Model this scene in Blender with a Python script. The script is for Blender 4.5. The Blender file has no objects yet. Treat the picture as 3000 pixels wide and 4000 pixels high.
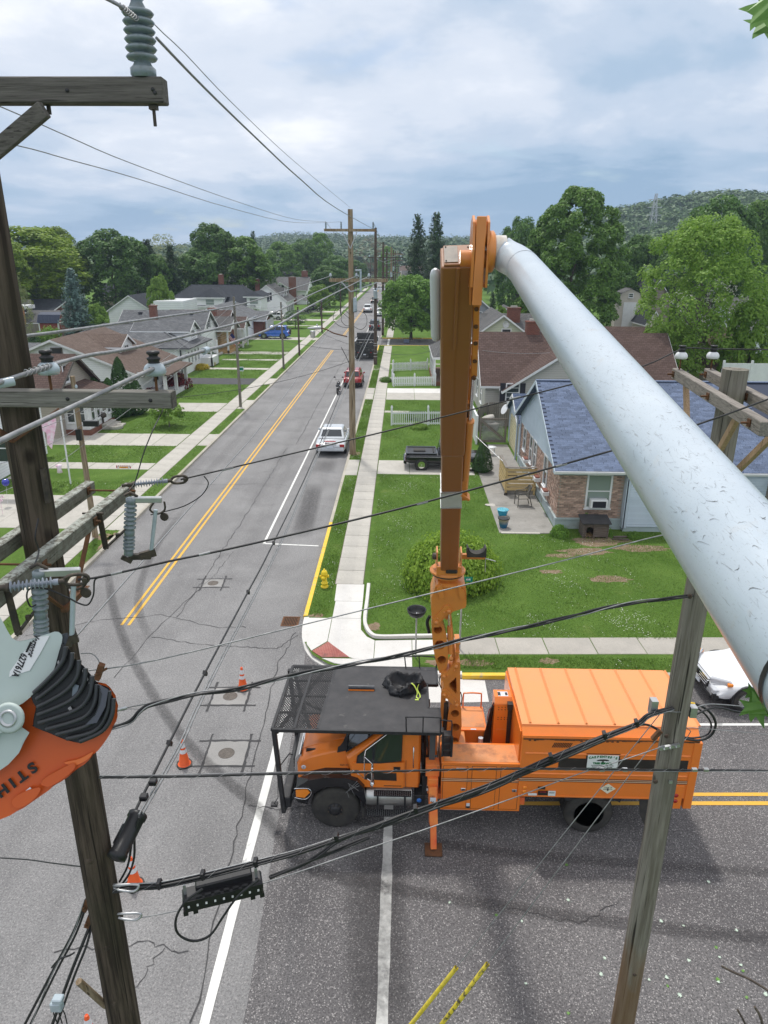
# street intersection with bucket truck: camera and light first, then setting, truck, poles, vehicles, houses, planting, small things
import bpy,math,random
import numpy as np
from mathutils import Vector as Qa,Matrix
from mathutils.geometry import tessellate_polygon
S=bpy.context.scene
COL=S.collection
R=math.radians
FPX,CAMZ=2765.0,11.6
YAW,PITCH,ROLL=R(1.33),R(19.87),R(.33)
cam=bpy.data.cameras.new('camera')
cam.sensor_fit='VERTICAL';cam.sensor_height=36.0;cam.lens=FPX/4000*36
cam.clip_start=.05;cam.clip_end=6000
camo=bpy.data.objects.new('camera',cam);COL.objects.link(camo)
fw=Qa((-math.sin(YAW)*math.cos(PITCH),math.cos(YAW)*math.cos(PITCH),-math.sin(PITCH)))
rt0=Qa((math.cos(YAW),math.sin(YAW),0));up0=rt0.cross(fw)
rt=rt0*math.cos(ROLL)+up0*math.sin(ROLL)
up=up0*math.cos(ROLL)-rt0*math.sin(ROLL)
m=Matrix((rt,up,-fw)).transposed().to_4x4();m.translation=(0,0,CAMZ)
camo.matrix_world=m
S.camera=camo
S.render.resolution_x,S.render.resolution_y=768,1024
S.view_settings.view_transform='Standard';S.view_settings.look='None'
S.view_settings.gamma=1;S.view_settings.exposure=EXPOSURE=.35
try:S.view_settings.use_curve_mapping=False
except Exception:pass
SUNV=Qa((-.14,.38,.91)).normalized()
sl=bpy.data.lights.new('sun','SUN');sl.energy=2.1;sl.angle=R(4);sl.color=(1,.965,.91)
so=bpy.data.objects.new('sun',sl);COL.objects.link(so)
so.rotation_euler=(-SUNV).to_track_quat('-Z','Y').to_euler()
W=bpy.data.worlds.new('World');S.world=W;W.use_nodes=True
nt=W.node_tree;N=nt.nodes;L=nt.links;N.clear()
out=N.new('ShaderNodeOutputWorld')
sky=N.new('ShaderNodeTexSky');sky.sky_type='NISHITA';sky.sun_disc=False
sky.sun_elevation=math.asin(SUNV.z);sky.sun_rotation=math.atan2(SUNV.x,SUNV.y)
bs=N.new('ShaderNodeBackground');bs.inputs[1].default_value=.10;L.new(sky.outputs[0],bs.inputs[0])
tc=N.new('ShaderNodeTexCoord');sep=N.new('ShaderNodeSeparateXYZ');L.new(tc.outputs['Generated'],sep.inputs[0])
def wm(op,a,b=None,c=None):
 n=N.new('ShaderNodeMath');n.operation=op
 for i,v in enumerate((a,b,c)):
  if v is None:continue
  if isinstance(v,(int,float)):n.inputs[i].default_value=v
  else:L.new(v,n.inputs[i])
 return n.outputs[0]
zz=wm('ADD',wm('MAXIMUM',sep.outputs[2],.0),.17)
cx=wm('DIVIDE',sep.outputs[0],zz);cy=wm('DIVIDE',sep.outputs[1],zz)
comb=N.new('ShaderNodeCombineXYZ');L.new(cx,comb.inputs[0]);L.new(cy,comb.inputs[1])
def wnoise(scale,det,rough,off,dist=.0,vec=None):
 mp=N.new('ShaderNodeMapping');mp.inputs['Location'].default_value=off
 L.new(vec or comb.outputs[0],mp.inputs[0])
 n=N.new('ShaderNodeTexNoise');n.inputs['Scale'].default_value=scale;n.inputs['Detail'].default_value=det
 n.inputs['Roughness'].default_value=rough;n.inputs['Distortion'].default_value=dist
 L.new(mp.outputs[0],n.inputs[0]);return n.outputs[0]
def wramp(val,stops):
 r=N.new('ShaderNodeValToRGB');L.new(val,r.inputs[0]);e=r.color_ramp.elements
 e[0].position,e[0].color=stops[0][0],(*stops[0][1],1);e[1].position,e[1].color=stops[-1][0],(*stops[-1][1],1)
 for p,c in stops[1:-1]:x=e.new(p);x.color=(*c,1)
 r.color_ramp.interpolation='EASE';return r.outputs[0]
n1=wnoise(.62,7,.56,(3.1,1.7,0),.35)
n2=wnoise(1.7,6,.6,(7.3,4.4,2),.2)
cloudv=wm('ADD',wm('ADD',wm('MULTIPLY',n1,.8),wm('MULTIPLY',n2,.36)),-.15)
elev=wm('MULTIPLY',wm('MAXIMUM',sep.outputs[2],.0),.8)
cl=wramp(wm('ADD',cloudv,elev),[(.36,(.27,.4,.56)),(.46,(.38,.5,.65)),(.54,(.5,.59,.72)),(.62,(.64,.7,.8)),(.76,(.88,.9,.95))])
bc=N.new('ShaderNodeBackground');L.new(cl,bc.inputs[0]);bc.inputs[1].default_value=.93
gap=wramp(wnoise(1.1,5,.55,(11.0,2.0,5),.3),[(.6,(0,0,0)),(.72,(.55,.55,.55))])
mx=N.new('ShaderNodeMixShader');L.new(gap,mx.inputs[0]);L.new(bc.outputs[0],mx.inputs[1]);L.new(bs.outputs[0],mx.inputs[2])
L.new(mx.outputs[0],out.inputs[0])
S.cycles.max_bounces=6;S.cycles.transparent_max_bounces=8
try:S.cycles.volume_bounces=0
except Exception:pass
def ray(x,y):
 u=(x*3000/1659-1500)/FPX;v=(2000-y*4000/2212)/FPX
 return fw+rt*u+up*v
def G(x,y,z=.0):
 r=ray(x,y);t=(z-CAMZ)/r.z
 return Qa((r.x*t,r.y*t,z))
def at(x,y,Y):
 r=ray(x,y);t=Y/r.y
 return Qa((r.x*t,Y,CAMZ+r.z*t))
def wat(x,y,w):
 return Qa((0,0,CAMZ))+ray(x,y)*w
ORG={}
def _p(o,label=None,cat=None,group=None,kind=None):
 if label:o['label']=label
 if cat:o['category']=cat
 if group:o['group']=group
 if kind:o['kind']=kind
 return o
def Qi(name,label,cat,loc=(0,0,0),rz=0,group=None,kind=None):
 o=bpy.data.objects.new(name,None);COL.objects.link(o);o.empty_display_size=.3
 o.location=loc;o.rotation_euler=(0,0,rz);ORG[o.name]=Qa(loc)
 return _p(o,label,cat,group,kind)
def link(name,me,parent=None,loc=(0,0,0),rot=(0,0,0),sc=(1,1,1)):
 o=bpy.data.objects.new(name,me);COL.objects.link(o)
 if parent is not None:o.parent=parent
 o.location=loc;o.rotation_euler=rot;o.scale=sc
 ORG[o.name]=ORG.get(parent.name,Qa())if parent is not None else Qa(loc)
 return o
def kids(o):return[c for c in COL.objects if c.parent==o]
def dup(root,loc,rz=0,sc=None,label=None,ch=None):
 r=root.copy();COL.objects.link(r);r.location=loc;r.rotation_euler=(0,0,rz);ORG[r.name]=Qa(loc)
 if sc:r.scale=sc
 if label:r['label']=label
 for c in(ch if ch is not None else tree_of(root)):
  d=c[0].copy();COL.objects.link(d);d.parent=r
  for g in c[1]:
   e=g.copy();COL.objects.link(e);e.parent=d
 return r
def tree_of(root):
 return[(c,list(c.children))for c in root.children]
SPLIT=dict(arm_bolts='arm_bolt',cutout_hardware='cutout_fitting',cutout_bracket='cutout_bracket',cable_straps='cable_strap',bolts='bolt',knots='knot',bolt_holes='bolt_hole',armour_rod='armour_rod',lashing_clamps='lashing_clamp',cable_clips='cable_clip',cable_clamp='cable_clamp',lug_nuts='lug_nut',axle='axle',leaf_spring='leaf_spring',steel_brace='steel_brace',wood_brace='wood_brace',arm_brace='arm_brace',eye_bolt='eye_bolt',tank_strap='tank_strap',vent_slots='vent_slot',grille_slats='grille_slat',roof_ribs='roof_rib',hanger='hanger',pole_bands='pole_band',door_panels='door_panel',roof_vent='roof_vent',wiper='wiper',suspension_clamp='suspension_clamp',downspout='downspout')
class MB:
 def __init__(s):s.v=[];s.f=[];s.mi=[];s.sm=[]
 def add(s,v,f,mi=0,smooth=False):
  b=len(s.v);s.v+=[tuple(p)for p in v]
  for q in f:s.f.append(tuple(i+b for i in q));s.mi.append(mi);s.sm.append(smooth)
  return s
 def box(s,x0,x1,y0,y1,z0,z1,mi=0,rz=0):
  c=[(x0,y0,z0),(x1,y0,z0),(x1,y1,z0),(x0,y1,z0),(x0,y0,z1),(x1,y0,z1),(x1,y1,z1),(x0,y1,z1)]
  if rz:
   mx_,my_=(x0+x1)/2,(y0+y1)/2;co,si=math.cos(rz),math.sin(rz)
   c=[(mx_+(x-mx_)*co-(y-my_)*si,my_+(x-mx_)*si+(y-my_)*co,z)for x,y,z in c]
  return s.add(c,[(0,3,2,1),(4,5,6,7),(0,1,5,4),(1,2,6,5),(2,3,7,6),(3,0,4,7)],mi)
 def bar(s,a,b,w,h,mi=0,upv=(0,0,1),w2=None,h2=None):
  a=Qa(a);b=Qa(b);d=(b-a).normalized();u=Qa(upv)
  if abs(d.dot(u))>.98:u=Qa((0,1,0))
  r=d.cross(u).normalized();u=r.cross(d).normalized();w2=w2 or w;h2=h2 or h
  c=[]
  for p,ww,hh in((a,w,h),(b,w2,h2)):
   for i,j in((-1,-1),(1,-1),(1,1),(-1,1)):c.append(p+r*(i*ww/2)+u*(j*hh/2))
  return s.add(c,[(0,1,2,3),(7,6,5,4),(0,4,5,1),(1,5,6,2),(2,6,7,3),(3,7,4,0)],mi)
 def Qg(s,pts,r,n=8,mi=0,cap=True,smooth=True):
  pts=[Qa(p)for p in pts];k=len(pts)
  rs=r if isinstance(r,(list,tuple))else[r]*k
  d0=(pts[1]-pts[0]).normalized();u=Qa((0,0,1))if abs(d0.z)<.9 else Qa((0,1,0))
  u=(u-d0*u.dot(d0)).normalized();v=[];f=[]
  for i in range(k):
   d=(pts[min(i+1,k-1)]-pts[max(i-1,0)])
   if d.length<1e-9:d=d0
   d.normalize();u=(u-d*u.dot(d)).normalized();w=d.cross(u)
   for j in range(n):
    a=2*math.pi*j/n;v.append(pts[i]+(u*math.cos(a)+w*math.sin(a))*rs[i])
  for i in range(k-1):
   for j in range(n):
    f.append((i*n+j,(i+1)*n+j,(i+1)*n+(j+1)%n,i*n+(j+1)%n))
  s.add(v,f,mi,smooth)
  if cap:s.add([v[j]for j in range(n)],[tuple(range(n))],mi);s.add([v[(k-1)*n+j]for j in range(n)],[tuple(range(n-1,-1,-1))],mi)
  return s
 def Qd(s,prof,c,n=16,mi=0,axis=(0,0,1),smooth=True):
  ax=Qa(axis).normalized();t=Qa((1,0,0))if abs(ax.x)<.9 else Qa((0,1,0))
  e1=(t-ax*t.dot(ax)).normalized();e2=ax.cross(e1);c=Qa(c);v=[];f=[]
  for r_,z_ in prof:
   for j in range(n):
    a=2*math.pi*j/n;v.append(c+ax*z_+(e1*math.cos(a)+e2*math.sin(a))*r_)
  for i in range(len(prof)-1):
   for j in range(n):f.append((i*n+j,i*n+(j+1)%n,(i+1)*n+(j+1)%n,(i+1)*n+j))
  s.add(v,f,mi,smooth)
  if prof[0][0]>1e-4:s.add(v[:n],[tuple(range(n-1,-1,-1))],mi)
  if prof[-1][0]>1e-4:s.add(v[-n:],[tuple(range(n))],mi)
  return s
 def Qh(s,poly,a0,a1,axis='y',QG=(),mi=0,hmi=None):
  """poly in the plane across `axis`: y -> (x,z), x -> (y,z), z -> (x,y)"""
  def P(q,a):
   return(q[0],a,q[1])if axis=='y'else(a,q[0],q[1])if axis=='x'else(q[0],q[1],a)
  loops=[list(poly)]+[list(h)for h in QG]
  flat=[q for l_ in loops for q in l_]
  tris=tessellate_polygon([[Qa((q[0],q[1],0))for q in l_]for l_ in loops])
  n=len(flat);v=[P(q,a0)for q in flat]+[P(q,a1)for q in flat]
  s.add(v,[tuple(t)for t in tris]+[tuple(i+n for i in reversed(t))for t in tris],mi)
  b=0
  for li,l_ in enumerate(loops):
   k=len(l_)
   s.add([P(q,a0)for q in l_]+[P(q,a1)for q in l_],[(i,(i+1)%k,(i+1)%k+k,i+k)for i in range(k)],(hmi if(li and hmi is not None)else mi))
  return s
 def poly(s,pts,mi=0):return s.add(pts,[tuple(range(len(pts)))],mi)
 def Qf(s,name,mats,parent=None,bevel=0,**k):
  if name in SPLIT:
   par=list(range(len(s.v)))
   def fd(i):
    while par[i]!=i:par[i]=par[par[i]];i=par[i]
    return i
   key={}
   for i,p in enumerate(s.v):
    q=(round(p[0],4),round(p[1],4),round(p[2],4))
    if q in key:par[fd(i)]=fd(key[q])
    else:key[q]=i
   for f in s.f:
    for i in f[1:]:par[fd(i)]=fd(f[0])
   C={}
   for j,f in enumerate(s.f):C.setdefault(fd(f[0]),[]).append(j)
   o=None
   for js in C.values():
    m=MB();ix={}
    for j in js:
     m.f.append(tuple(ix.setdefault(i,len(ix))for i in s.f[j]));m.mi.append(s.mi[j]);m.sm.append(s.sm[j])
    m.v=[s.v[i]for i in ix];o=m.Qe(SPLIT[name],mats,parent,bevel,**k)
   return o
  return s.Qe(name,mats,parent,bevel,**k)
 def Qe(s,name,mats,parent=None,bevel=0,seg=1,solid=0,sub=0,shade=None,**pr):
  me=bpy.data.meshes.new(name);o0=ORG.get(parent.name,Qa())if parent is not None else Qa()
  org=pr.pop('origin',None)
  if parent is None and org is not None:o0=Qa(org)
  if o0.length:me.from_pydata([(p[0]-o0.x,p[1]-o0.y,p[2]-o0.z)for p in s.v],[],s.f)
  else:me.from_pydata(s.v,[],s.f)
  for m_ in(mats if isinstance(mats,(list,tuple))else[mats]):me.materials.append(m_)
  me.polygons.foreach_set('material_index',s.mi);me.polygons.foreach_set('use_smooth',s.sm);me.update()
  o=link(name,me,parent)
  if parent is None:o.location=o0;ORG[o.name]=o0
  if bevel:
   b=o.modifiers.new('bevel','BEVEL');b.width=bevel;b.segments=seg;b.limit_method='ANGLE';b.angle_limit=R(40)
  if sub:
   b=o.modifiers.new('sub','SUBSURF');b.levels=b.render_levels=sub
  return _p(o,pr.get('label'),pr.get('cat'),pr.get('group'),pr.get('kind'))
def Zw(cx_,cz_,r,n=20):return[(cx_+r*math.cos(2*math.pi*i/n),cz_+r*math.sin(2*math.pi*i/n))for i in range(n)]
def Qb(pts,k=6):
 pts=[Qa(p)for p in pts];o=[]
 for i in range(len(pts)-1):
  p0=pts[max(i-1,0)];p1=pts[i];p2=pts[i+1];p3=pts[min(i+2,len(pts)-1)]
  for j in range(k):
   t=j/k
   o.append(.5*((2*p1)+(p2-p0)*t+(2*p0-5*p1+4*p2-p3)*t*t+(3*p1-p0-3*p2+p3)*t**3))
 o.append(pts[-1]);return o
def QH(a,b,sag,n=18):
 a=Qa(a);b=Qa(b)
 return[a.lerp(b,i/n)-Qa((0,0,sag*4*(i/n)*(1-i/n)))for i in range(n+1)]
def Zz(s,name,size,mat_,parent,pos,xdir=(1,0,0),ydir=(0,0,1),ext=.0015,sx=1.0,bold=.0,align='CENTER'):
 c=bpy.data.curves.new(name,'FONT');c.body=s;c.size=size;c.align_x=align;c.align_y='CENTER';c.extrude=ext;c.offset=bold
 t=bpy.data.objects.new('tmp_text',c);COL.objects.link(t)
 bpy.context.view_layer.update()
 me=bpy.data.meshes.new_from_object(t.evaluated_get(bpy.context.evaluated_depsgraph_get()))
 bpy.data.objects.remove(t)
 X=Qa(xdir).normalized();Y=Qa(ydir).normalized();Z=X.cross(Y)
 M_=Matrix((X*sx,Y,Z)).transposed().to_4x4();M_.translation=Qa(pos)-(ORG.get(parent.name,Qa())if parent is not None else Qa())
 me.transform(M_);me.materials.clear();me.materials.append(mat_);me.name=name
 return link(name,me,parent)
def nd(t,ty,**kw):
 n=t.nodes.new(ty)
 for k,v in kw.items():
  if k in n.inputs:n.inputs[k].default_value=v
  else:setattr(n,k,v)
 return n
def Qz(t,val,p0,c0,p1,c1):
 r=t.nodes.new('ShaderNodeValToRGB');t.links.new(val,r.inputs[0]);e=r.color_ramp.elements
 e[0].position=p0;e[0].color=(*c0,1);e[1].position=p1;e[1].color=(*c1,1);return r.outputs[0]
def QA(t,fac,a,b,mode='MIX'):
 n=t.nodes.new('ShaderNodeMix');n.data_type='RGBA';n.blend_type=mode
 for sock,v in((n.inputs[0],fac),(n.inputs[6],a),(n.inputs[7],b)):
  if isinstance(v,(int,float)):sock.default_value=v
  elif isinstance(v,tuple):sock.default_value=(*v[:3],1)
  else:t.links.new(v,sock)
 return n.outputs[2]
def _m(t,op,a,b=.0):
 n=t.nodes.new('ShaderNodeMath');n.operation=op
 for i,v in enumerate((a,b)):
  if isinstance(v,(int,float)):n.inputs[i].default_value=v
  else:t.links.new(v,n.inputs[i])
 return n.outputs[0]
def QB(name):
 m_=bpy.data.materials.new(name);m_.use_nodes=True;t=m_.node_tree
 b=t.nodes['Principled BSDF'];return m_,t,b
def Qy(t,stretch=(1,1,1),kind='Object',rot=(0,0,0)):
 c=t.nodes.new('ShaderNodeTexCoord');mp=t.nodes.new('ShaderNodeMapping');mp.inputs['Scale'].default_value=stretch
 mp.inputs['Rotation'].default_value=rot
 t.links.new(c.outputs[kind],mp.inputs[0]);return mp.outputs[0]
def Qx(t,vec,sc,det=5,rough=.6,dist=0):
 n=nd(t,'ShaderNodeTexNoise',Scale=sc,Detail=det,Roughness=rough,Distortion=dist);t.links.new(vec,n.inputs[0]);return n.outputs[0]
def QS(t,b,h,strength,dist=.02,prev=None):
 n=t.nodes.new('ShaderNodeBump');n.inputs['Strength'].default_value=strength;n.inputs['Distance'].default_value=dist
 t.links.new(h,n.inputs['Height']);t.links.new(n.outputs[0],b.inputs['Normal'])
 if prev:t.links.new(prev,n.inputs['Normal'])
 return n.outputs[0]
def mat(name,c,r=.6,met=0,c2=None,sc=4,lo=.35,hi=.68,det=6,bump=0,bsc=None,stretch=(1,1,1),rand=0,spec=.4,coat=0,dirt=None,dsc=1.5,dlo=.5,dhi=.75,island=0):
 m_,t,b=QB(name);b.inputs['Roughness'].default_value=r;b.inputs['Metallic'].default_value=met
 b.inputs['Specular IOR Level'].default_value=spec;b.inputs['Coat Weight'].default_value=coat
 v=Qy(t,stretch);col=c
 if c2 is not None:col=Qz(t,Qx(t,v,sc,det),lo,c,hi,c2)
 if dirt is not None:col=QA(t,Qz(t,Qx(t,v,dsc,7,.65),dlo,(0,0,0),dhi,(1,1,1)),col,dirt)
 if rand or island:
  if island:g=t.nodes.new('ShaderNodeNewGeometry');ro=g.outputs['Random Per Island'];rr=island
  else:g=t.nodes.new('ShaderNodeObjectInfo');ro=g.outputs['Random'];rr=rand
  f=_m(t,'ADD',_m(t,'MULTIPLY',ro,2*rr),1-rr);hs=t.nodes.new('ShaderNodeHueSaturation')
  t.links.new(f,hs.inputs['Value'])
  if isinstance(col,tuple):hs.inputs['Color'].default_value=(*col,1)
  else:t.links.new(col,hs.inputs['Color'])
  col=hs.outputs[0]
 if isinstance(col,tuple):b.inputs['Base Color'].default_value=(*col,1)
 else:t.links.new(col,b.inputs['Base Color'])
 if bump:QS(t,b,Qx(t,v,bsc or sc*4,6),bump)
 return m_
def Qu(name,a,b_,speck=.5):
 m_,t,b=QB(name);v=Qy(t);b.inputs['Roughness'].default_value=.88;b.inputs['Specular IOR Level'].default_value=.3
 big=Qx(t,v,.35,6,.6,.6);col=Qz(t,big,.34,a,.68,b_)
 v2=Qy(t,(1,.12,1));col=QA(t,Qz(t,Qx(t,v2,1.3,4,.5),.5,(0,0,0),.75,(.5,.5,.5)),col,tuple(x*.8 for x in a))
 fine=Qx(t,v,26,3,.8);col=QA(t,Qz(t,fine,.42,(.72*speck,.72*speck,.72*speck),.52,(0,0,0)),col,(.028,.027,.029))
 vo=t.nodes.new('ShaderNodeTexVoronoi');vo.inputs['Scale'].default_value=55;t.links.new(v,vo.inputs[0])
 pick=t.nodes.new('ShaderNodeTexWhiteNoise');t.links.new(vo.outputs['Color'],pick.inputs[0])
 col=QA(t,Qz(t,pick.outputs[0],.86,(0,0,0),.97,(.8*speck,.8*speck,.8*speck)),col,(.42,.4,.39))
 col=QA(t,Qz(t,Qx(t,v,.5,8,.72),.6,(0,0,0),.74,(.45,.45,.45)),col,(.045,.042,.044))
 t.links.new(col,b.inputs['Base Color']);QS(t,b,Qx(t,v,60,4,.8),.55,.01);return m_
def Qv(name,a,b_,rand=.06,stain=(.16,.15,.125)):
 m_,t,b=QB(name);v=Qy(t);b.inputs['Roughness'].default_value=.85
 col=Qz(t,Qx(t,v,1.2,8,.65),.35,a,.7,b_)
 col=QA(t,Qz(t,Qx(t,v,2.7,7,.7),.56,(0,0,0),.78,(.55,.55,.55)),col,stain)
 col=QA(t,Qz(t,Qx(t,v,45,3,.7),.38,(.35,.35,.35),.5,(0,0,0)),col,tuple(x*.6 for x in a))
 oi=t.nodes.new('ShaderNodeObjectInfo');f=_m(t,'ADD',_m(t,'MULTIPLY',oi.outputs['Random'],2*rand),1-rand)
 hs=t.nodes.new('ShaderNodeHueSaturation');t.links.new(f,hs.inputs['Value']);t.links.new(col,hs.inputs['Color'])
 t.links.new(hs.outputs[0],b.inputs['Base Color']);QS(t,b,Qx(t,v,40,4,.7),.25,.01);return m_
def Qw(name,a,b_,trans=.35,rough=.5):
 m_,t,b=QB(name);g=t.nodes.new('ShaderNodeNewGeometry');b.inputs['Roughness'].default_value=rough;b.inputs['Specular IOR Level'].default_value=.25
 oi=t.nodes.new('ShaderNodeObjectInfo')
 c=Qz(t,g.outputs['Random Per Island'],.0,a,1.0,b_)
 v=Qy(t);c=QA(t,Qz(t,Qx(t,v,3.2,3),.38,(0,0,0),.66,(.5,.5,.5)),c,b_)
 hs=t.nodes.new('ShaderNodeHueSaturation');t.links.new(_m(t,'ADD',_m(t,'MULTIPLY',oi.outputs['Random'],.3),.85),hs.inputs['Value']);t.links.new(c,hs.inputs['Color'])
 t.links.new(hs.outputs[0],b.inputs['Base Color'])
 tr=t.nodes.new('ShaderNodeBsdfTranslucent');t.links.new(hs.outputs[0],tr.inputs[0]);mxs=t.nodes.new('ShaderNodeMixShader');mxs.inputs[0].default_value=trans
 o=t.nodes['Material Output'];t.links.new(b.outputs[0],mxs.inputs[1]);t.links.new(tr.outputs[0],mxs.inputs[2]);t.links.new(mxs.outputs[0],o.inputs[0]);return m_
def QX(name,a,b_,c_,rough=.85):
 m_,t,b=QB(name);b.inputs['Roughness'].default_value=rough;b.inputs['Specular IOR Level'].default_value=.2
 v=Qy(t,(14,14,.7));col=Qz(t,Qx(t,v,1.0,8,.7),.42,a,.6,b_)
 cr=Qx(t,Qy(t,(30,30,.55)),1.0,3,.5);col=QA(t,Qz(t,cr,.6,(0,0,0),.66,(.9,.9,.9)),col,(.012,.01,.008))
 col=QA(t,Qz(t,Qx(t,Qy(t,(1,1,.4)),1.1,5),.5,(0,0,0),.7,(.75,.75,.75)),col,c_)
 vo=t.nodes.new('ShaderNodeTexVoronoi');vo.inputs['Scale'].default_value=2.2;t.links.new(Qy(t,(1,1,.62)),vo.inputs[0])
 col=QA(t,Qz(t,vo.outputs['Distance'],.06,(.8,.8,.8),.12,(0,0,0)),col,tuple(x*.4 for x in a))
 t.links.new(col,b.inputs['Base Color']);QS(t,b,Qx(t,v,2.2,8,.75),.8,.012);return m_
def QW(name,a,b_,axis,lichen=None):
 st={'x':(1.2,30,30),'y':(30,1.2,30),'z':(30,30,1.2)}[axis]
 m_,t,b=QB(name);b.inputs['Roughness'].default_value=.9;b.inputs['Specular IOR Level'].default_value=.15
 v=Qy(t,st);col=Qz(t,Qx(t,v,1.6,8,.72),.34,a,.68,b_)
 col=QA(t,Qz(t,Qx(t,v,2.6,3,.5),.62,(0,0,0),.68,(.8,.8,.8)),col,tuple(x*.3 for x in a))
 if lichen:
  g=t.nodes.new('ShaderNodeNewGeometry');sz=t.nodes.new('ShaderNodeSeparateXYZ');t.links.new(g.outputs['Normal'],sz.inputs[0])
  patch=_m(t,'MULTIPLY',Qz(t,Qx(t,Qy(t),16,7,.75),.45,(0,0,0),.56,(1,1,1)),_m(t,'ADD',_m(t,'MULTIPLY',sz.outputs[2],.9),.25))
  col=QA(t,patch,col,lichen)
 t.links.new(col,b.inputs['Base Color']);QS(t,b,Qx(t,v,3,8,.7),.7,.008);return m_
def QT(name,cols,w,h,mortar,plane,msize=.01,rand=.3,bump=.5,rough=.9,smooth=.1,offset=.5,slope=1.0):
 m_,t,b=QB(name);b.inputs['Roughness'].default_value=rough;b.inputs['Specular IOR Level'].default_value=.15
 c=t.nodes.new('ShaderNodeTexCoord');s_=t.nodes.new('ShaderNodeSeparateXYZ');t.links.new(c.outputs['Object'],s_.inputs[0]);q=t.nodes.new('ShaderNodeCombineXYZ')
 ia,ib={'xz':(0,2),'yz':(1,2),'xy':(0,1),'yx':(1,0)}[plane]
 t.links.new(s_.outputs[ia],q.inputs[0]);t.links.new(_m(t,'MULTIPLY',s_.outputs[ib],slope),q.inputs[1])
 br=t.nodes.new('ShaderNodeTexBrick');t.links.new(q.outputs[0],br.inputs[0]);br.offset=offset
 br.inputs['Scale'].default_value=1;br.inputs['Brick Width'].default_value=w;br.inputs['Row Height'].default_value=h;br.inputs['Mortar Size'].default_value=msize
 br.inputs['Mortar Smooth'].default_value=smooth;br.inputs['Bias'].default_value=0
 br.inputs['Color1'].default_value=(*cols[0],1);br.inputs['Color2'].default_value=(*cols[1],1);br.inputs['Mortar'].default_value=(*mortar,1)
 col=QA(t,Qz(t,Qx(t,c.outputs['Object'],.8,6),.4,(0,0,0),.7,(.5,.5,.5)),br.outputs['Color'],tuple(x*.7 for x in cols[0]))
 col=QA(t,Qz(t,Qx(t,c.outputs['Object'],9,4,.8),.35,(.4,.4,.4),.6,(0,0,0)),col,tuple(x*.45 for x in cols[0]))
 t.links.new(col,b.inputs['Base Color'])
 n=t.nodes.new('ShaderNodeBump');n.inputs['Strength'].default_value=bump;n.inputs['Distance'].default_value=.01;n.invert=True
 t.links.new(br.outputs['Fac'],n.inputs['Height']);t.links.new(n.outputs[0],b.inputs['Normal']);return m_
def QU(name,c,pitch=.13,rough=.55,dirt=.12):
 m_,t,b=QB(name);b.inputs['Roughness'].default_value=rough
 cc=t.nodes.new('ShaderNodeTexCoord');s_=t.nodes.new('ShaderNodeSeparateXYZ');t.links.new(cc.outputs['Object'],s_.inputs[0])
 fr=_m(t,'FRACT',_m(t,'DIVIDE',s_.outputs[2],pitch))
 col=QA(t,Qz(t,fr,.0,(.75,.75,.75),.16,(0,0,0)),c,tuple(x*.45 for x in c))
 col=QA(t,Qz(t,Qx(t,cc.outputs['Object'],.7,6),.4,(0,0,0),.75,(dirt*2,dirt*2,dirt*2)),col,tuple(x*.6 for x in c))
 t.links.new(col,b.inputs['Base Color']);n=t.nodes.new('ShaderNodeBump');n.inputs['Strength'].default_value=.5;n.inputs['Distance'].default_value=.02
 t.links.new(_m(t,'SUBTRACT',1.0,fr),n.inputs['Height']);t.links.new(n.outputs[0],b.inputs['Normal']);return m_
def QY(name,c=(.03,.04,.05),rough=.06,trans=0):
 m_,t,b=QB(name);b.inputs['Base Color'].default_value=(*c,1);b.inputs['Roughness'].default_value=rough;b.inputs['Specular IOR Level'].default_value=.8
 b.inputs['Transmission Weight'].default_value=trans;return m_
def QV(name,c,rough=.32,dirt=(.2,.15,.1),dm=.25,rand=0):
 m_,t,b=QB(name);v=Qy(t);b.inputs['Roughness'].default_value=rough;b.inputs['Coat Weight'].default_value=.35;b.inputs['Coat Roughness'].default_value=.12
 col=QA(t,Qz(t,Qx(t,v,1.3,7,.65),.45,(0,0,0),.8,(dm,dm,dm)),c,dirt)
 col=QA(t,Qz(t,Qx(t,v,14,4,.75),.66,(0,0,0),.74,(dm,dm,dm)),col,tuple(x*.5 for x in dirt))
 t.links.new(col,b.inputs['Base Color'])
 r_=t.nodes.new('ShaderNodeMapRange');t.links.new(Qx(t,v,3,5),r_.inputs[0]);r_.inputs[3].default_value=rough*.75;r_.inputs[4].default_value=rough*1.35
 t.links.new(r_.outputs[0],b.inputs['Roughness']);return m_
mt={}
mt['asphalt']=Qu('asphalt_street',(.19,.187,.187),(.265,.262,.26),.55)
mt['asphalt2']=Qu('asphalt_cross_street',(.118,.112,.114),(.165,.158,.158),.85)
mt['asphdrive']=mat('asphalt_drive',(.05,.05,.053),.9,c2=(.075,.075,.08),sc=3,bump=.3)
mt['concrete']=Qv('concrete_old',(.4,.38,.34),(.5,.475,.425))
mt['concrete_new']=Qv('concrete_new',(.6,.585,.555),(.68,.66,.63),.02,stain=(.42,.4,.36))
mt['concrete_patio']=Qv('concrete_patio',(.24,.23,.21),(.33,.315,.29),stain=(.08,.075,.06))
mt['concrete_cross']=Qv('concrete_cross',(.34,.32,.285),(.43,.4,.355),.05)
mt['curb']=Qv('kerb_concrete',(.36,.33,.27),(.48,.45,.38),.05,stain=(.12,.1,.07))
mt['yellowp']=mat('yellow_kerb_paint',(.78,.47,.02),.6,c2=(.7,.5,.08),sc=6,dirt=(.4,.34,.22),dsc=3,dlo=.6,dhi=.72,bump=.2)
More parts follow.
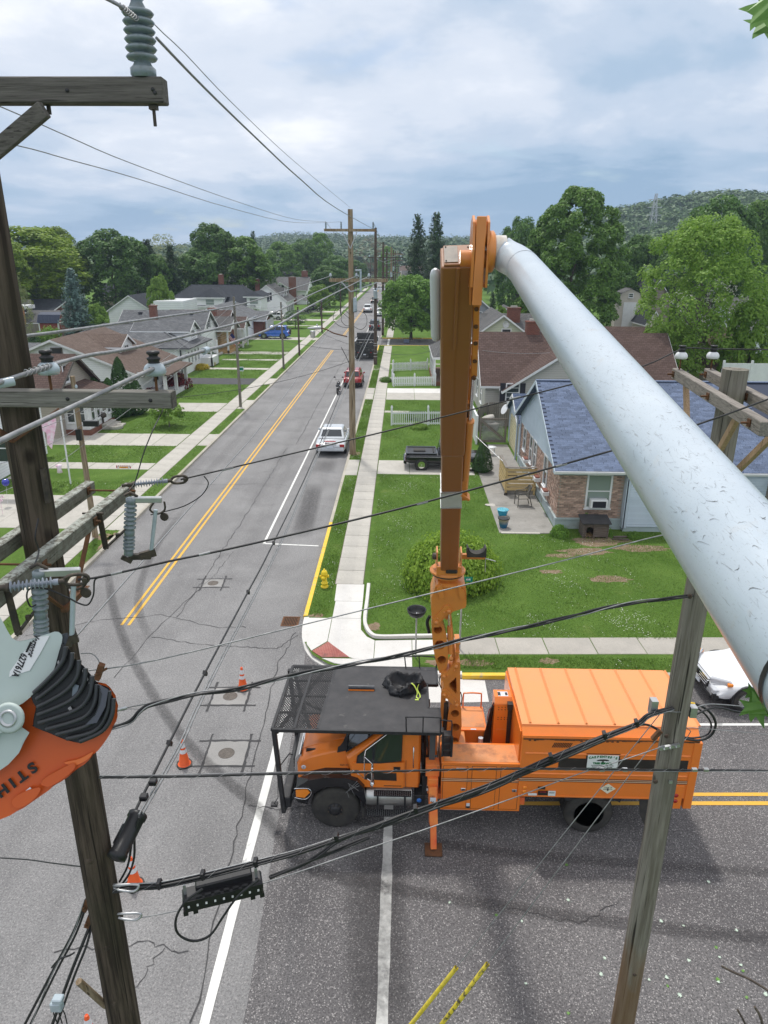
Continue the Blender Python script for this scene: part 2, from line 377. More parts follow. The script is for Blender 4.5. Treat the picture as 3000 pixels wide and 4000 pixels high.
mt['linew']=mat('white_line_paint',(.66,.66,.63),.6,c2=(.74,.74,.71),sc=5,dirt=(.3,.3,.3),dsc=2.4,dlo=.6,dhi=.7,bump=.3,bsc=60)
mt['liney']=mat('yellow_line_paint',(.72,.4,.035),.6,c2=(.62,.36,.06),sc=5,dirt=(.3,.27,.2),dsc=3.4,dlo=.6,dhi=.72,bump=.3,bsc=60)
mt['tar']=mat('tar',(.03,.03,.032),.7,c2=(.055,.053,.055),sc=9)
mt['brick_red']=mat('brick_red',(.26,.075,.045),.9,c2=(.17,.06,.045),sc=3,rand=.35,bump=.3)
mt['black']=mat('black_paint',(.018,.018,.02),.45,c2=(.03,.03,.032),sc=5,dirt=(.1,.095,.085),dsc=5,dlo=.58,dhi=.8)
mt['rubber']=mat('rubber',(.03,.029,.028),.8,c2=(.062,.058,.05),sc=4,bump=.3,bsc=50)
mt['cable']=mat('cable_black',(.012,.012,.013),.45,c2=(.03,.03,.033),sc=9)
mt['alu']=mat('stranded_aluminium',(.2,.205,.21),.5,met=.5,c2=(.34,.345,.35),sc=12)
mt['galv']=mat('galvanised_steel',(.42,.43,.44),.42,met=.75,c2=(.55,.56,.57),sc=6)
mt['rust']=mat('rusty_steel',(.1,.055,.03),.85,met=.3,c2=(.19,.085,.04),sc=9,bump=.3)
mt['darkiron']=mat('dark_iron',(.05,.045,.04),.6,met=.5,c2=(.11,.09,.07),sc=12,bump=.3)
mt['porc']=mat('grey_porcelain',(.15,.19,.21),.2,c2=(.22,.265,.285),sc=5,spec=.6,dirt=(.09,.1,.09),dsc=6,dlo=.55,dhi=.8)
mt['porcw']=mat('pale_porcelain',(.36,.43,.48),.14,c2=(.44,.51,.55),sc=5,spec=.6,dirt=(.25,.29,.31),dsc=4)
mt['polymer']=mat('grey_polymer',(.26,.29,.34),.5)
mt['white']=mat('white_trim',(.74,.75,.76),.5,c2=(.66,.67,.68),sc=2)
mt['whitefence']=mat('white_vinyl',(.76,.77,.79),.4,c2=(.7,.72,.74),sc=3)
mt['glass']=QY('window_glass',(.035,.045,.05),.05)
mt['glass_pale']=QY('window_glass_blind',(.22,.27,.25),.1)
mt['glass_car']=QY('car_glass',(.02,.025,.03),.04)
mt['shutter']=mat('dark_shutter',(.02,.02,.03),.5)
mt['chrome']=mat('chrome',(.75,.75,.76),.12,met=1)
mt['rim']=mat('alloy_rim',(.45,.46,.47),.25,met=.9)
mt['redlens']=mat('red_lens',(.35,.012,.01),.15,spec=.7)
mt['amber']=mat('amber_lens',(.85,.25,.02),.15,spec=.7)
mt['clearlens']=mat('clear_lens',(.55,.57,.6),.08,spec=.8)
mt['plate']=mat('plate_white',(.62,.66,.72),.5)
mt['plastic']=mat('black_plastic',(.016,.016,.018),.4)
mt['bark']=mat('bark',(.055,.043,.034),.95,c2=(.11,.09,.07),sc=4,stretch=(3,3,.7),bump=.8)
mt['bark_g']=mat('bark_grey',(.12,.105,.09),.95,c2=(.19,.17,.15),sc=4,stretch=(3,3,.7),bump=.8)
mt['pole_dark']=QX('creosoted_pole',(.034,.026,.02),(.105,.082,.062),(.05,.05,.03))
mt['pole_grey']=QX('weathered_pole',(.15,.135,.11),(.26,.24,.205),(.155,.15,.115))
mt['pole_mid']=QX('pole_two_tone',(.2,.15,.095),(.36,.29,.205),(.25,.15,.07))
mt['pole_far']=QX('dark_far_pole',(.07,.05,.038),(.13,.1,.08),(.08,.06,.045))
mt['beam_x']=QW('grey_crossarm',(.13,.125,.11),(.27,.26,.235),'x')
mt['beam_top']=QW('brown_grey_crossarm',(.085,.078,.07),(.19,.175,.16),'x')
mt['beam_y']=QW('lichened_crossarm',(.1,.095,.078),(.21,.2,.17),'y',(.36,.38,.34))
mt['beam_r']=QW('right_crossarm',(.16,.145,.13),(.33,.3,.27),'y')
mt['beam_new']=QW('pale_brace_wood',(.4,.26,.16),(.54,.38,.25),'z')
mt['L_maple']=Qw('leaf_maple',(.07,.165,.026),(.185,.335,.055))
mt['L_dark']=Qw('leaf_dark',(.045,.115,.024),(.125,.24,.048))
mt['L_yell']=Qw('leaf_yellow_green',(.13,.23,.02),(.27,.37,.04),.45)
mt['L_fresh']=Qw('leaf_fresh_green',(.12,.24,.035),(.25,.39,.065),.45)
mt['L_conifer']=Qw('needle_dark',(.022,.056,.024),(.058,.115,.042),.1)
mt['L_blue']=Qw('needle_blue',(.075,.135,.12),(.165,.25,.225),.1)
mt['L_pale']=Qw('leaf_pale_spring',(.16,.2,.085),(.26,.28,.13),.4)
mt['L_rust']=Qw('leaf_brownish',(.15,.075,.045),(.25,.14,.08),.3)
mt['L_arbor']=Qw('leaf_arborvitae',(.018,.055,.015),(.055,.125,.028),.1)
mt['L_shrub']=Qw('leaf_shrub',(.1,.2,.02),(.34,.5,.07),.4)
mt['L_red']=Qw('leaf_red',(.1,.012,.018),(.24,.03,.035),.3)
mt['L_gold']=Qw('leaf_gold',(.38,.3,.02),(.62,.5,.05),.3)
mt['L_white']=Qw('white_blossom',(.72,.72,.66),(.86,.86,.8),.3)
mt['grassblade']=Qw('grass_blade',(.085,.165,.028),(.2,.32,.065),.35)
ZG=.12
def grassmat():
 m_,t,b=QB('lawn');v=Qy(t);b.inputs['Roughness'].default_value=.95;b.inputs['Specular IOR Level'].default_value=.1
 col=Qz(t,Qx(t,v,.5,7,.65,.4),.34,(.078,.15,.024),.68,(.135,.225,.045))
 col=QA(t,Qz(t,Qx(t,v,.9,7,.7),.58,(0,0,0),.72,(.6,.6,.6)),col,(.21,.26,.075))
 col=QA(t,Qz(t,Qx(t,v,2.4,8,.75),.64,(0,0,0),.72,(.65,.65,.65)),col,(.2,.16,.095))
 col=QA(t,Qz(t,Qx(t,v,18,4,.8),.36,(.6,.6,.6),.55,(0,0,0)),col,(.05,.105,.02))
 t.links.new(col,b.inputs['Base Color']);QS(t,b,Qx(t,v,30,5,.8),1.0,.05);return m_
mt['lawn']=grassmat()
BIG=1400
corner=[(-3.12,21.2),(-3.08,20.4),(-2.95,19.6),(-2.62,18.85),(-2.1,18.35),(-1.3,18.02),(0,17.92),(1.9,17.93)]
def crossN(x):return 17.93+max(0,x-1.9)*.035
g=MB()
def flat(pts,z,mi=0):g.add([(p[0],p[1],z)for p in pts],[tuple(range(len(pts)))],mi)
flat([(-BIG,-60),(-12.25,-60),(-12.25,250),(-BIG,250)],ZG)
flat([(-BIG,250),(-12.25,250),(-12.25,420),(-BIG,420)],ZG)
flat([(-3.12,99)]+corner+[(60,crossN(60)),(BIG,crossN(60)),(BIG,99)],ZG)
flat([(-3.12,108.5),(BIG,108.5),(BIG,420),(-3.12,420)],ZG)
flat([(-BIG,420),(BIG,420),(BIG,3000),(-BIG,3000)],ZG)
flat([(-2.6,-60),(BIG,-60),(BIG,7.3),(-2.2,7.3),(-2.6,6.9)],ZG)
g.Qf('ground',mt['lawn'],kind='structure')
g=MB()
flat([(-12.4,-60),(-2.4,-60),(-2.4,8.2),(-2.95,21.5),(-2.95,422),(-12.4,422)],0)
road=g.Qf('road',mt['asphalt'],kind='structure')
g=MB()
flat([(-2.4,7.0),(BIG,7.0),(BIG,20.9),(4,18.2),(-2.95,21.5),(-2.4,8.2)],0,0)
flat([(-2.95,98.8),(BIG,98.8),(BIG,108.7),(-2.95,108.7)],0,0)
cross=g.Qf('cross_road',mt['asphalt2'],kind='structure')
def sheet(name,pts,m_,parent,z=.004):
 b=MB();b.add([(p[0],p[1],z)for p in pts],[tuple(range(len(pts)))]);return b.Qf(name,m_,parent)
def Zd(b,pts,w,z=.008,jit=0,wj=0,rng=random.Random(4)):
 pts=[Qa((p[0],p[1],0))for p in pts];v=[]
 for i,p in enumerate(pts):
  d=(pts[min(i+1,len(pts)-1)]-pts[max(i-1,0)]).normalized();n_=Qa((-d.y,d.x,0));ww=w*(1+rng.uniform(-wj,wj))/2;o=n_*rng.uniform(-jit,jit)
  v+=[(p+o+n_*ww),(p+o-n_*ww)]
 b.add([(q.x,q.y,z)for q in v],[(2*i,2*i+1,2*i+3,2*i+2)for i in range(len(pts)-1)])
def line(name,p,q,w,m_,z=.008,parent=road,n=24):
 b=MB();Zd(b,[Qa(p).lerp(Qa(q),i/n)for i in range(n+1)],w,z,.004,.1);return b.Qf(name,m_,parent)
for xo in(-9.17,-8.93):
 line('centre_line',(xo-.03,20.65,0),(xo,94,0),.1,mt['liney'])
 line('centre_line',(xo+.02,112,0),(xo+.2,190,0),.1,mt['liney'])
 line('centre_line',(xo+.3,210,0),(xo+.5,400,0),.12,mt['liney'])
line('parking_line',(-5.78,27.9,0),(-5.72,88,0),.1,mt['linew'])
line('parking_line',(-5.83,27.9,0),(-3.42,27.72,0),.1,mt['linew'])
line('parking_line',(-5.72,110,0),(-5.6,135,0),.1,mt['linew'])
line('parking_line',(-5.6,150,0),(-5.3,330,0),.12,mt['linew'])
line('stop_line',(-3.6,95,0),(-3.6,112,0),.12,mt['linew'],parent=cross)
line('stop_line',(-1.9,99.5,0),(-1.9,107.5,0),.3,mt['linew'],parent=cross)
line('crosswalk_line',(-3.02,7.2,0),(-3.0,18.3,0),.17,mt['linew'],z=.01)
line('crosswalk_line',(-.17,7.2,0),(-.13,17.9,0),.2,mt['linew'],z=.01,parent=cross)
line('centre_line',(1.0,13.08,0),(60,15.0,0),.11,mt['liney'],parent=cross)
line('centre_line',(1.0,12.8,0),(60,14.72,0),.11,mt['liney'],parent=cross)
line('edge_line',(3.2,15.72,0),(60,17.7,0),.1,mt['linew'],parent=cross)
line('ramp_panel',(.9,17.25,0),(2.55,17.25,0),1.15,mt['concrete_new'],z=.006,parent=cross,n=2)
def tyremat():
 m_,t,b=QB('tyre_film');v=Qy(t);b.inputs['Base Color'].default_value=(.045,.042,.044,1);b.inputs['Roughness'].default_value=.8
 tr=t.nodes.new('ShaderNodeBsdfTransparent');mxs=t.nodes.new('ShaderNodeMixShader');o=t.nodes['Material Output']
 at_=t.nodes.new('ShaderNodeAttribute');at_.attribute_name='film'
 f=_m(t,'MULTIPLY',at_.outputs['Fac'],Qz(t,Qx(t,v,9,6,.75),.3,(.35,.35,.35),.62,(1,1,1)))
 t.links.new(f,mxs.inputs[0]);t.links.new(tr.outputs[0],mxs.inputs[1]);t.links.new(b.outputs[0],mxs.inputs[2]);t.links.new(mxs.outputs[0],o.inputs[0]);return m_
mt['tyre_film']=tyremat()
def Zb(name,pts,w,k,parent,z=.013,fade=4):
 P=Qb([(p[0],p[1],0)for p in pts],6);n=len(P);prof=[(-.5,0),(-.3,.75),(0,1),(.3,.75),(.5,0)];v=[];a=[]
 for i,p in enumerate(P):
  d=(P[min(i+1,n-1)]-P[max(i-1,0)]).normalized();q=Qa((-d.y,d.x,0));e=min(1,i/fade,(n-1-i)/fade)
  for s_,f_ in prof:v.append((p.x+q.x*s_*w,p.y+q.y*s_*w,z));a.append(f_*k*e)
 f=[(i*5+j,i*5+j+1,(i+1)*5+j+1,(i+1)*5+j)for i in range(n-1)for j in range(4)]
 me=bpy.data.meshes.new(name);me.from_pydata(v,[],f);at_=me.attributes.new('film','FLOAT','POINT');at_.data.foreach_set('value',a)
 me.materials.append(mt['tyre_film']);return link(name,me,parent)
Zb('tyre_mark',[(-11.6,25.5),(-9.9,21.8),(-7.97,18.42),(-5.36,14.8),(-3.03,12.48),(-1.79,11.0),(-.3,10.55),(1.32,10.26),(3.86,9.89),(6.78,9.62),(10,9.5)],.36,.48,road)
Zb('tyre_mark',[(-2.2,13.2),(-.6,12.1),(1.42,11.56),(4.5,11.25),(7.52,11.1),(10.5,11.0)],.3,.34,cross,z=.0145)
Zb('tyre_mark',[(-10.5,33),(-10.2,27),(-9.3,22.5),(-7.8,19.5)],.35,.35,road,z=.016)
Zb('tyre_mark',[(-7.2,60),(-7.25,40),(-7.3,24)],.7,.15,road,z=.0165,fade=8)
Zb('tyre_mark',[(-10.9,62),(-10.9,40),(-10.9,24)],.7,.18,road,z=.0165,fade=8)
Zb('oil_stain',[(-4.6,36.5),(-4.5,34),(-4.4,31.5),(-4.3,28.5)],1.1,.55,road,z=.017)
Zb('oil_stain',[(-4.5,41.2),(-4.4,39.8),(-4.5,38.4)],1.5,.35,road,z=.018)
Zb('oil_stain',[(-9.0,84),(-7.6,83.6),(-6.4,84)],.5,.45,road,z=.018)
Zb('oil_stain',[(-.2,11.9),(-.35,10.3),(-.25,8.8),(-.1,7.6)],1.3,.55,cross,z=.0155)
rc=random.Random(8)
def Zc(pts,w=.018,parent=road,k=10):
 P=[]
 for a,b in zip(pts[:-1],pts[1:]):
  for i in range(k):P.append(Qa((a[0],a[1],0)).lerp(Qa((b[0],b[1],0)),i/k)+Qa((rc.uniform(-.05,.05),rc.uniform(-.05,.05),0)))
 b=MB();Zd(b,P,w,.0115,0,.5,rc);b.Qf('road_crack',mt['tar'],parent)
Zc([(-12.0,19.8),(-10.2,20.9),(-8.1,21.4),(-6.0,20.6),(-4.9,20.7)])
Zc([(-7.9,19.9),(-6.3,19.5),(-4.8,19.4),(-3.8,19.3),(-3.2,20.3)])
Zc([(-3.35,20.4),(-3.6,18.6),(-3.55,16.3),(-3.45,13.6),(-3.35,11.0),(-3.2,7.5)],.022)
Zc([(-6.9,27.0),(-7.1,24.6),(-7.9,20.8),(-8.3,17.2)],.014)
Zc([(-6.0,9.0),(-4.4,9.2),(-3.6,9.0)],.016);Zc([(-4.1,9.1),(-4.4,8.2),(-4.6,7.2)],.012)
Zc([(-3.3,12.6),(-2.6,12.5),(-1.7,12.7)],.02);Zc([(-8.4,15.9),(-7.0,16.1),(-5.9,16.6)],.014)
Zc([(-11.9,36.2),(-9.5,36.0),(-7.6,36.3),(-5.9,36.1)],.02);Zc([(-11.9,52.2),(-9.5,52.0),(-6.0,52.3)],.022)
Zc([(-12,66),(-9,66.3),(-3.4,66)],.03);Zc([(-6.7,96),(-6.9,70),(-6.8,44)],.03,k=30)
Zc([(-7.25,44),(-7.3,30),(-7.5,21)],.02,k=30)
Zc([(2.2,10.1),(3.4,9.8),(4.4,10.4)],.012,cross)
kerb=Qi('kerb',None,None,kind='structure')
def kmesh(l,w=.16,h=.15):
 b=MB();b.add([(0,0,-.02),(l,0,-.02),(l,w,-.02),(0,w,-.02),(0,.015,h-.03),(l,.015,h-.03),(l,.05,h-.02),(0,.05,h-.02),(0,w,h-.02),(l,w,h-.02)],[(0,1,5,4),(4,5,6,7),(7,6,9,8),(8,9,2,3),(0,4,7,8,3),(1,2,9,6,5),(0,3,2,1)]);o=b.Qf('tmpk',[]);me=o.data;bpy.data.objects.remove(o);return me
K3=kmesh(2.97);K3.materials.append(mt['curb']);K3y=kmesh(2.97);K3y.materials.append(mt['yellowp']);K1=kmesh(.42);K1.materials.append(mt['curb'])
for i in range(34):link('kerb_stone',K3,kerb,(-12.2,17.5+3*i,0),(0,0,R(90)))
for i in range(20):link('kerb_stone',K3,kerb,(-12.2,119.5+3*i,0),(0,0,R(90)))
for i in range(26):
 y=21.3+3*i;link('kerb_stone',K3y if i<3 or i>23 else K3,kerb,(-3.22,y+2.97,0),(0,0,R(-90)))
for i in range(20):link('kerb_stone',K3,kerb,(-3.22,108.6+3*i+2.97,0),(0,0,R(-90)))
for i in range(9):
 x=1.9+3*i;y=crossN(x)-.12
 link('kerb_stone',K3y if i<2 else K3,kerb,(x,y,0),(0,0,math.atan(.035)))
for i in range(5):link('kerb_stone',K3y,kerb,(-3+3*i+.1,98.85,0))if i<1 else link('kerb_stone',K3y,kerb,(3*i-2.9,98.85+.15,0),(0,0,0))
for i in range(6):link('kerb_stone',K3y if i<3 else K3,kerb,(3*i-2.9,108.3,0))
b=MB();cp=Qb([(p[0],p[1],0)for p in corner],3)
v=[];
for i,p in enumerate(cp):
 d=(cp[min(i+1,len(cp)-1)]-cp[max(i-1,0)]).normalized();n_=Qa((-d.y,d.x,0));n_=n_ if n_.y+n_.x>0 else-n_
 lo=.02 if 6<i<16 else .125
 v+=[(p.x-n_.x*.06,p.y-n_.y*.06,-.02),(p.x-n_.x*.05,p.y-n_.y*.05,max(lo,.03)),(p.x+n_.x*.12,p.y+n_.y*.12,max(lo,.03)+.01)]
b.add(v,[(3*i+j,3*i+j+1,3*(i+1)+j+1,3*(i+1)+j)for i in range(len(cp)-1)for j in range(2)],0,False)
b.Qf('corner_kerb',mt['concrete_new'],kerb)
def slabmesh(w,l,t_=.1,m_='concrete',gap=.018):
 b=MB();b.add([],[]);g2=gap/2;e=.012
 b.add([(g2,g2,0),(w-g2,g2,0),(w-g2,l-g2,0),(g2,l-g2,0),(g2,g2,t_-e),(w-g2,g2,t_-e),(w-g2,l-g2,t_-e),(g2,l-g2,t_-e),(g2+e,g2+e,t_),(w-g2-e,g2+e,t_),(w-g2-e,l-g2-e,t_),(g2+e,l-g2-e,t_)],[(0,1,5,4),(1,2,6,5),(2,3,7,6),(3,0,4,7),(4,5,9,8),(5,6,10,9),(6,7,11,10),(7,4,8,11),(8,9,10,11)])
 o=b.Qf('tmps',mt[m_]);me=o.data;bpy.data.objects.remove(o);return me
rs=random.Random(3)
def Qr(parent,x0,y0,w,l,nx,ny,m_='concrete',z=ZG-.085,jitter=.006,rz=0):
 me=slabmesh(w,l,m_=m_);co,si=math.cos(rz),math.sin(rz)
 for i in range(nx):
  for j in range(ny):
   link('slab',me,parent,(x0+i*w*co-j*l*si,y0+i*w*si+j*l*co,z+rs.uniform(-jitter,jitter)),(rs.uniform(-.003,.003),rs.uniform(-.003,.003),rz))
swr=Qi('sidewalk_right',None,None,kind='structure');swl=Qi('sidewalk_left',None,None,kind='structure');swc=Qi('sidewalk_cross',None,None,kind='structure')
Qr(swr,-2.36,23.8,1.05,1.22,1,61);Qr(swr,-2.36,109,1.05,1.6,1,45)
Qr(swl,-14.25,18.5,1.16,1.22,1,112);Qr(swl,-14.25,155.2,1.16,2.4,1,55)
Qr(swc,1.62,18.98,1.52,1.02,14,1,'concrete_cross',rz=math.atan(.035))
g=MB();flat([(-2.37,23.8),(-1.3,23.8),(-1.3,98.5),(-2.37,98.5)],ZG+.003);flat([(-14.26,18.4),(-13.08,18.4),(-13.08,290),(-14.26,290)],ZG+.003)
g.Qf('joint_soil',mat('joint_soil',(.1,.085,.06),.95),swr)
apr=Qi('corner_pavement',None,None,kind='structure')
def pour(pts,m_='concrete_new',z0=ZG-.08,z1=ZG+.018,name='slab'):
 b=MB();n=len(pts);c=Qa((sum(p[0]for p in pts)/n,sum(p[1]for p in pts)/n,0))
 q=[((p[0]-c.x)*(1-.01/max(.4,abs(p[0]-c.x)+.01))+c.x,(p[1]-c.y)*(1-.01/max(.4,abs(p[1]-c.y)+.01))+c.y)for p in pts]
 b.Qh(q,z0,z1,'z');return b.Qf(name,mt[m_],apr)
pour([(-3.06,21.15),(-2.22,21.15),(-2.22,19.62),(-2.66,19.04),(-2.86,19.42),(-2.98,20.3)])
pour([(-2.22,22.4),(-1.24,22.4),(-1.24,21.15),(-2.22,21.15)]);pour([(-2.3,23.78),(-1.26,23.78),(-1.24,22.4),(-2.26,22.4)])
pour([(-2.22,21.15),(-1.24,21.15),(-1.2,20.4),(-.98,19.95),(-.72,19.72),(-.72,18.5),(-1.32,18.62),(-1.52,18.72),(-2.22,19.62)])
pour([(-.72,19.72),(.45,19.8),(.45,18.75),(-.72,18.5)]);pour([(.45,19.8),(1.6,19.86),(1.6,18.98),(.45,18.9)])
pour([(-1.32,18.62),(-.72,18.5),(.45,18.75),(.45,18.12),(-.6,18.06),(-1.9,18.35),(-2.3,18.62)])
mt['tactile']=mat('tactile_red',(.33,.1,.085),.8,c2=(.42,.17,.14),sc=3,dirt=(.13,.08,.07),dsc=2.5,dlo=.5,dhi=.7)
pad=pour([(-2.2,19.6),(-2.64,19.02),(-2.3,18.66),(-1.46,18.7)],'tactile',z1=ZG+.022,name='tactile_pad')
b=MB()
for i in range(24):
 for j in range(20):
  x=-2.66+i*.052+(j%2)*.0;y=18.68+j*.046
  P4=[(-2.2,19.58),(-2.62,19.02),(-2.3,18.69),(-1.5,18.72)]
  ok=all((P4[(k+1)%4][0]-P4[k][0])*(y-P4[k][1])-(P4[(k+1)%4][1]-P4[k][1])*(x-P4[k][0])>.015 for k in range(4))
  if ok:b.Qd([(.013,0),(.012,.005),(.006,.008)],(x,y,ZG+.022),6)
b.Qf('dome_studs',mt['tactile'],pad,kind='stuff')
b=MB();fl=Qb([(-1.17,23.9,0),(-1.16,22.4,0),(-1.17,21.2,0),(-1.12,20.6,0),(-.93,20.05,0),(-.6,19.82,0),(.4,19.88,0),(1.7,19.97,0)],5);v=[]
for i,p in enumerate(fl):
 d=(fl[min(i+1,len(fl)-1)]-fl[max(i-1,0)]).normalized();n_=Qa((-d.y,d.x,0));e=min(1,i/6)
 for w_,h_ in((0,.012),(.0,.02+.1*e),(.11,.02+.1*e),(.13,0)):v.append((p.x+n_.x*w_,p.y+n_.y*w_,ZG+h_))
b.add(v,[(4*i+j,4*i+j+1,4*(i+1)+j+1,4*(i+1)+j)for i in range(len(fl)-1)for j in range(3)])
b.Qf('flare_kerb',mt['concrete_new'],apr)
def Qq(name,x0,x1,y0,y1,nx,ny,m_='concrete'):
 r_=Qi(name,None,None,kind='structure');Qr(r_,x0,y0,(x1-x0)/nx,(y1-y0)/ny,nx,ny,m_,z=ZG-.088,jitter=.004);return r_
Qq('driveway',-3.1,-2.4,37.7,40.9,1,2);Qq('driveway',-1.28,4.2,38.0,40.8,3,1)
Qq('driveway',-3.1,-2.4,59.8,65.4,1,2);Qq('driveway',-1.28,11,59.9,63.1,5,1);Qq('driveway',-1.28,11,63.1,65.4,5,1,'concrete_new')
Qq('path',-1.28,.9,54.6,55.3,2,1);Qq('path',-1.28,-.7,70.4,71.6,1,1);Qq('path',-1.28,5,81.0,81.6,4,1);Qq('driveway',-3.1,-2.4,76.5,80,1,1)
Qq('driveway',-24.0,-14.3,43.6,46.8,6,1);Qq('driveway',-13.05,-12.3,43.8,46.9,1,2)
Qq('path',-20.2,-14.3,38.3,39.6,5,1);Qq('path',-21.4,-20.2,36.2,39.6,1,3)
Qq('driveway',-22,-14.3,29.0,33.6,4,2);Qq('driveway',-13.05,-12.3,28.9,33.4,1,2)
Qq('driveway',-22.5,-14.3,54.2,57.6,4,1);Qq('driveway',-13.05,-12.3,55.4,59,1,1)
g=MB();flat([(-25,66.6),(-14.3,66.6),(-14.3,70.2),(-25,70.2)],ZG+.006);g.Qf('asphalt_driveway',mt['asphdrive'],kind='structure')
Qq('driveway',-13.05,-12.3,66.8,70.2,1,1);Qq('path',-21,-14.3,75.9,77.1,5,1);Qq('path',-21,-14.3,83,84,4,1)
Qq('driveway',-22,-14.3,88.5,91,4,1);Qq('driveway',-26,-14.3,104.5,107.8,5,1);Qq('driveway',-13.05,-12.3,104.5,107.8,1,1)
Qq('path',-22,-14.3,126.3,127.3,4,1);Qq('driveway',-28,-14.3,136.5,140.2,5,1);Qq('driveway',-13.05,-12.3,136.5,140.2,1,1);Qq('driveway',-28,-14.3,158,161.5,5,1)
pat=Qi('patio',None,None,kind='structure')
for pts in([(4.42,29.2),(6.94,29.2),(6.94,32.8),(4.42,32.8)],[(4.42,32.8),(6.94,32.8),(6.94,37.6),(4.42,37.6)],[(4.42,37.6),(6.94,37.6),(6.94,44.9),(5.2,44.9),(5.2,40.8),(4.42,40.8)]):
 b=MB();n=len(pts);cx_=sum(p[0]for p in pts)/n;cy_=sum(p[1]for p in pts)/n
 b.Qh([((p[0]-cx_)*.994+cx_,(p[1]-cy_)*.994+cy_)for p in pts],.03,ZG+.03,'z');b.Qf('slab',mt['concrete_patio'],pat)
b=MB();b.Qh([(4.5+.25*math.cos(a)+rs.uniform(-.1,.1),32.9+.22*math.sin(a)+rs.uniform(-.05,.05))for a in[i*.52 for i in range(12)]],ZG+.03,ZG+.034,'z');b.Qf('cement_patch',mt['concrete'],pat)
b=MB();b.Qh([(4.5,29.14),(6.2,29.14),(6.2,29.3),(4.5,29.3)],.03,ZG+.036,'z');b.Qf('edge_slab',mt['concrete'],pat)
soil=mat('bare_soil',(.17,.115,.07),.95,c2=(.25,.19,.13),sc=5,bump=.6)
b=MB();rr=random.Random(2)
def blob(cx_,cy_,rx,ry,z=ZG+.004,n=22):
 ph=[rr.uniform(.65,1.15)for _ in range(n)];b.add([(cx_+rx*ph[i]*math.cos(6.283*i/n),cy_+ry*ph[i]*math.sin(6.283*i/n),z)for i in range(n)],[tuple(range(n))])
for a in((8.6,28.4,1.3,.55),(7.7,27.3,1.1,.4),(10.2,27.7,1.2,.4),(6.6,26.8,.7,.2),(1.3,18.5,.5,.22),(2.2,18.55,.7,.2),(4.6,18.7,.35,.2),(-.8,20.6,.25,.3),(-12.45,27.6,.12,1.2),(-12.45,23.4,.12,2.4),(-2.75,21.35,.3,.15),(8.0,24.6,.9,.3),(5.9,25.2,.5,.2),(-2.75,42.3,.3,.5),(-12.7,28.1,.5,.35)):blob(*a)
b.Qf('bare_soil',soil,kind='structure')
def Za(x,y,w,l,label,rz=0):
 t=Qi('storm_drain',label,'drain',(x,y,0),rz)
 def BX(*a):b=MB();b.box(*a);return b
 b=MB();b.box(-w/2,w/2,-l/2,l/2,-.06,.002,0);o=b.Qf('pit',mat('pit_dark',(.01,.01,.01),.9));o.parent=t
 b=MB();e=.05
 b.box(-w/2,w/2,-l/2,-l/2+e,0,.016);b.box(-w/2,w/2,l/2-e,l/2,0,.016);b.box(-w/2,-w/2+e,-l/2+e,l/2-e,0,.0155);b.box(w/2-e,w/2,-l/2+e,l/2-e,0,.0155)
 o=b.Qf('frame',mt['rust']);o.parent=t
 n=9;me=None
 for i in range(n):
  b=MB();b.box(-.012,.012,-l/2+e,l/2-e,0,.014)
  if me is None:q=b.Qf('bar',mt['rust']);me=q.data;q.parent=t;q.location=(-w/2+e+(w-2*e)*(i+.5)/n,0,0)
  else:link('bar',me,t,(-w/2+e+(w-2*e)*(i+.5)/n,0,0))
Za(-3.62,21.1,.58,.66,'rusty storm drain grate at the end of the yellow kerb by the corner')
Za(-11.75,23.2,.55,.7,'storm drain grate in the left gutter beyond the dark near pole')
mt['manc']=Qv('manhole_concrete',(.25,.245,.235),(.31,.3,.29),0)
iron=mat('cast_iron',(.11,.095,.085),.65,met=.4,c2=(.17,.15,.13),sc=20,bump=.6)
def QZ(x,y,w,l,label,rz=0):
 t=Qi('manhole',label,'manhole cover',(x,y,0),rz,'manhole covers in square concrete collars')
 b=MB();b.box(-w/2,w/2,-l/2,l/2,.003,.006);o=b.Qf('collar',mt['manc']);o.parent=t
 for hz,s_ in((0,-1),(0,1),(1,-1),(1,1)):
  b=MB();e=.28
  if hz:P=[(-w/2-e,s_*l/2),(0,s_*l/2+.01),(w/2+e,s_*l/2)]
  else:P=[(s_*w/2,-l/2-e),(s_*w/2+.01,0),(s_*w/2,l/2+e)]
  P=Qb([(p[0],p[1],0)for p in P],7);Zd(b,P,.06,.009+.001*hz,.01,.35,rs);o=b.Qf('tar_joint',mt['tar']);o.parent=t
 b=MB();b.Qd([(.2,.006),(.2,.012),(.185,.012),(.185,.009),(.17,.009),(.16,.014),(0,.014)],(0,0,0),20);o=b.Qf('cover',iron);o.parent=t
 b=MB()
 for k in range(24):
  a=k*2.4;r_=.15*math.sqrt((k+.5)/24);b.box(r_*math.cos(a)-.012,r_*math.cos(a)+.012,r_*math.sin(a)-.012,r_*math.sin(a)+.012,.014,.018)
 o=b.Qf('cover_studs',iron,kind='stuff');o.parent=t
QZ(-6.97,23.95,.78,.72,'manhole in the middle of the lane, farthest of the three toward the street',R(4))
QZ(-4.66,16.75,1.0,.85,'manhole just below the traffic cone nearest the truck roof guard',R(2))
QZ(-4.2,14.35,1.0,.95,'manhole between the middle traffic cone and the truck front',R(2))
OR=(.8,.205,.02)
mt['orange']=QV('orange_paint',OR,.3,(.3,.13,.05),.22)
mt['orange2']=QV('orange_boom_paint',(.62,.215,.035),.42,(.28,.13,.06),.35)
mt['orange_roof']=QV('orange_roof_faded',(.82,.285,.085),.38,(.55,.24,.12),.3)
mt['orange_beam_shaded']=QV('orange_beam_shaded',(.27,.1,.024),.45,(.25,.12,.05),.3)  # boom orange darkened: shade of the downward face is put into the colour
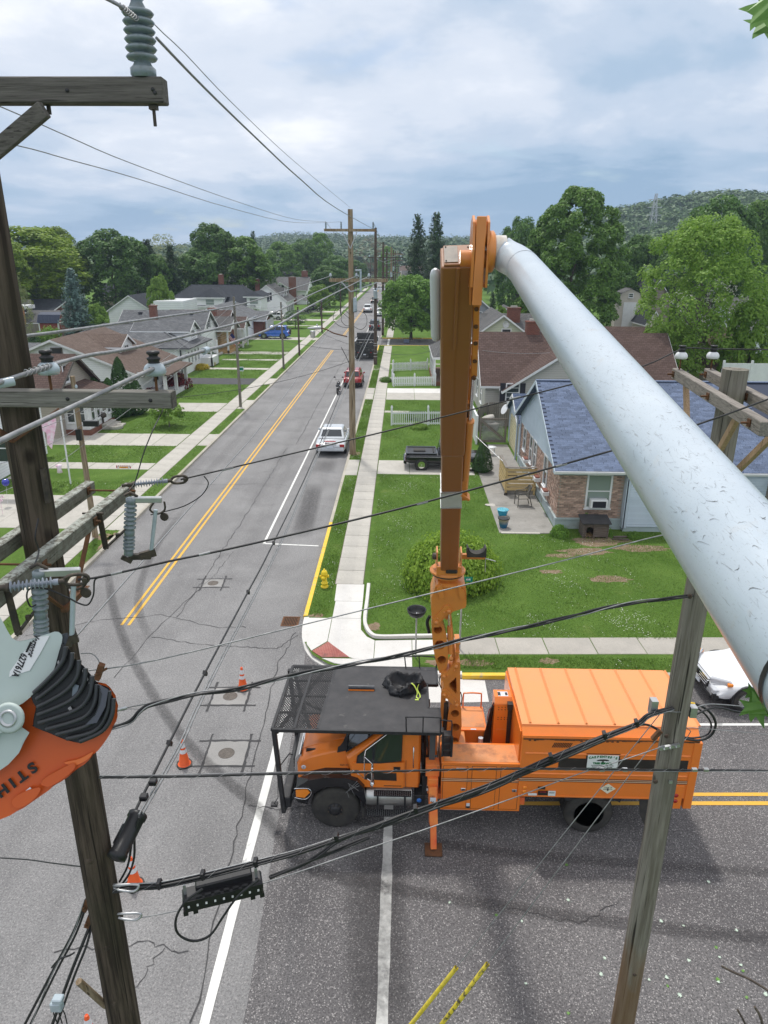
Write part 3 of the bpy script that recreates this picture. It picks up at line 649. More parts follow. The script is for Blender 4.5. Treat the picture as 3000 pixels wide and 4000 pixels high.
mt['rustlid']=mat('rubbed_orange_lid',(.7,.27,.09),.6,c2=(.52,.25,.12),sc=3,dirt=(.22,.09,.05),dsc=1.6,dlo=.48,dhi=.68,bump=.2,bsc=30)
mt['outrig']=mat('red_orange_leg',(.7,.11,.035),.5,c2=(.8,.28,.06),sc=3,stretch=(1,1,.6),dirt=(.18,.08,.04),dsc=4,dlo=.62,dhi=.72)
mt['deckblack']=mat('black_roof_deck',(.03,.03,.033),.62,c2=(.052,.05,.052),sc=3,dirt=(.17,.165,.15),dsc=3.2,dlo=.62,dhi=.82,bump=.15)
mt['stencil']=mat('black_panel_paint',(.02,.017,.015),.5,c2=(.035,.03,.025),sc=5)
mt['fiber']=None
TR=Qi('bucket_truck','orange tree service bucket truck with black roof guard, chip box and folded knuckle boom','truck',(1.5,13.1,0),0)
def T(mb,name,m_,bevel=.008,parent=TR,**k):return mb.Qf(name,m_,parent,bevel=bevel,**k)
YN,YF=11.92,14.28
b=MB();b.box(-2.0,5.9,12.66,12.78,.62,.86);b.box(-2.0,5.9,13.42,13.54,.62,.86)
for x in(-1.8,-.4,.9,2.4,3.6,5.2):b.box(x,x+.12,12.78,13.42,.66,.82)
T(b,'chassis_rail',mt['black'])
b=MB();b.Qg([(-1.28,12.1,.52),(-1.28,14.1,.52)],.07,8);b.Qg([(4.08,12.1,.52),(4.08,14.1,.52)],.11,10);b.Qd([(.12,-.2),(.24,-.08),(.24,.08),(.12,.2)],(4.08,13.1,.52),12,axis=(0,1,0));T(b,'axle',mt['black'])
b=MB();b.box(3.2,5.0,12.5,12.62,.55,.62);b.box(-1.9,-.6,12.5,12.6,.5,.56);T(b,'leaf_spring',mt['darkiron'])
b=MB();b.box(1.0,2.55,12.5,13.6,.75,.95);b.box(2.6,5.7,12.0,14.2,.96,1.02);T(b,'floor_frame',mt['black'])
def Zj(x,y0,sgn,dual,deep):
 r=.515;w=.27
 offs=(0,.33)if dual else(0,)
 for k,o in enumerate(offs):
  yc=y0+sgn*o
  b=MB();y=yc
  b.Qd([(.3,-.0),(.44,-.0),(.485,.012),(.512,.05),(.518,.1),(.518,.17),(.512,.22),(.485,.255),(.44,.27),(.3,.27)],(x,y,r),40,axis=(0,sgn,0))
  ty=T(b,'tyre',mt['rubber'],0)
  b=MB()
  for j in range(40):
   a=2*math.pi*j/40;ca,sa=math.cos(a),math.sin(a)
   for yy in(.055,.135):b.bar((x+ca*.512,y+sgn*(yy),r+sa*.512),(x+ca*.512,y+sgn*(yy+.065),r+sa*.512),.035,.022,upv=(ca,0,sa))
  b.Qf('tread',mt['rubber'],ty,kind='stuff')
  b=MB()
  if deep and k==0:
   b.Qd([(.315,.0),(.3,.02),(.285,.06),(.275,.16),(.24,.19),(.2,.17),(.17,.175),(.12,.13),(.09,.09),(0,.085)],(x,y,r),32,axis=(0,sgn,0))
   rim=b.Qf('rim',mt['black'],ty)
  else:
   b.Qd([(.315,.005),(.3,.02),(.285,.045),(.26,.05),(.22,.025),(.155,-.005),(.12,-.01),(.11,-.05),(.06,-.07),(0,-.07)],(x,y,r),32,axis=(0,sgn,0))
   rim=b.Qf('rim',mt['black'],ty)
  b=MB()
  for j in range(8):
   a=2*math.pi*j/8+.2;c=(x+.145*math.cos(a),y,r+.145*math.sin(a));q=.12 if(deep and k==0)else-.035
   b.Qd([(.018,-.0),(.018,.028),(0,.03)],(c[0],c[1]+sgn*q,c[2]),6,axis=(0,-sgn,0))
  for j in range(5):
   a=2*math.pi*j/5+.5;b.Qd([(.028,0),(.028,.004),(0,.004)],(x+.235*math.cos(a),y+sgn*(.155 if deep else .022),r+.235*math.sin(a)),10,axis=(0,-sgn,0),mi=1)
  if k==0:b.Qf('lug_nuts',[mt['darkiron'],mt['plastic']],ty)
Zj(-1.28,12.0,1,False,False);Zj(-1.28,14.25,-1,False,False)
Zj(4.09,12.02,1,True,True);Zj(4.09,14.22,-1,True,True)
CY0,CY1=12.1,14.1
prof=[(-.88,1.02),(.5,1.0),(.52,1.15),(.52,2.3),(.46,2.44),(.3,2.5),(.02,2.5),(-.12,2.45),(-1.06,1.74),(-1.0,1.5),(-.92,1.2)]
def Zk(prof,y0,y1,zt,tuck,name,m_,nst=7,round_=.09,crown=.03):
 b=MB();n=len(prof);v=[]
 sts=[(0,-1),(.012,-.5),(.06,-.0)];ys=[]
 W_=y1-y0
 fr=[0,.02,.08,.5,.92,.98,1];ins=[.07,.02,0,0,0,.02,.07]
 cx_=sum(p[0]for p in prof)/n;cz_=sum(p[1]for p in prof)/n
 for f_,i_ in zip(fr,ins):
  for p in prof:
   y=y0+W_*f_
   h=max(0,p[1]-zt);t_=tuck*h
   if f_<.5:y+=t_*(1-2*f_)
   elif f_>.5:y-=t_*(2*f_-1)
   d=Qa((cx_-p[0],cz_-p[1]));d=d/max(d.length,.01)*i_
   v.append((p[0]+d.x,y,p[1]+d.y+(crown*4*f_*(1-f_)if p[1]>zt else 0)))
 f=[(i*n+j,i*n+(j+1)%n,(i+1)*n+(j+1)%n,(i+1)*n+j)for i in range(len(fr)-1)for j in range(n)]
 b.add(v,f,0,True);b.add(v[:n],[tuple(range(n-1,-1,-1))]);b.add(v[-n:],[tuple(range(n))])
 return b
cab=T(Zk(prof,CY0,CY1,1.75,.22,'cab',None),'cab',mt['orange'],.012,seg=2)
hp=[(-.95,1.05),(-.98,1.78),(-1.14,1.78),(-1.45,1.73),(-1.9,1.6),(-2.06,1.5),(-2.12,1.36),(-2.1,.98),(-1.7,1.0)]
hood=T(Zk(hp,CY0+.14,CY1-.14,1.1,.16,'hood',None,crown=.06),'hood',mt['orange'],.01,seg=2)
b=MB()
for y_ in(12.62,13.58):b.bar((-2.02,y_,1.6),(-1.12,y_+(.05 if y_<13 else-.05),1.84),.03,.012)
b.Qf('hood_crease',mt['orange'],hood)
b=MB();b.box(-1.93,-1.7,12.47,12.52,1.585,1.67);T(b,'hood_vent',mt['plastic'],.004)
def Zl(y0,y1,sg):
 b=MB();P=[]
 for i in range(15):
  a=math.pi*(.02+.92*i/14);P.append((-1.28+.6*math.cos(a),.54+.6*math.sin(a)))
 outer=[(-.62,.78),(-.66,1.1),(-.8,1.28),(-1.05,1.36),(-1.5,1.36),(-1.85,1.27),(-2.1,1.08),(-2.16,.86),(-2.06,.7),(-1.9,.66)]
 b.Qh(outer+list(reversed(P)),y0,y1,'y');o=T(b,'fender',mt['black_gloss'],.05,seg=4)
 return o
mt['black_gloss']=QV('black_gloss',(.012,.012,.014),.16,(.08,.075,.07),.35)
f1=Zl(11.97,12.34,1);f2=Zl(13.86,14.23,-1)
b=MB();b.Qh([(-2.1,.86),(-1.92,.84),(-1.8,.98),(-1.86,1.06),(-2.1,1.04)],11.955,12.02,'y');hl=T(b,'turn_lamp',mt['amber'],.012)
b=MB();b.Qg(Qb([(-2.13,11.96,.84),(-1.9,11.95,.81),(-1.77,11.95,.97),(-1.84,11.95,1.09),(-2.13,11.96,1.07)],3),.01,5);b.Qf('lamp_trim',mt['chrome'],hl)
b=MB()
for k in range(3):b.bar((-1.05+.06*k,11.965,.98+.06*k),(-.8+.02*k,11.962,1.3-.06*k),.007,.004)
for p,q in(((-1.0,1.24),(-.78,1.05)),((-1.02,1.02),(-.98,.86)),((-.98,1.2),(-.86,.92))):b.bar((p[0],11.965,p[1]),(q[0],11.965,q[1]),.005,.004)
b.Qf('scuff',mat('scratch_grey',(.3,.3,.3),.7),f1)
b=MB();b.Qh([(-2.2,1.02),(-2.17,1.44),(-2.08,1.58),(-2.02,1.58),(-2.09,1.02)],12.42,13.78,'y');gr=T(b,'grille',mt['chrome'],.02,seg=2)
b=MB();[b.box(-2.215,-2.19,12.52,13.68,1.08+.085*k,1.13+.085*k)for k in range(4)];b.Qf('grille_slats',mt['plastic'],gr)
b=MB();b.box(-2.42,-2.22,12.0,14.2,.52,.8);T(b,'bumper',mt['black'],.03,seg=2)
for yy in(12.0,14.16):
 b=MB();b.bar((-2.5,yy,2.56),(-2.38,yy,.42),.09,.11);b.bar((-2.38,yy,.47),(-2.12,yy+(.12 if yy<13 else-.12),.85),.07,.07);T(b,'guard_post',mt['black'])
b=MB();b.Qg([(-2.44,12.1,1.52),(-2.3,12.5,1.52),(-2.22,12.5,1.5)],.014,6);b.bar((-2.5,12.1,1.5),(-2.42,12.1,1.5),.06,.07);b.Qg([(-2.48,12.05,1.45),(-2.5,12.05,.75),(-2.6,12.05,.56)],.009,5);b.box(-2.66,-2.52,12.0,12.12,.53,.58);T(b,'hood_mirror',mt['plastic'],.004)
def Zi(name,pts,m_,parent=TR,th=.006):
 b=MB();n=(Qa(pts[1])-Qa(pts[0])).cross(Qa(pts[2])-Qa(pts[0])).normalized()*th
 k=len(pts);b.add([Qa(p)for p in pts]+[Qa(p)+n for p in pts],[tuple(range(k-1,-1,-1)),tuple(range(k,2*k))]+[(i,(i+1)%k,(i+1)%k+k,i+k)for i in range(k)])
 return b.Qf(name,m_,parent)
Zi('cowl',[(-1.24,12.26,1.775),(-1.24,13.94,1.775),(-1.04,13.94,1.835),(-1.04,12.26,1.835)],mt['plastic'])
ws=Zi('windshield',[(-.16,12.3,2.485),(-.16,13.9,2.485),(-1.06,13.96,1.8),(-1.06,12.24,1.8)],mt['glass_car'],th=-.006)
b=MB()
for y_ in(12.6,13.1):b.bar((-1.1,y_,1.84),(-.8,y_+.35,2.05),.012,.012)
b.Qf('wiper',mt['plastic'],ws)
def wy(z):return CY0+.22*max(0,z-1.75)-.008
for far in(0,1):
 def yy(z,e=0):return(wy(z)-e)if not far else(CY0+CY1-wy(z)+e)
 W1=[(-.8,1.68),(-.3,1.69),(.1,1.75),(.12,2.38),(.07,2.43),(-.07,2.43),(-.78,1.84)]
 pts=[(x,yy(z,.004),z)for x,z in W1]
 sl_=[(x+(x+.2)*.05,yy(z,.002),z+(z-2.08)*.08)for x,z in W1]
 door=MB();D_=[(-.9,1.06),(.16,1.06),(.18,1.5),(.18,2.42),(.12,2.475),(-.26,2.475),(-.46,2.34),(-.94,1.74),(-.97,1.4)]
 lo=[(-.9,1.04),(.16,1.04),(.18,1.68),(-.9,1.66),(-.95,1.4)]
 s=1 if not far else-1;y_o=CY0-.012 if not far else CY1+.012
 door.Qh(lo,y_o,y_o+s*.03,'y');dr=T(door,'door',mt['orange'],.008)
 Zi('window_seal',sl_ if not far else list(reversed(sl_)),mt['plastic'],dr,.004)
 gl=Zi('window',[(p[0],p[1]-s*.006,p[2])for p in pts]if not far else list(reversed([(p[0],p[1]-s*.006,p[2])for p in pts])),mt['glass_car'],dr,.003)
 if not far:
  b=MB();b.bar((-.46,yy(1.72,.016),1.72),(-.42,yy(2.12,.016),2.12),.02,.01);b.Qf('window_divider',mt['plastic'],dr)
  b=MB();b.box(-.05,.09,y_o-.012,y_o-.002,1.47,1.58);b.Qf('door_handle',mt['plastic'],dr)
  b=MB();b.Qh([(-.66,1.24),(.02,1.22),(.01,1.42),(-.66,1.42)],y_o-.004,y_o-.001,'y');b.Qf('black_panel',mt['stencil'],dr)
  b=MB();b.box(-.93,-.78,y_o-.006,y_o-.001,1.42,1.475);pl=b.Qf('badge',mt['plastic'],dr);Zz('F750','badge_text',.062,mt['chrome'],dr,(-.855,y_o-.009,1.447),sx=1.05)
  Zz('869-3704','door_number',.062,mt['stencil'],TR,(-1.06,12.205,1.5),sx=1.0)
  b=MB();b.Qg([(.36,12.1,2.08),(.36,12.06,2.06),(.36,12.05,1.6),(.36,12.1,1.57)],.014,6);T(b,'grab_handle',mt['chrome'],0)
  b=MB();b.Qd([(.05,0),(.05,.004),(0,.004)],(-1.95,12.19,1.44),16,axis=(0,-1,0));T(b,'round_decal',mt['plate'],0)
  Zz('HV\nAM','decal_text',.03,mt['redlens'],TR,(-1.95,12.184,1.44))
 b=MB();b.box(-.25,.12,y_o-.005*s,y_o+.002*s,1.08,1.095)if not far else None
 if not far:b.Qf('trim_strip',mt['stencil'],dr)
b=MB();b.box(.205,.212,12.085,12.1,1.04,1.74);T(b,'shut_line',mt['stencil'],0)
for s,y0 in((-1,12.06),(1,14.14)):
 b=MB()
 e=s*.32
 b.Qg([(-.2,y0+.02*s,2.42),(-.62,y0+e*.7,2.18),(-.64,y0+e,2.08)],.011,6)
 b.Qg([(-.64,y0+e,2.12),(-.64,y0+e,1.56),(-.9,y0,1.5)],.011,6);b.Qg([(-.64,y0+e,1.62),(-.5,y0,1.5)],.01,6)
 b.Qg([(-.64,y0+e,2.1),(-.48,y0+e*1.2,1.98),(-.44,y0+e*1.25,1.5),(-.58,y0+e,1.56)],.01,6);br_=T(b,'mirror_bracket',mt['chrome'],0)
 b=MB();b.box(-.5,-.455,y0+e*1.25-.09,y0+e*1.25+.09,1.58,1.96);b.Qf('mirror',mt['chrome'],br_,bevel=.02)
 b=MB();b.Qd([(.085,0),(.06,.05),(0,.07)],(-.46,y0+e*1.2,1.5),14,axis=(-1,0,.2));b.Qf('convex_mirror',mt['chrome'],br_)
mt['tankalu']=mat('brushed_tank',(.62,.62,.6),.35,met=.85,c2=(.45,.44,.42),sc=4,dirt=(.2,.15,.09),dsc=3,dlo=.55,dhi=.75)
b=MB();b.Qg([(-.45,12.3,.72),(.34,12.3,.72)],.25,20);tk=T(b,'fuel_tank',mt['tankalu'],.01)
b=MB();b.Qg([(-.62,12.28,.72),(-.44,12.28,.72)],.24,20);T(b,'tank_end',mt['tankalu'],0)
b=MB();[b.box(x,x+.04,12.03,12.04,.52,.92)for x in(-.4,.18)];b.Qf('tank_strap',mt['black'],tk)
def Zh(name,x0,x1,y0,y1,z,parent=TR):
 b=MB();b.box(x0,x1,y0,y1,z-.03,z);o=T(b,name,mt['black'],.004);b=MB();i=0
 nx=int((x1-x0)/.045);ny=int((y1-y0)/.035)
 for i in range(nx):
  for j in range(ny):
   cx_=x0+.03+i*.045;cy_=y0+.02+j*.035;a=.6 if(i+j)%2 else-.6
   b.bar((cx_-.012*math.cos(a),cy_-.012*math.sin(a),z+.002),(cx_+.012*math.cos(a),cy_+.012*math.sin(a),z+.002),.007,.006)
 b.Qf('tread_pattern',mt['galv'],o,kind='stuff');return o
Zh('cab_step',-.46,.33,11.97,12.14,.93);Zh('lower_step',-.62,.45,11.97,12.16,.4)
b=MB();b.box(.4,.62,12.05,12.35,.62,.88);T(b,'battery_box',mt['black']);b=MB();b.Qd([(.05,0),(.05,.012),(0,.012)],(.5,12.05,.76),14,axis=(0,-1,0));T(b,'blue_cap',mat('blue_cap',(.05,.2,.62),.4),0)
b=MB();b.box(-.72,-.66,12.02,12.3,.3,1.0);T(b,'mud_flap',mt['rubber'],.004)
GZ=2.6
b=MB()
o_=[(-1.6,YN),(.88,YN),(.88,12.72),(.68,12.72),(.68,13.62),(.88,13.62),(.88,YF),(-1.42,YF)]
b.Qh(o_,GZ-.012,GZ,'z');deck=T(b,'guard_deck',mt['deckblack'],0)
b=MB()
for p,q in(((-2.52,YN),(.9,YN)),((-2.44,YF),(.9,YF)),((-2.52,YN),(-2.44,YF)),((.9,YN),(.9,12.72)),((.9,13.62),(.9,YF)),((.66,12.7),(.66,13.64)),((.66,12.71),(.9,12.71)),((.66,13.63),(.9,13.63)),((-1.6,YN),(-1.42,YF)),((-2.08,YN),(-1.95,YF))):
 b.bar((p[0],p[1],GZ-.035),(q[0],q[1],GZ-.035),.06,.075)
for yy_ in(12.5,13.1,13.7):b.bar((-2.5+(yy_-YN)*.03,yy_,GZ-.03),(-1.52+(yy_-12)*.06,yy_,GZ-.03),.035,.05)
b.bar((-2.45,12.0,GZ-.16),(-1.75,14.2,GZ-.16),.08,.05);b.bar((-2.4,14.2,GZ-.13),(-1.75,12.0,GZ-.13),.08,.05)
b.bar((-2.1,13.1,GZ-.15),(-1.1,12.7,GZ-.35),.05,.05)
T(b,'guard_frame',mt['black'],.005)
b=MB();st=.052;x0a,x0b=-2.49,-2.41;ly=YF-YN
def mesh_clip(c,sg):
 n=40;P=[]
 for i in range(n+1):
  y=YN+ly*i/n;x=c+sg*(y-YN)*.62;f_=(y-YN)/ly
  if-2.5+.07*f_<x<-1.6+.17*f_:P.append((x,y))
 return P
for sg in(1,-1):
 c=-4.2 if sg>0 else-2.6
 while c<(-1.5 if sg>0 else .2):
  P=mesh_clip(c,sg)
  if len(P)>1:b.bar((*P[0],GZ-.004),(*P[-1],GZ-.004),.021,.008)
  c+=st
T(b,'mesh_panel',mt['black'],0,kind='stuff')
b=MB();b.Qg([(-1.07,13.36,GZ+.05),(-.5,13.36,GZ+.05)],.055,12);T(b,'roller_pad',mat('pad_vinyl',(.025,.028,.035),.35,c2=(.06,.065,.075),sc=8),.006);b=MB();b.box(-1.07,-.5,13.29,13.305,GZ+.004,GZ+.03);T(b,'pad_bracket',mt['orange'],0)
b=MB()
b.Qg(Qb([(.2,YN,GZ-.02),(.19,YN-.02,GZ+.3),(.24,YN-.02,GZ+.36),(.82,YN-.02,GZ+.36),(.88,YN-.02,GZ+.3),(.88,YN,GZ-.02)],2),.016,6);b.Qg([(.53,YN-.02,GZ-.02),(.53,YN-.02,GZ+.36)],.014,6)
b.Qg(Qb([(.88,YN-.02,GZ+.3),(1.06,YN-.02,GZ+.28),(1.11,YN-.02,GZ+.2),(1.11,YN,2.0)],2),.014,6)
T(b,'guard_rail',mt['black'],0)
b=MB();b.Qg(Qb([(.2,YF,GZ),(.17,YF+.02,GZ+.24),(.22,YF+.02,GZ+.28),(.86,YF+.02,GZ+.28),(.9,YF,GZ)],2),.016,6);b.Qg([(.52,YF,GZ),(.5,YF+.02,GZ+.28)],.014,6);T(b,'far_guard_rail',mt['black'],0)
b=MB()
for z in(2.52,2.36,2.2,2.04):b.box(.93,1.13,YN-.02,YN+.16,z-.02,z)
b.bar((.93,YN-.02,2.02),(.93,YN-.02,2.62),.03,.03);b.bar((1.13,YN-.02,2.02),(1.13,YN-.02,2.5),.03,.03);b.box(.93,.95,YN,YN+.16,2.0,2.6);b.box(1.11,1.13,YN,YN+.16,2.0,2.5)
T(b,'step_cage',mt['black'],0)
b=MB();b.bar((.75,12.2,2.58),(.75,12.2,1.62),.12,.08);b.box(.64,.88,12.1,12.3,1.56,1.62);T(b,'guard_support',mat('grey_support',(.09,.095,.1),.5),.004)
b=MB();
for(x,y,r_,z1)in((.62,13.9,.07,2.5),(.64,12.5,.05,2.3),(.63,13.3,.05,2.2),(.7,12.8,.03,2.1),(.72,13.6,.03,2.2)):b.Qg([(x,y,.9),(x,y,z1)],r_,8)
T(b,'exhaust_stack',mt['darkiron'],0)
b=MB();b.box(.56,.9,12.1,14.1,.85,1.35);T(b,'cab_gap_frame',mt['black'])
b=MB();rr=random.Random(5)
for i in range(9):
 y_=12.2+i*.16;b.Qg(Qb([(.6,y_,1.2),(.64+rr.uniform(-.04,.06),y_+.1,1.6),(.66,y_-.05,2.0),(.62,y_,2.3)],3),.018,5)
T(b,'hose_bundle',mt['plastic'],0)
b=MB();b.box(.62,.9,12.0,12.24,1.42,1.72);b.box(.66,.88,11.92,12.16,1.05,1.42);b.box(.68,.86,12.0,14.1,1.0,1.2);T(b,'outrigger_housing',mt['outrig'],.008)
b=MB();b.bar((.76,11.86,1.3),(.79,11.62,.55),.17,.14);T(b,'outrigger_leg',mt['outrig'],.01)
b=MB();b.bar((.785,11.66,.62),(.8,11.45,.06),.125,.1);T(b,'outrigger_foot_tube',mt['outrig'],.01)
b=MB();b.box(.62,.98,11.28,11.62,.012,.05);T(b,'outrigger_pad',mt['rust'],.006)
b=MB();b.box(.71,.83,11.7,11.71,.98,1.14);T(b,'warning_label',mt['plate'],0)
Zz('V','label_text',.09,mt['stencil'],TR,(.765,11.695,1.03))
b=MB();b.box(.64,.76,11.905,11.915,1.14,1.26);T(b,'warning_label',mt['plate'],0);b=MB();b.box(.64,.76,11.899,11.904,1.21,1.26);T(b,'label_band',mt['stencil'],0)
b=MB();b.Qh([(.64,1.7),(.86,1.7),(.84,2.55),(.7,2.55)],12.34,12.5,'y');T(b,'orange_upright',mt['orange'],.006)
b=MB();b.box(.94,2.6,YN,12.5,.64,1.83);T(b,'toolbox',mt['orange'],.01)
b=MB();b.box(.93,2.61,YN-.015,12.56,1.832,1.862);T(b,'toolbox_lid',mt['orange'],.006)
b=MB();b.box(.99,2.55,YN+.03,12.5,1.863,1.868);T(b,'lid_top',mt['rustlid'],0)
for x0,x1 in((.98,1.47),(1.57,2.06),(2.16,2.53)):
 b=MB();b.box(x0-.008,x1+.008,YN-.005,YN+.01,.692,1.778);T(b,'door_gap',mt['stencil'],0)
 b=MB();b.box(x0,x1,YN-.012,YN+.008,.7,1.77);d_=T(b,'toolbox_door',mt['orange'],.006)
 lx=x1-.12 if x1<2 else(x1-.12 if x1>2.4 else x0+.02)
 if x0==1.57:lx=x0+.03
 b=MB();b.box(lx,lx+.1,YN-.024,YN-.013,1.16,1.23);b.Qf('latch',mt['chrome'],d_,bevel=.008)
 b=MB();b.box(lx+.03,lx+.07,YN-.028,YN-.025,1.175,1.205);b.Qf('latch_slot',mt['stencil'],d_)
b=MB();b.box(1.24,1.43,YN-.016,YN-.0125,1.69,1.735);T(b,'small_label',mt['plate'],0);Zz('KEEP AWAY\nFROM MACHINE','small_label_text',.018,mt['stencil'],TR,(1.335,YN-.018,1.713))
b=MB();b.box(1.485,1.555,YN-.006,YN-.001,.7,.83);T(b,'small_label',mt['plate'],0);b=MB();b.box(1.485,1.555,YN-.009,YN-.0065,.7,.755);T(b,'label_band',mt['stencil'],0)
for z,m_ in((1.475,'stencil'),(1.455,'whitep'),(1.435,'stencil'),(1.415,'whitep'),(1.398,'stencil')):
 if m_=='whitep'and'whitep'not in mt:mt['whitep']=mat('pinstripe_cream',(.75,.6,.42),.5)
 b=MB();h=.009
 b.box(.94,2.6,YN-.017,YN-.0128,z-h/2,z+h/2);T(b,'pinstripe',mt[m_],0)
b=MB();b.box(1.02,1.9,12.0,12.3,.56,.62);T(b,'slide_step',mt['galv'],.004)
b=MB();b.box(2.6,2.7,YN+.02,12.2,.8,.98);T(b,'red_bracket',mt['outrig'],.006);b=MB();b.box(.84,.94,YN+.05,12.2,.88,1.0);T(b,'red_bracket',mt['outrig'],.006)
b=MB();b.box(.94,2.48,12.5,14.2,.96,1.0);T(b,'body_floor',mt['orange2'],0)
b=MB();b.box(1.22,2.0,13.3,14.1,1.0,1.62);T(b,'far_bin',mt['orange2'],.006)
b=MB();b.box(1.2,2.02,13.26,14.14,1.62,1.66);T(b,'far_bin_lid',mt['orange'],.006);b=MB();b.box(1.24,1.98,13.36,14.08,1.661,1.665);T(b,'lid_top',mt['rustlid'],0)
b=MB();b.box(1.66,1.78,13.262,13.3,1.664,1.667);T(b,'small_label',mt['plate'],0)
b=MB();b.Qg(Qb([(1.55,14.1,1.64),(1.55,14.12,1.98),(1.6,14.12,2.04),(1.92,14.12,2.04),(1.97,14.12,1.98),(1.97,14.1,1.64)],2),.018,6);T(b,'hand_hoop',mt['orange'],0)
b=MB();b.Qg([(1.88,13.18,1.25),(1.88,13.18,1.52)],.055,12);T(b,'oil_filter',mt['plate'],0)
b=MB();b.box(1.82,1.96,13.1,13.28,1.0,1.25);T(b,'hydraulic_valve',mt['orange2'],.01)
b=MB()
for i in range(7):
 x=2.02+i*.022;b.Qg(Qb([(x-.1,13.1+i*.02,1.0),(x-.06,13.25,1.4),(x,13.2+.03*i,1.9),(x+.05,13.15,2.3),(x+.12,13.2,2.45)],4),.02,5)
T(b,'hose_bundle',mt['plastic'],0)
b=MB();[b.Qg(Qb([(2.0+.03*k,13.22,1.95),(2.03+.03*k,13.18,2.25),(2.13+.02*k,13.15,2.42)],3),.011,5)for k in range(3)];T(b,'red_hose',mat('red_hose',(.35,.05,.03),.5),0)
b=MB();b.box(2.12,2.5,13.05,13.42,1.0,2.5);T(b,'pedestal_cover',mt['orange'],.012)
b=MB();b.Qh([(13.05,2.5),(13.42,2.5),(13.42,2.62),(13.15,2.62)],2.12,2.5,'x');T(b,'pedestal_cap',mt['orange'],.006)
b=MB();b.box(2.17,2.45,13.043,13.052,1.3,1.86);T(b,'pedestal_door',mt['orange'],.006)
b=MB();b.box(2.2,2.42,13.04,13.06,1.0,1.24);T(b,'dark_opening',mt['stencil'],0)
b=MB();[b.Qd([(.011,0),(.011,.008),(0,.009)],(x,13.05,z),8,axis=(0,-1,0))for x in(2.21,2.28,2.35,2.41)for z in(2.42,2.36,2.16,2.11)];T(b,'bolts',mt['rust'],0)
b=MB();b.box(2.2,2.42,13.17,13.34,2.621,2.624);T(b,'small_label',mt['plate'],0);b=MB();b.box(2.2,2.26,13.19,13.32,2.6245,2.626);b.box(2.36,2.41,13.2,13.31,2.6245,2.626);T(b,'label_band',mt['stencil'],0)
b=MB();b.box(2.1,2.52,13.0,13.9,1.0,1.3);b.Qg([(2.25,12.9,1.1),(2.4,12.9,1.1)],.08,10);T(b,'winch',mt['darkiron'],.01)
BX0,BX1=2.53,6.06;BY0,BY1=11.88,14.30;BZ=2.78
mt['boxside']=mt['orange']
b=MB();prof=[(BY0,1.1),(BY0,2.56),(BY0+.2,BZ-.04),(BY1-.2,BZ-.04),(BY1,2.56),(BY1,1.1)]
b.Qh(prof,BX0,BX1,'x');box=T(b,'chip_box',mt['orange'],.006)
b=MB();b.Qh([(BY0+.16,BZ-.045),(BY0+.2,BZ-.03),(BY1-.2,BZ-.03),(BY1-.16,BZ-.045)],BX0-.005,BX1+.0,'x');roof=T(b,'box_roof',mt['orange_roof'],.004)
for i in range(7):
 x=2.7+.565*i
 b=MB();b.Qh([(x-.032,BZ-.031),(x,BZ+.006),(x+.032,BZ-.031)],BY0+.19,BY1-.22,'y');T(b,'roof_rib',mt['orange_roof'],0)
b=MB();b.box(BX0-.008,BX1,BY0-.012,BY0+.01,2.53,2.56);b.bar((BX0,BY0-.008,2.585),(BX1,BY0-.008,2.585),.02,.03);T(b,'eave_lip',mt['orange'],.004)
b=MB();rr=random.Random(12)
for i in range(34):
 x=BX0+.02+i*.103;b.box(x,x+.1,BY0-.016,BY0-.0125,2.5+rr.uniform(-.012,.012),2.53)
 if rr.random()<.4:b.box(x,x+.05,BY0-.016,BY0-.0125,2.47,2.5)
T(b,'rust_seam',mt['rust'],0)
b=MB()
for i in range(11):
 x=3.14+i*.034;b.bar((x,BY0-.004,2.32),(x+.05,BY0-.004,2.43),.014,.012,upv=(0,1,0))
T(b,'vent_slots',mt['stencil'],0)
for z0 in(2.16,1.66):
 b=MB();b.Qh([(BY0+.01,z0-.03),(BY0-.018,z0-.012),(BY0-.018,z0+.012),(BY0+.01,z0+.03)],BX0+.08,BX1-.14,'x');T(b,'side_ridge',mt['orange'],.004)
b=MB();b.box(3.3,5.9,BY0-.008,BY0-.002,1.78,2.06);T(b,'black_panel',mt['stencil'],0)
for z,m_ in((1.555,'stencil'),(1.535,'whitep'),(1.515,'stencil'),(1.495,'whitep'),(1.478,'stencil')):
 b=MB();b.box(BX0,5.95,BY0-.01,BY0-.0035,z-.0045,z+.0045);T(b,'pinstripe',mt[m_],0)
b=MB();b.box(BX0,5.75,BY0-.014,BY0,1.08,1.12);b.box(5.62,5.9,BY0-.02,BY0+.05,.86,1.44);T(b,'lower_edge',mt['orange'],.004)
b=MB();b.box(5.95,BX1+.06,BY0-.02,BY0+.12,.86,2.5);T(b,'rear_post',mt['orange'],.01)
b=MB();b.box(BX0-.03,BX0,12.0,14.2,1.1,2.6);T(b,'front_panel',mt['orange'],.004)
b=MB();b.box(BX0-.12,BX0-.04,13.0,13.08,1.1,2.45);b.box(BX0-.14,BX0-.02,12.96,13.12,2.42,2.55);T(b,'front_bracket',mt['stencil'],0)
b=MB();b.Qh([(5.05,1.08),(5.38,1.08),(5.34,.62),(5.25,.35),(5.12,.62)],BY0+.04,BY0+.055,'y');T(b,'mud_flap',mt['rubber'],0)
b=MB();b.Qh([(3.5,1.08),(4.7,1.08),(4.66,.95),(4.45,1.06),(3.75,1.06),(3.54,.95)],BY0+.02,BY0+.55,'y');T(b,'wheel_guard',mt['black'],0)
def Zm(name,x0,x1,z0,z1,m_,e=.014,th=.005):b=MB();b.box(x0,x1,BY0-e-th,BY0-e,z0,z1);return T(b,name,mt[m_],0)
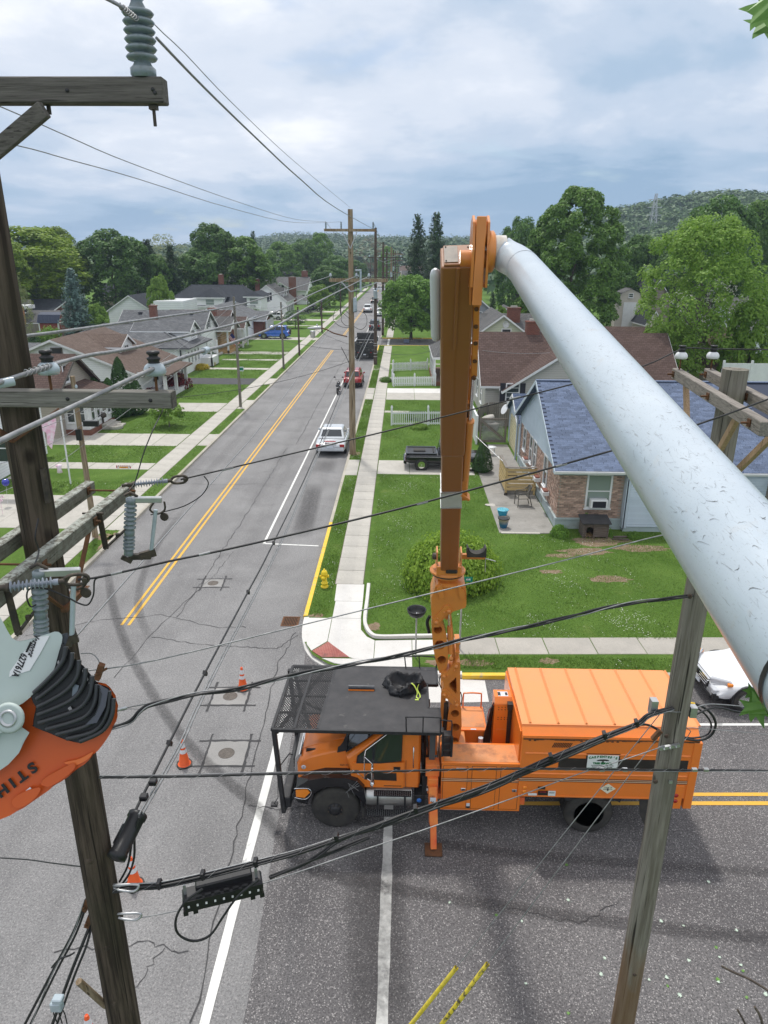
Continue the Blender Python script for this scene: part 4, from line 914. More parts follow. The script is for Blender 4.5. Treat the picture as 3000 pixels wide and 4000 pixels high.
mt['signgreen']=mat('sign_green',(.015,.16,.05),.5);mt['signred']=mat('sign_red',(.5,.02,.03),.5);mt['signyel']=mat('pale_yellow_sign',(.74,.72,.55),.5);mt['signwhite']=mat('sign_white',(.72,.76,.74),.45)
Zm('sign_frame',3.84,4.52,1.77,2.19,'stencil',.01);sg=Zm('company_sign',3.87,4.49,1.79,2.165,'signwhite',.016)
SY=BY0-.0235
for i,ch in enumerate("CARPENTER'S"):
 t_=i/10;x=3.915+t_*.53;z=2.095+.032*math.sin(math.pi*t_);a=.22*math.cos(math.pi*t_)
 Zz(ch,'sign_letter',.068,mt['signgreen'],TR,(x,SY,z),(math.cos(a),0,math.sin(a)),(-math.sin(a),0,math.cos(a)),bold=.004)
Zz('TREE SERVICE','sign_letters',.062,mt['signgreen'],TR,(4.18,SY,1.962),bold=.004,sx=1.02)
Zz('Tree & Stump Removal - Fencing - Roofing','sign_letters',.026,mt['stencil'],TR,(4.18,SY,1.912),bold=.0006)
Zz('Concrete - French Drains - Excavating','sign_letters',.026,mt['stencil'],TR,(4.18,SY,1.876),bold=.0006)
b=MB();b.box(3.87,4.49,SY+.0005,SY+.002,1.79,1.855);T(b,'sign_band',mt['signgreen'],0);Zz('859-957-8210','sign_numbers',.06,mt['signwhite'],TR,(4.18,SY-.003,1.822),bold=.003,sx=1.15)
b=MB();b.Qd([(.001,0),(.1,.001),(.13,.003),(0,.005)],(4.18,SY,2.035),12,axis=(0,-1,0))
b2=MB();b2.Qh([(4.05,2.03),(4.08,2.05),(4.13,2.062),(4.2,2.066),(4.27,2.058),(4.3,2.045),(4.31,2.03),(4.26,2.022),(4.22,2.028),(4.197,2.018),(4.195,2.0),(4.22,1.992),(4.15,1.992),(4.175,2.002),(4.17,2.02),(4.12,2.024),(4.08,2.02)],SY-.001,SY+.001,'y');T(b2,'sign_tree',mt['stencil'],0)
c=(4.36,1.33)
b=MB();b.Qh([(c[0]-.16,c[1]),(c[0],c[1]-.125),(c[0]+.16,c[1]),(c[0],c[1]+.125)],BY0-.018,BY0-.012,'y');T(b,'diamond_sign',mt['signyel'],0)
Zz('LOOK UP','sign_letters',.038,mt['stencil'],TR,(c[0],BY0-.02,c[1]+.03));Zz('AND    LIVE','sign_letters',.036,mt['stencil'],TR,(c[0],BY0-.02,c[1]-.012))
b=MB();b.Qh([(c[0]-.02,c[1]+.01),(c[0]+.02,c[1]+.01),(c[0]+.015,c[1]-.05),(c[0]-.015,c[1]-.05)],BY0-.021,BY0-.019,'y');T(b,'sign_figure',mt['stencil'],0)
Zm('danger_sign',5.4,5.66,1.16,1.4,'signwhite',.024);b=MB();b.Qh([(5.53+.125*math.cos(a),1.345+.036*math.sin(a))for a in[i*.524 for i in range(12)]],BY0-.034,BY0-.0295,'y');T(b,'danger_oval',mt['signred'],0)
Zz('DANGER','sign_letters',.045,mt['signwhite'],TR,(5.53,BY0-.036,1.345),bold=.001,sx=.95);b=MB();b.Qh([(5.56,1.18),(5.62,1.18),(5.635,1.24),(5.545,1.24)],BY0-.031,BY0-.0295,'y');b.Qg([(5.59,BY0-.031,1.24),(5.59,BY0-.031,1.3)],.006,4);T(b,'danger_symbol',mt['stencil'],0)
Zz('ELECTROCUTION\nHAZARD\nUNIT IS NOT\nINSULATED','sign_letters',.02,mt['stencil'],TR,(5.47,BY0-.031,1.235))
Zm('danger_plate',2.94,3.14,1.13,1.24,'stencil',.016);Zz('DANGER','sign_letters',.036,mt['signred'],TR,(3.04,BY0-.023,1.215),sx=.9);Zm('notice_plate',3.15,3.3,1.12,1.245,'signwhite',.016);Zz('MOVING PARTS\nSTAND CLEAR','sign_letters',.016,mt['stencil'],TR,(3.225,BY0-.023,1.2));Zm('notice_plate',2.74,2.92,1.12,1.175,'signwhite',.016);Zm('black_plate',2.93,3.08,1.28,1.345,'stencil',.016)
for x,z,m_ in((2.66,1.3,'amber'),(2.66,1.2,'amber'),(5.77,1.2,'redlens'),(5.77,1.06,'redlens')):
 b=MB();b.Qd([(.045,0),(.045,.012),(.03,.022),(0,.024)],(x,BY0-(.02 if x>5 else 0),z),14,axis=(0,-1,0));T(b,'side_lamp',mt[m_],0)
b=MB();b.box(BX1,BX1+.05,BY0+.1,BY1-.1,.9,2.55);T(b,'tailgate',mt['orange'],.006)
def K(x,y,Y=12.92):
 p=at((1650+.4071*x)/1.80832,(2100+.4069*y)/1.80832,Y);return(p.x,p.z)
def arm(name,pts,QG,y0,y1,m_='orange2',win=None,dep=None):
 b=MB();H=[]
 for(hx,hy,hr)in QG:
  c0=K(hx,hy);c1=K(hx+hr,hy);H.append(Zw(c0[0],c0[1],abs(c1[0]-c0[0]),20))
 if win:H.append([K(*p)for p in win])
 b.Qh([K(*p)for p in pts],y0,y0+.022,'y',QG=H);b.Qh([K(*p)for p in pts],y1-.022,y1,'y',QG=H)
 c0=[K(*p)for p in pts];k=len(c0)
 b.add([(p[0],y0+.022,p[1])for p in c0]+[(p[0],y1-.022,p[1])for p in c0],[(i,(i+1)%k,(i+1)%k+k,i+k)for i in range(k)])
 o=T(b,name,mt[m_],.006)
 for h in H:
  b=MB();k=len(h);cx_=sum(p[0]for p in h)/k;cz_=sum(p[1]for p in h)/k
  hh=[((p[0]-cx_)*1.1+cx_,(p[1]-cz_)*1.1+cz_)for p in h]
  b.add([(p[0],y0-.012,p[1])for p in hh]+[(p[0],y0-.012,p[1])for p in h]+[(p[0],y1,p[1])for p in h],[(i,(i+1)%k,(i+1)%k+k,i+k)for i in range(k)]+[(i+k,(i+1)%k+k,(i+1)%k+2*k,i+2*k)for i in range(k)])
  b.add([(p[0],y0-.012,p[1])for p in hh]+[(p[0],y0+.0,p[1])for p in hh],[(i,(i+1)%k,(i+1)%k+k,i+k)for i in range(k)])
  b.add([(p[0],y1-.04,p[1])for p in h],[tuple(range(k))])
  b.Qf('hole_ring',mt[m_],o)
 return o
def pin(x,y,r,Y0,L=.03,parent=TR):
 c=K(x,y);b=MB();b.Qd([(r,0),(r,L),(r*.8,L+.008),(r*.45,L+.008),(r*.42,L+.016),(0,L+.016)],(c[0],Y0,c[1]),16,axis=(0,-1,0));T(b,'pivot_pin',mt['orange2'],0)
upl=arm('upper_link',[(92,770),(160,760),(205,850),(232,940),(246,1080),(248,1180),(232,1250),(165,1300),(130,1190),(104,1060),(90,900)],[(147,878,42),(167,1023,50),(185,1165,42)],12.9,13.24)
lwl=arm('lower_link',[(262,1600),(355,1585),(372,1640),(376,1800),(366,1880),(345,1960),(270,1960),(232,1840),(246,1700)],[(313,1680,40),(313,1812,43),(305,1942,38)],12.9,13.24)
b=MB();p0=K(305,1930);b.box(p0[0]-.3,p0[0]+.25,12.7,13.5,1.0,p0[1]-.05);T(b,'boom_pedestal',mt['orange2'],.01)
kn=arm('middle_knuckle',[(176,1292),(196,1270),(262,1264),(290,1200),(318,1172),(360,1180),(362,1600),(330,1602),(300,1590),(232,1512),(196,1500),(180,1478),(186,1440),(204,1420),(196,1340),(178,1318)],[],12.84,13.3,win=[(256,1378),(322,1318),(326,1460),(318,1472),(258,1412)])
rearl=arm('rear_link',[(200,730),(270,670),(282,780),(305,980),(320,1180),(290,1190),(262,980),(246,800),(228,820)],[],13.02,13.3)
hd=arm('knuckle_head',[(120,425),(150,400),(405,420),(414,470),(414,600),(406,628),(290,665),(262,690),(235,700),(165,775),(158,815),(115,815),(95,770),(80,640),(84,530)],[],12.72,13.34)
b=MB();c0=K(120,425);c1=K(405,425);b.box(c0[0],c1[0],12.7,13.36,c0[1]-.02,c0[1]+.02);T(b,'head_deck',mt['orange2'],.006)
for pts in([(130,440),(180,400),(205,520),(170,545)],[(330,400),(395,470),(400,550),(350,520)]):
 b=MB();b.Qh([K(*p)for p in pts],12.66,12.7,'y');T(b,'gusset',mt['orange2'],.004)
for pts in([(172,1300),(190,1275),(230,1270),(290,1200),(320,1170),(340,1190),(335,1220),(262,1310),(212,1355),(180,1345)],[(176,1480),(190,1440),(235,1430),(345,1560),(350,1595),(310,1600),(235,1520),(190,1505)],[(95,780),(98,735),(205,610),(250,600),(280,650),(270,680),(205,690),(150,780),(110,790)]):
 b=MB();b.Qh([K(*p)for p in pts],12.81-(.12 if pts[0][1]==780 else 0),12.84-(.12 if pts[0][1]==780 else 0),'y');T(b,'link_plate',mt['orange2'],.008,seg=2)
for x,y,Y in((205,1305,12.81),(320,1208,12.81),(207,1480,12.81),(325,1578,12.81),(128,760,12.69),(248,655,12.69)):pin(x,y,.042,Y)
for x,y,Y in((240,1300,12.81),(303,1245,12.81),(245,1492,12.81),(312,1545,12.81),(140,722,12.69),(205,664,12.69)):pin(x,y,.017,Y,.012)
pin(272,1150,.045,12.88);pin(150,800,.03,12.86)
b=MB();a_,c_=K(262,860),K(268,1120);b.Qg([(a_[0],12.96,a_[1]),(c_[0],12.96,c_[1])],.055,14);T(b,'knuckle_cylinder',mt['orange2'],.006);a_=K(255,700);c_=K(260,870);b=MB();b.Qg([(a_[0],12.98,a_[1]),(c_[0],12.97,c_[1])],.022,10);T(b,'cylinder_rod',mt['chrome'],0)
b=MB();a_,c_=K(205,1530),K(190,1900);b.bar((a_[0],13.05,a_[1]),(c_[0],13.05,c_[1]),.1,.12);T(b,'tension_link',mt['orange2'],.006)
b=MB();a_,c_=K(230,1600),K(215,1930);b.Qg([(a_[0],13.0,a_[1]),(c_[0],13.0,c_[1])],.05,12);T(b,'lift_cylinder',mt['darkiron'],0)
b=MB();a_=K(340,1020);c_=K(345,1190);b.box(a_[0]-.03,a_[0]+.04,13.0,13.02,c_[1],a_[1]);[b.box(a_[0]-.05,a_[0]+.05,12.92,13.3,z-.015,z+.015)for z in(a_[1],(a_[1]+c_[1])/2,c_[1])];T(b,'ladder_bracket',mt['orange2'],0)
b=MB();q=K(80,830);b.Qg(Qb([(q[0]-.02,13.0,q[1]+.14),(q[0]-.07,13.0,q[1]),(q[0]-.02,13.0,q[1]-.25)],4),.035,8);T(b,'hose_loop',mt['plastic'],0)
b=MB();b.Qg(Qb([(K(170,1310)[0],12.86,K(0,1310)[1]),(K(160,1370)[0],12.84,K(0,1370)[1]),(K(178,1420)[0],12.84,K(0,1420)[1])],4),.012,5);b.Qg(Qb([(K(365,1470)[0],12.9,K(0,1470)[1]),(K(378,1520)[0],12.88,K(0,1520)[1]),(K(370,1590)[0],12.9,K(0,1590)[1])],4),.012,5);T(b,'hose',mt['plastic'],0)
tx=K(258,0)[0];tz=K(258,372)[1]
b=MB();b.Qd([(.22,-.22),(.22,-.04),(.26,-.04),(.26,.0),(.31,.0),(.31,.03)],(tx,13.02,tz),28);T(b,'turntable_post',mt['orange2'],.004)
b=MB();b.Qd([(.325,.03),(.325,.075)],(tx,13.02,tz),28);T(b,'bearing_ring',mt['rubber'],0)
b=MB();b.Qd([(.36,.075),(.36,.11),(.3,.14),(.3,.16)],(tx,13.02,tz),28);T(b,'turntable',mt['orange2'],.004)
for x in(-.24,.235):
 b=MB();b.Qh([(12.72,tz+.12),(13.32,tz+.12),(13.24,tz+.48),(13.05,tz+.6),(12.86,tz+.54)],tx+x,tx+x+.025,'x');T(b,'turret_cheek',mt['orange2'],.006)
b=MB();b.box(tx-.24,tx+.24,12.7,12.74,tz+.12,tz+.3);T(b,'turret_front',mt['orange2'],.006);b=MB();b.box(tx-.06,tx+.17,12.66,12.7,tz+.17,tz+.25);T(b,'dark_drip',mt['stencil'],.02)
b=MB();b.Qd([(.07,0),(.07,.06),(.04,.08),(0,.08)],(tx-.24,13.0,tz+.4),14,axis=(-1,0,0));T(b,'pivot_motor',mt['darkiron'],0)
b=MB();b.bar((tx+.26,12.98,tz+.42),(tx+.74,12.98,tz+.42),.09,.1);T(b,'cradle_arm',mt['orange2'],.006)
b=MB();cc=(tx+.55,tz+.62);o_=[(cc[0]-.19,tz+.44),(cc[0]-.19,tz+.64)]+[(cc[0]+.165*math.cos(a),cc[1]+.02+.13*math.sin(a))for a in[math.pi+i*math.pi/10 for i in range(11)]]+[(cc[0]+.19,tz+.64),(cc[0]+.19,tz+.44)]
b.Qh(o_,12.88,13.08,'y');T(b,'boom_cradle',mt['rubber'],.006)
b=MB();b.Qg([(tx+.72,12.98,tz+.38),(tx+.94,12.95,tz+.33)],.01,6);b.Qg([(tx+.73,12.9,tz+.42),(tx+.74,12.9,tz+.12)],.008,5);T(b,'strap_pin',mt['galv'],0)
A=Qa((tx+.01,12.86,tz+.34));Bt=Qa((.655,9.05,11.6));ax=(Bt-A).normalized()
upv=Qa((1,0,0)).cross(ax).normalized()
if upv.y>0:upv=-upv
def BP(t,u=0,w=0):return A+(Bt-A)*t+Qa((1,0,0))*u+upv*w
b=MB();b.bar(BP(-.02),BP(.5),.345,.4,upv=upv);b.bar(BP(.5),BP(1.0),.375,.42,upv=upv,w2=.41);lb=T(b,'lower_boom',mt['orange_beam_shaded'],.03,seg=3)
b=MB();b.bar(BP(.3),BP(.365),.352,.408,upv=upv);T(b,'grey_sleeve',mat('grey_sleeve',(.42,.43,.41),.6,c2=(.5,.5,.48),sc=6,dirt=(.25,.16,.08),dsc=4,dlo=.58,dhi=.7),.004)
b=MB();[b.bar(BP(t),BP(t+.004),.37,.425,upv=upv)for t in(.3,.363)];T(b,'sleeve_band',mt['galv'],0)
b=MB();b.bar(BP(.5,0,.212),BP(1.0,0,.212),.008,.004,upv=upv);b.bar(BP(.01,0,.202),BP(.3,0,.202),.006,.004,upv=upv);T(b,'weld_seam',mat('seam_dark',(.3,.11,.02),.6),0)
b=MB();b.bar(BP(.82,-.02,.222),BP(1.0,-.0,.222),.045,.03,upv=upv);T(b,'front_rib',mt['orange_beam_shaded'],.008,seg=2)
b=MB();e0=BP(1.0);b.bar(e0+ax*.0,e0+ax*.03,.34,.4,upv=upv);T(b,'end_plate',mt['orange_beam_shaded'],.02,seg=2)
b=MB();b.bar(e0+ax*.031+Qa((-.08,0,0)),e0+ax*.036+Qa((-.08,0,0)),.16,.32,upv=upv);b.bar(e0+ax*.031+Qa((.085,0,0))+upv*.02,e0+ax*.035+Qa((.085,0,0))+upv*.02,.13,.2,upv=upv);T(b,'worn_plate',mat('worn_grey',(.32,.3,.27),.8,c2=(.42,.38,.33),sc=9),0)
b=MB();[b.Qd([(.01,0),(.01,.008),(0,.008)],e0+ax*.036+Qa((x,0,0))+upv*w,8,axis=ax)for x in(-.14,.13)for w in(-.14,.14)];T(b,'bolts',mt['darkiron'],0)
mt['fiber_w']=mat('white_canister',(.62,.64,.66),.3)
b=MB();p0,p1=BP(.965,-.265,-.1),BP(.8,-.255,-.1);d=(p1-p0)
b.Qg([p0+d*t for t in(0,.03,.08,.92,.97,1)],[.02,.055,.07,.07,.055,.02],16,cap=True);T(b,'white_canister',mt['fiber_w'],0)
def cyl(t0,t1,u,w,r,m_,name,u2=None,w2=None):b=MB();b.Qg([BP(t0,u,w),BP(t1,u2 if u2 is not None else u,w2 if w2 is not None else w)],r,16);return T(b,name,mt[m_],0)
cyl(.345,.6,.215,.1,.062,'orange2','boom_cylinder',.245,.12);cyl(.6,.606,.245,.12,.07,'orange2','gland',.246,.12);cyl(.6,.76,.246,.12,.03,'chrome','cylinder_rod',.26,.13)
cyl(.33,.74,.215,-.1,.055,'orange2','rear_cylinder',.225,-.06);cyl(.74,.8,.225,-.06,.02,'chrome','cylinder_rod')
b=MB();b.bar(BP(.355,.16,.14),BP(.33,.3,.12),.05,.14,upv=upv);b.bar(BP(.325,.22,.15),BP(.4,.175,.15),.12,.03,upv=upv);T(b,'cylinder_bracket',mt['orange2'],.006)
b=MB();b.bar(BP(.65,.17,.05),BP(.65,.28,.07),.06,.08,upv=upv);T(b,'guide_bracket',mt['orange2'],.006)
b=MB();[b.Qg(Qb([BP(.36+.01*k,.2+.012*k,.02),BP(.44,.185+.02*k,.0),BP(.55,.2+.01*k,-.02),BP(.62,.22,.0)],4),.009,5)for k in range(4)];T(b,'hose_bundle',mt['plastic'],0)
ch=[(.74,.265),(.785,.262),(.83,.258),(.87,.25),(.91,.245)]
for i,(t,u)in enumerate(ch):
 b=MB();t2=t+.05
 for w in((-.045,.045)if i%2 else(-.028,.028)):b.bar(BP(t,u,.13+w),BP(t2,u-.006,.13+w),.085-.006*(i%2),.016,upv=upv)
 T(b,'leveling_link',mt['orange2'],.006)
 b=MB();b.Qd([(.03,-.07),(.03,.07)],BP(t,u,.13),10,axis=upv);T(b,'link_pin',mt['rust'],0)
Pv=Qa((1.02,8.95,11.62))
pv=wat(1038,540,8.35)
b=MB();
for x in(-.115,.055):b.Qh([(pv.y-.16,pv.z-.42),(pv.y+.1,pv.z-.42),(pv.y+.2,pv.z),(pv.y+.16,pv.z+.3),(pv.y,pv.z+.38),(pv.y-.14,pv.z+.3),(pv.y-.2,pv.z)],pv.x+x,pv.x+x+.028,'x')
T(b,'elbow_plate',mt['orange2'],.008)
b=MB();b.Qd([(.13,-.075),(.155,-.06),(.155,.06),(.13,.075)],pv+Qa((-.02,0,.18)),22,axis=(1,0,0));T(b,'sheave',mt['orange2'],0)
b=MB();b.Qd([(.21,-.02),(.235,.0),(.235,.05),(.21,.07)],pv+Qa((.09,0,-.02)),26,axis=(1,0,0));b.Qd([(.1,-.22),(.1,.12)],pv+Qa((-.02,0,-.1)),20,axis=(1,0,0));T(b,'elbow_flange',mt['orange2'],.004)
b=MB();b.bar(pv+Qa((-.02,-.16,.36)),pv+Qa((-.03,-.16,-.62)),.11,.06);T(b,'link_bar',mt['orange2'],.008)
b=MB();b.bar(pv+Qa((-.02,-.12,-.45)),BP(.91,.245,.13),.1,.05);b.bar(pv+Qa((-.1,-.02,-.3)),BP(.8,.19,.0),.03,.1);T(b,'tie_plate',mt['orange2'],.006)
def fibre():
 m_,t,b=QB('fibreglass_boom');v=Qy(t);b.inputs['Roughness'].default_value=.30;b.inputs['Coat Weight'].default_value=.25;b.inputs['Coat Roughness'].default_value=.2
 col=Qz(t,Qx(t,v,1.6,8,.65),.35,(.4,.465,.52),.7,(.47,.53,.58))
 for(sc,rot,st,lo,hi,k)in((10,(.2,.3,.5),(9,.6,9),.69,.72,.5),(16,(.9,.2,1.1),(8,.5,8),.69,.72,.5),(22,(.1,1.2,.2),(.5,7,7),.68,.71,.45),(60,(0,0,.6),(5,.5,5),.64,.7,.3)):
  vv=Qy(t,st,rot=rot);col=QA(t,Qz(t,Qx(t,vv,sc,2,.5),lo,(0,0,0),hi,(k,k,k)),col,(.17,.17,.17))
 col=QA(t,Qz(t,Qx(t,v,3.5,8,.75),.6,(0,0,0),.78,(.55,.55,.55)),col,(.42,.38,.32))
 t.links.new(col,b.inputs['Base Color']);QS(t,b,Qx(t,v,30,5),.08,.005);return m_
mt['fiber']=fibre()
P0=pv+Qa((.12,0,-.02))
BR=.183;axb=Qa((.02688,.99003,.13825));pc_=Qa((0,0,CAMZ))+Qa((.6614,.0861,-.7451))*(BR/.10975)
near_c=pc_+axb*1.0;el2=pc_+axb*8.15
pts=[P0,P0+Qa((.1,0,0)),P0.lerp(pc_+axb*8.75,.62)+Qa((0,.02,.0)),pc_+axb*8.62+Qa((-.03,0,0)),el2]
seg=Qb(pts,5)
b=MB();b.Qg([P0,P0+Qa((.17,0,0))],BR,32,cap=False);T(b,'elbow_stub',mat('ivory_elbow',(.62,.6,.55),.45,c2=(.55,.52,.47),sc=6,dirt=(.35,.28,.2),dsc=5),0)
b=MB();b.Qg(seg[6:],BR+.003,32,cap=False);T(b,'elbow',mt['fiber'],0)
def on(t):return el2.lerp(near_c,t)
b=MB();b.Qg([el2,on(.5),near_c,near_c-axb*1.6],BR,48,cap=True);ub=T(b,'upper_boom',mt['fiber'],0)
b=MB();b.Qg([el2-(on(.2)-el2)*.02,el2+(on(.2)-el2)*.001],BR+.0015,32,cap=False);b.Qf('joint_band',mat('joint_band',(.4,.41,.41),.5),ub);b=MB();rc_=pc_+axb*1.5;b.Qg([rc_,rc_-axb*.02],BR+.004,40,cap=False);b.Qf('end_band',mt['plastic'],ub)
b=MB();rr=random.Random(21);axd=(near_c-el2).normalized();e1=axd.cross(Qa((0,0,1))).normalized();e2=e1.cross(axd)
def surf(t,a,o=.0012):return on(t)+(e1*math.cos(a)+e2*math.sin(a))*(BR+o)
for i in range(800):
 t=1-abs(rr.gauss(0,.33));
 if t<.25:continue
 a=R(rr.uniform(20,175));da=rr.uniform(-.07,.07)*(1+2*rr.random()**3);dt=rr.uniform(-.006,.006)*(1+3*rr.random()**3);n=5;w=rr.uniform(.0008,.0018);V=[]
 for k in range(n):
  f=k/(n-1);p=surf(t+dt*f+.002*math.sin(f*3+i),a+da*f);V+=[p+axd*w*math.sin(math.pi*min(max(f,.15),.85)),p-axd*w*math.sin(math.pi*min(max(f,.15),.85))]
 b.add(V,[(2*k,2*k+1,2*k+3,2*k+2)for k in range(n-1)])
b.Qf('scratches',mat('scratch_dark',(.12,.12,.12),.9),ub,kind='stuff')
bag=Qi('lineman_bag','crumpled black drawstring bag with yellow strap lying on the truck roof guard','bag',(.13,13.38,GZ))
b=MB();n=44;rr=random.Random(6);rings=[(.3,0,.0),(.35,.07,1),(.335,.16,1),(.3,.23,1),(.315,.27,1),(.27,.29,1),(.25,.24,.8),(.22,.14,.7),(.15,.05,.5),(.02,.04,.2)];v=[]
ph=[rr.uniform(-1,1)for _ in range(n)]
for j,(r_,z_,k)in enumerate(rings):
 for i in range(n):
  a=6.283*i/n;fold=(.02*math.sin(a*11+j)+.012*math.sin(a*23-2*j)+.02*ph[i]+.045*math.sin(3*a+1)+.03*math.sin(5*a+j*.6))*k;rr_=r_+fold
  v.append((rr_*1.18*math.cos(a)+.03*math.sin(2*a),rr_*.8*math.sin(a),max(.004,z_*(.85+.32*math.sin(a+.8)+.14*math.sin(4*a))+.022*k*math.sin(a*13+2*j)+.012*k*ph[(i*3)%n])))
b.add(v,[(j*n+i,j*n+(i+1)%n,(j+1)*n+(i+1)%n,(j+1)*n+i)for j in range(len(rings)-1)for i in range(n)],0,True)
o=b.Qf('bag_body',mat('black_nylon',(.014,.014,.016),.55,c2=(.03,.03,.033),sc=7));o.parent=bag
m_y=mat('hi_vis_strap',(.6,.75,.12),.6)
b=MB();P=Qb([(.17,-.16,.27),(.24,-.2,.22),(.3,-.26,.1),(.28,-.33,.03),(.34,-.36,.02),(.36,-.3,.05),(.3,-.22,.15),(.33,-.16,.24)],5)
b.add([q for p in P for q in(p+Qa((0,0,.0)),p+Qa((.022,.012,.008)))],[(2*i,2*i+1,2*i+3,2*i+2)for i in range(len(P)-1)]);b.box(.26,.34,-.4,-.37,.006,.012);o=b.Qf('strap',m_y);o.parent=bag
def QP(h,r0,r1,m_,parent,n=20,seed=1,wob=.006,chk=True):
 rr=random.Random(seed);b=MB();k=14;v=[];f=[]
 ph=[rr.uniform(-1,1)for _ in range(n)]
 for i in range(k+1):
  t=i/k;r_=r0+(r1-r0)*t
  for j in range(n):
   a=6.283*j/n;q=r_*(1+wob*3*ph[j]*math.sin(3*t+j))+rr.uniform(-wob,wob)*.3
   v.append((q*math.cos(a),q*math.sin(a),h*t))
 f=[(i*n+j,i*n+(j+1)%n,(i+1)*n+(j+1)%n,(i+1)*n+j)for i in range(k)for j in range(n)]
 b.add(v,f,0,True);b.add(v[-n:],[tuple(range(n))]);o=b.Qf('pole',m_);o.parent=parent;ORG[o.name]=ORG[parent.name];return o
def L_(parent,b,name,m_,**k):
 return b.Qf(name,m_,parent,**k)
def QK(parent,p,m_,s=1,cap='cable'):
 b=MB();b.Qd([(.01*s,-.16*s),(.01*s,0)],p,8);L_(parent,b,'insulator_pin',mt['rust'])
 b=MB();b.Qd([(.03*s,-.005),(.066*s,-.012*s),(.076*s,.01*s),(.074*s,.03*s),(.06*s,.056*s),(.042*s,.068*s),(.034*s,.072*s)],p,24);o=L_(parent,b,'insulator',m_)
 b=MB();b.Qd([(.04*s,.066*s),(.036*s,.082*s),(.046*s,.098*s),(.046*s,.104*s),(.03*s,.112*s),(.03*s,.122*s),(.044*s,.134*s),(.042*s,.148*s),(.0,.152*s)],p,20);L_(parent,b,'insulator_cap',mt[cap])
def postins(parent,p,s=1,n=6,ax=(0,0,1)):
 prof=[(.062,0),(.072,.015),(.072,.045),(.056,.06),(.046,.075)]
 for i in range(n):
  z=.085+i*.043;prof+=[(.044,z),(.078,z+.004),(.088,z+.016),(.078,z+.028),(.044,z+.032)]
 z=.085+n*.043;prof+=[(.046,z),(.03,z+.03),(.05,z+.05),(.048,z+.068),(.014,z+.072),(0,z+.072)]
 b=MB();b.Qd([(r_*s,z_*s)for r_,z_ in prof],p,24,axis=ax);return L_(parent,b,'post_insulator',mt['porc'])
LX,LY=-2.98,5.4
PL=Qi('utility_pole','dark brown creosoted utility pole close by on the left, rising out of the picture','utility pole',(LX,LY,0),0,'utility poles')
QP(14.2,.178,.125,mt['pole_dark'],PL,28,3)
b=MB()
for z,a in((9.0,-1.2),(6.05,-1.5),(4.9,-1.35),(4.1,-1.5),(7.4,-1.0)):
 c=Qa((LX+.15*math.cos(a),LY+.15*math.sin(a),z));b.Qd([(.035,0),(.03,.014),(.012,.02),(0,.018)],c,10,axis=(math.cos(a),math.sin(a),.0))
L_(PL,b,'knots',mt['pole_dark'])
def QI(parent,p,q,w,h,m_,name='crossarm'):b=MB();b.bar(p,q,w,h);return L_(parent,b,name,m_,bevel=.008)
za=at(355,197,LY-.22).z
x_end=at(357,197,LY-.22).x
QI(PL,(x_end,LY-.21,za),(-4.2,LY-.21,za-.0),.115,.15,mt['beam_top'])
b=MB();b.bar(at(96,236,LY-.3),at(-60,368,LY-.18),.1,.05,upv=(0,1,0));L_(PL,b,'arm_brace',mt['beam_top'],bevel=.004)
ip=at(311,170,LY-.21);postins(PL,(ip.x,LY-.21,za+.075),1.12)
b=MB();b.Qg([(ip.x+.045,LY-.21,za-.2),(ip.x+.045,LY-.21,za-.07)],.011,6);b.box(ip.x+.02,ip.x+.07,LY-.235,LY-.185,za-.105,za-.078);L_(PL,b,'insulator_bolt',mt['darkiron'])
b=MB();b.Qg([(at(105,232,LY-.2).x,LY-.2,za-.13),(at(105,232,LY-.2).x,LY-.2,za-.07)],.014,6)
for X in(265,545):pass
L_(PL,b,'brace_bolt',mt['darkiron'])
b=MB();[b.Qd([(.012,0),(.012,.004),(0,.004)],(at(xx,yy,LY-.27).x,LY-.2685,at(xx,yy,LY-.27).z),10,axis=(0,-1,0))for xx,yy in((330,193),(145,195),(372*.9,200))];L_(PL,b,'bolt_holes',mt['cable'])
z2=at(370,863,LY-.22).z;xe=at(374,863,LY-.22).x
QI(PL,(xe,LY-.21,z2),(-4.2,LY-.21,z2+.0),.105,.125,mt['beam_x'])
b=MB();[b.Qd([(.014,0),(.014,.004),(0,.004)],(at(xx,yy,LY-.264).x,LY-.2635,at(xx,yy,LY-.264).z),12,axis=(0,-1,0))for xx,yy in((146,862),(325,865))];L_(PL,b,'bolt_holes',mt['cable'])
b=MB();b.bar((xe+.004,LY-.21,z2),(xe+.006,LY-.21,z2),.1,.12);L_(PL,b,'end_grain',mt['beam_top'])
b=MB();b.bar(at(125,885,LY-.16),at(30,953,LY-.16),.012,.055,upv=(0,1,.3));b.bar(at(30,953,LY-.16),at(-40,905,LY-.16),.012,.055,upv=(0,1,.3));L_(PL,b,'steel_brace',mt['rust'])
INS2=at(108,822,LY-.21);INS3=at(337,826,LY-.21)
for I_ in(INS2,INS3):QK(PL,(I_.x,LY-.21,z2+.19),mt['porcw'],1.08)
z3=9.36;
QI(PL,(-2.77,4.2,z3+.02),(-2.77,6.86,z3-.02),.1,.13,mt['beam_y']);QI(PL,(-3.2,4.2,z3+.02),(-3.2,6.9,z3-.02),.1,.13,mt['beam_y'])
b=MB()
for y in(4.9,5.85,6.72):
 for x in(-2.715,-3.14):
  b.box(x,x+.008,y-.035,y+.035,z3-.04,z3+.035);b.Qg([(x,y,z3),(x+.05,y,z3)],.012,6)
 if y!=5.85:b.Qg([(-3.15,y,z3),(-2.82,y,z3)],.01,6)
L_(PL,b,'arm_bolts',mt['rust'])
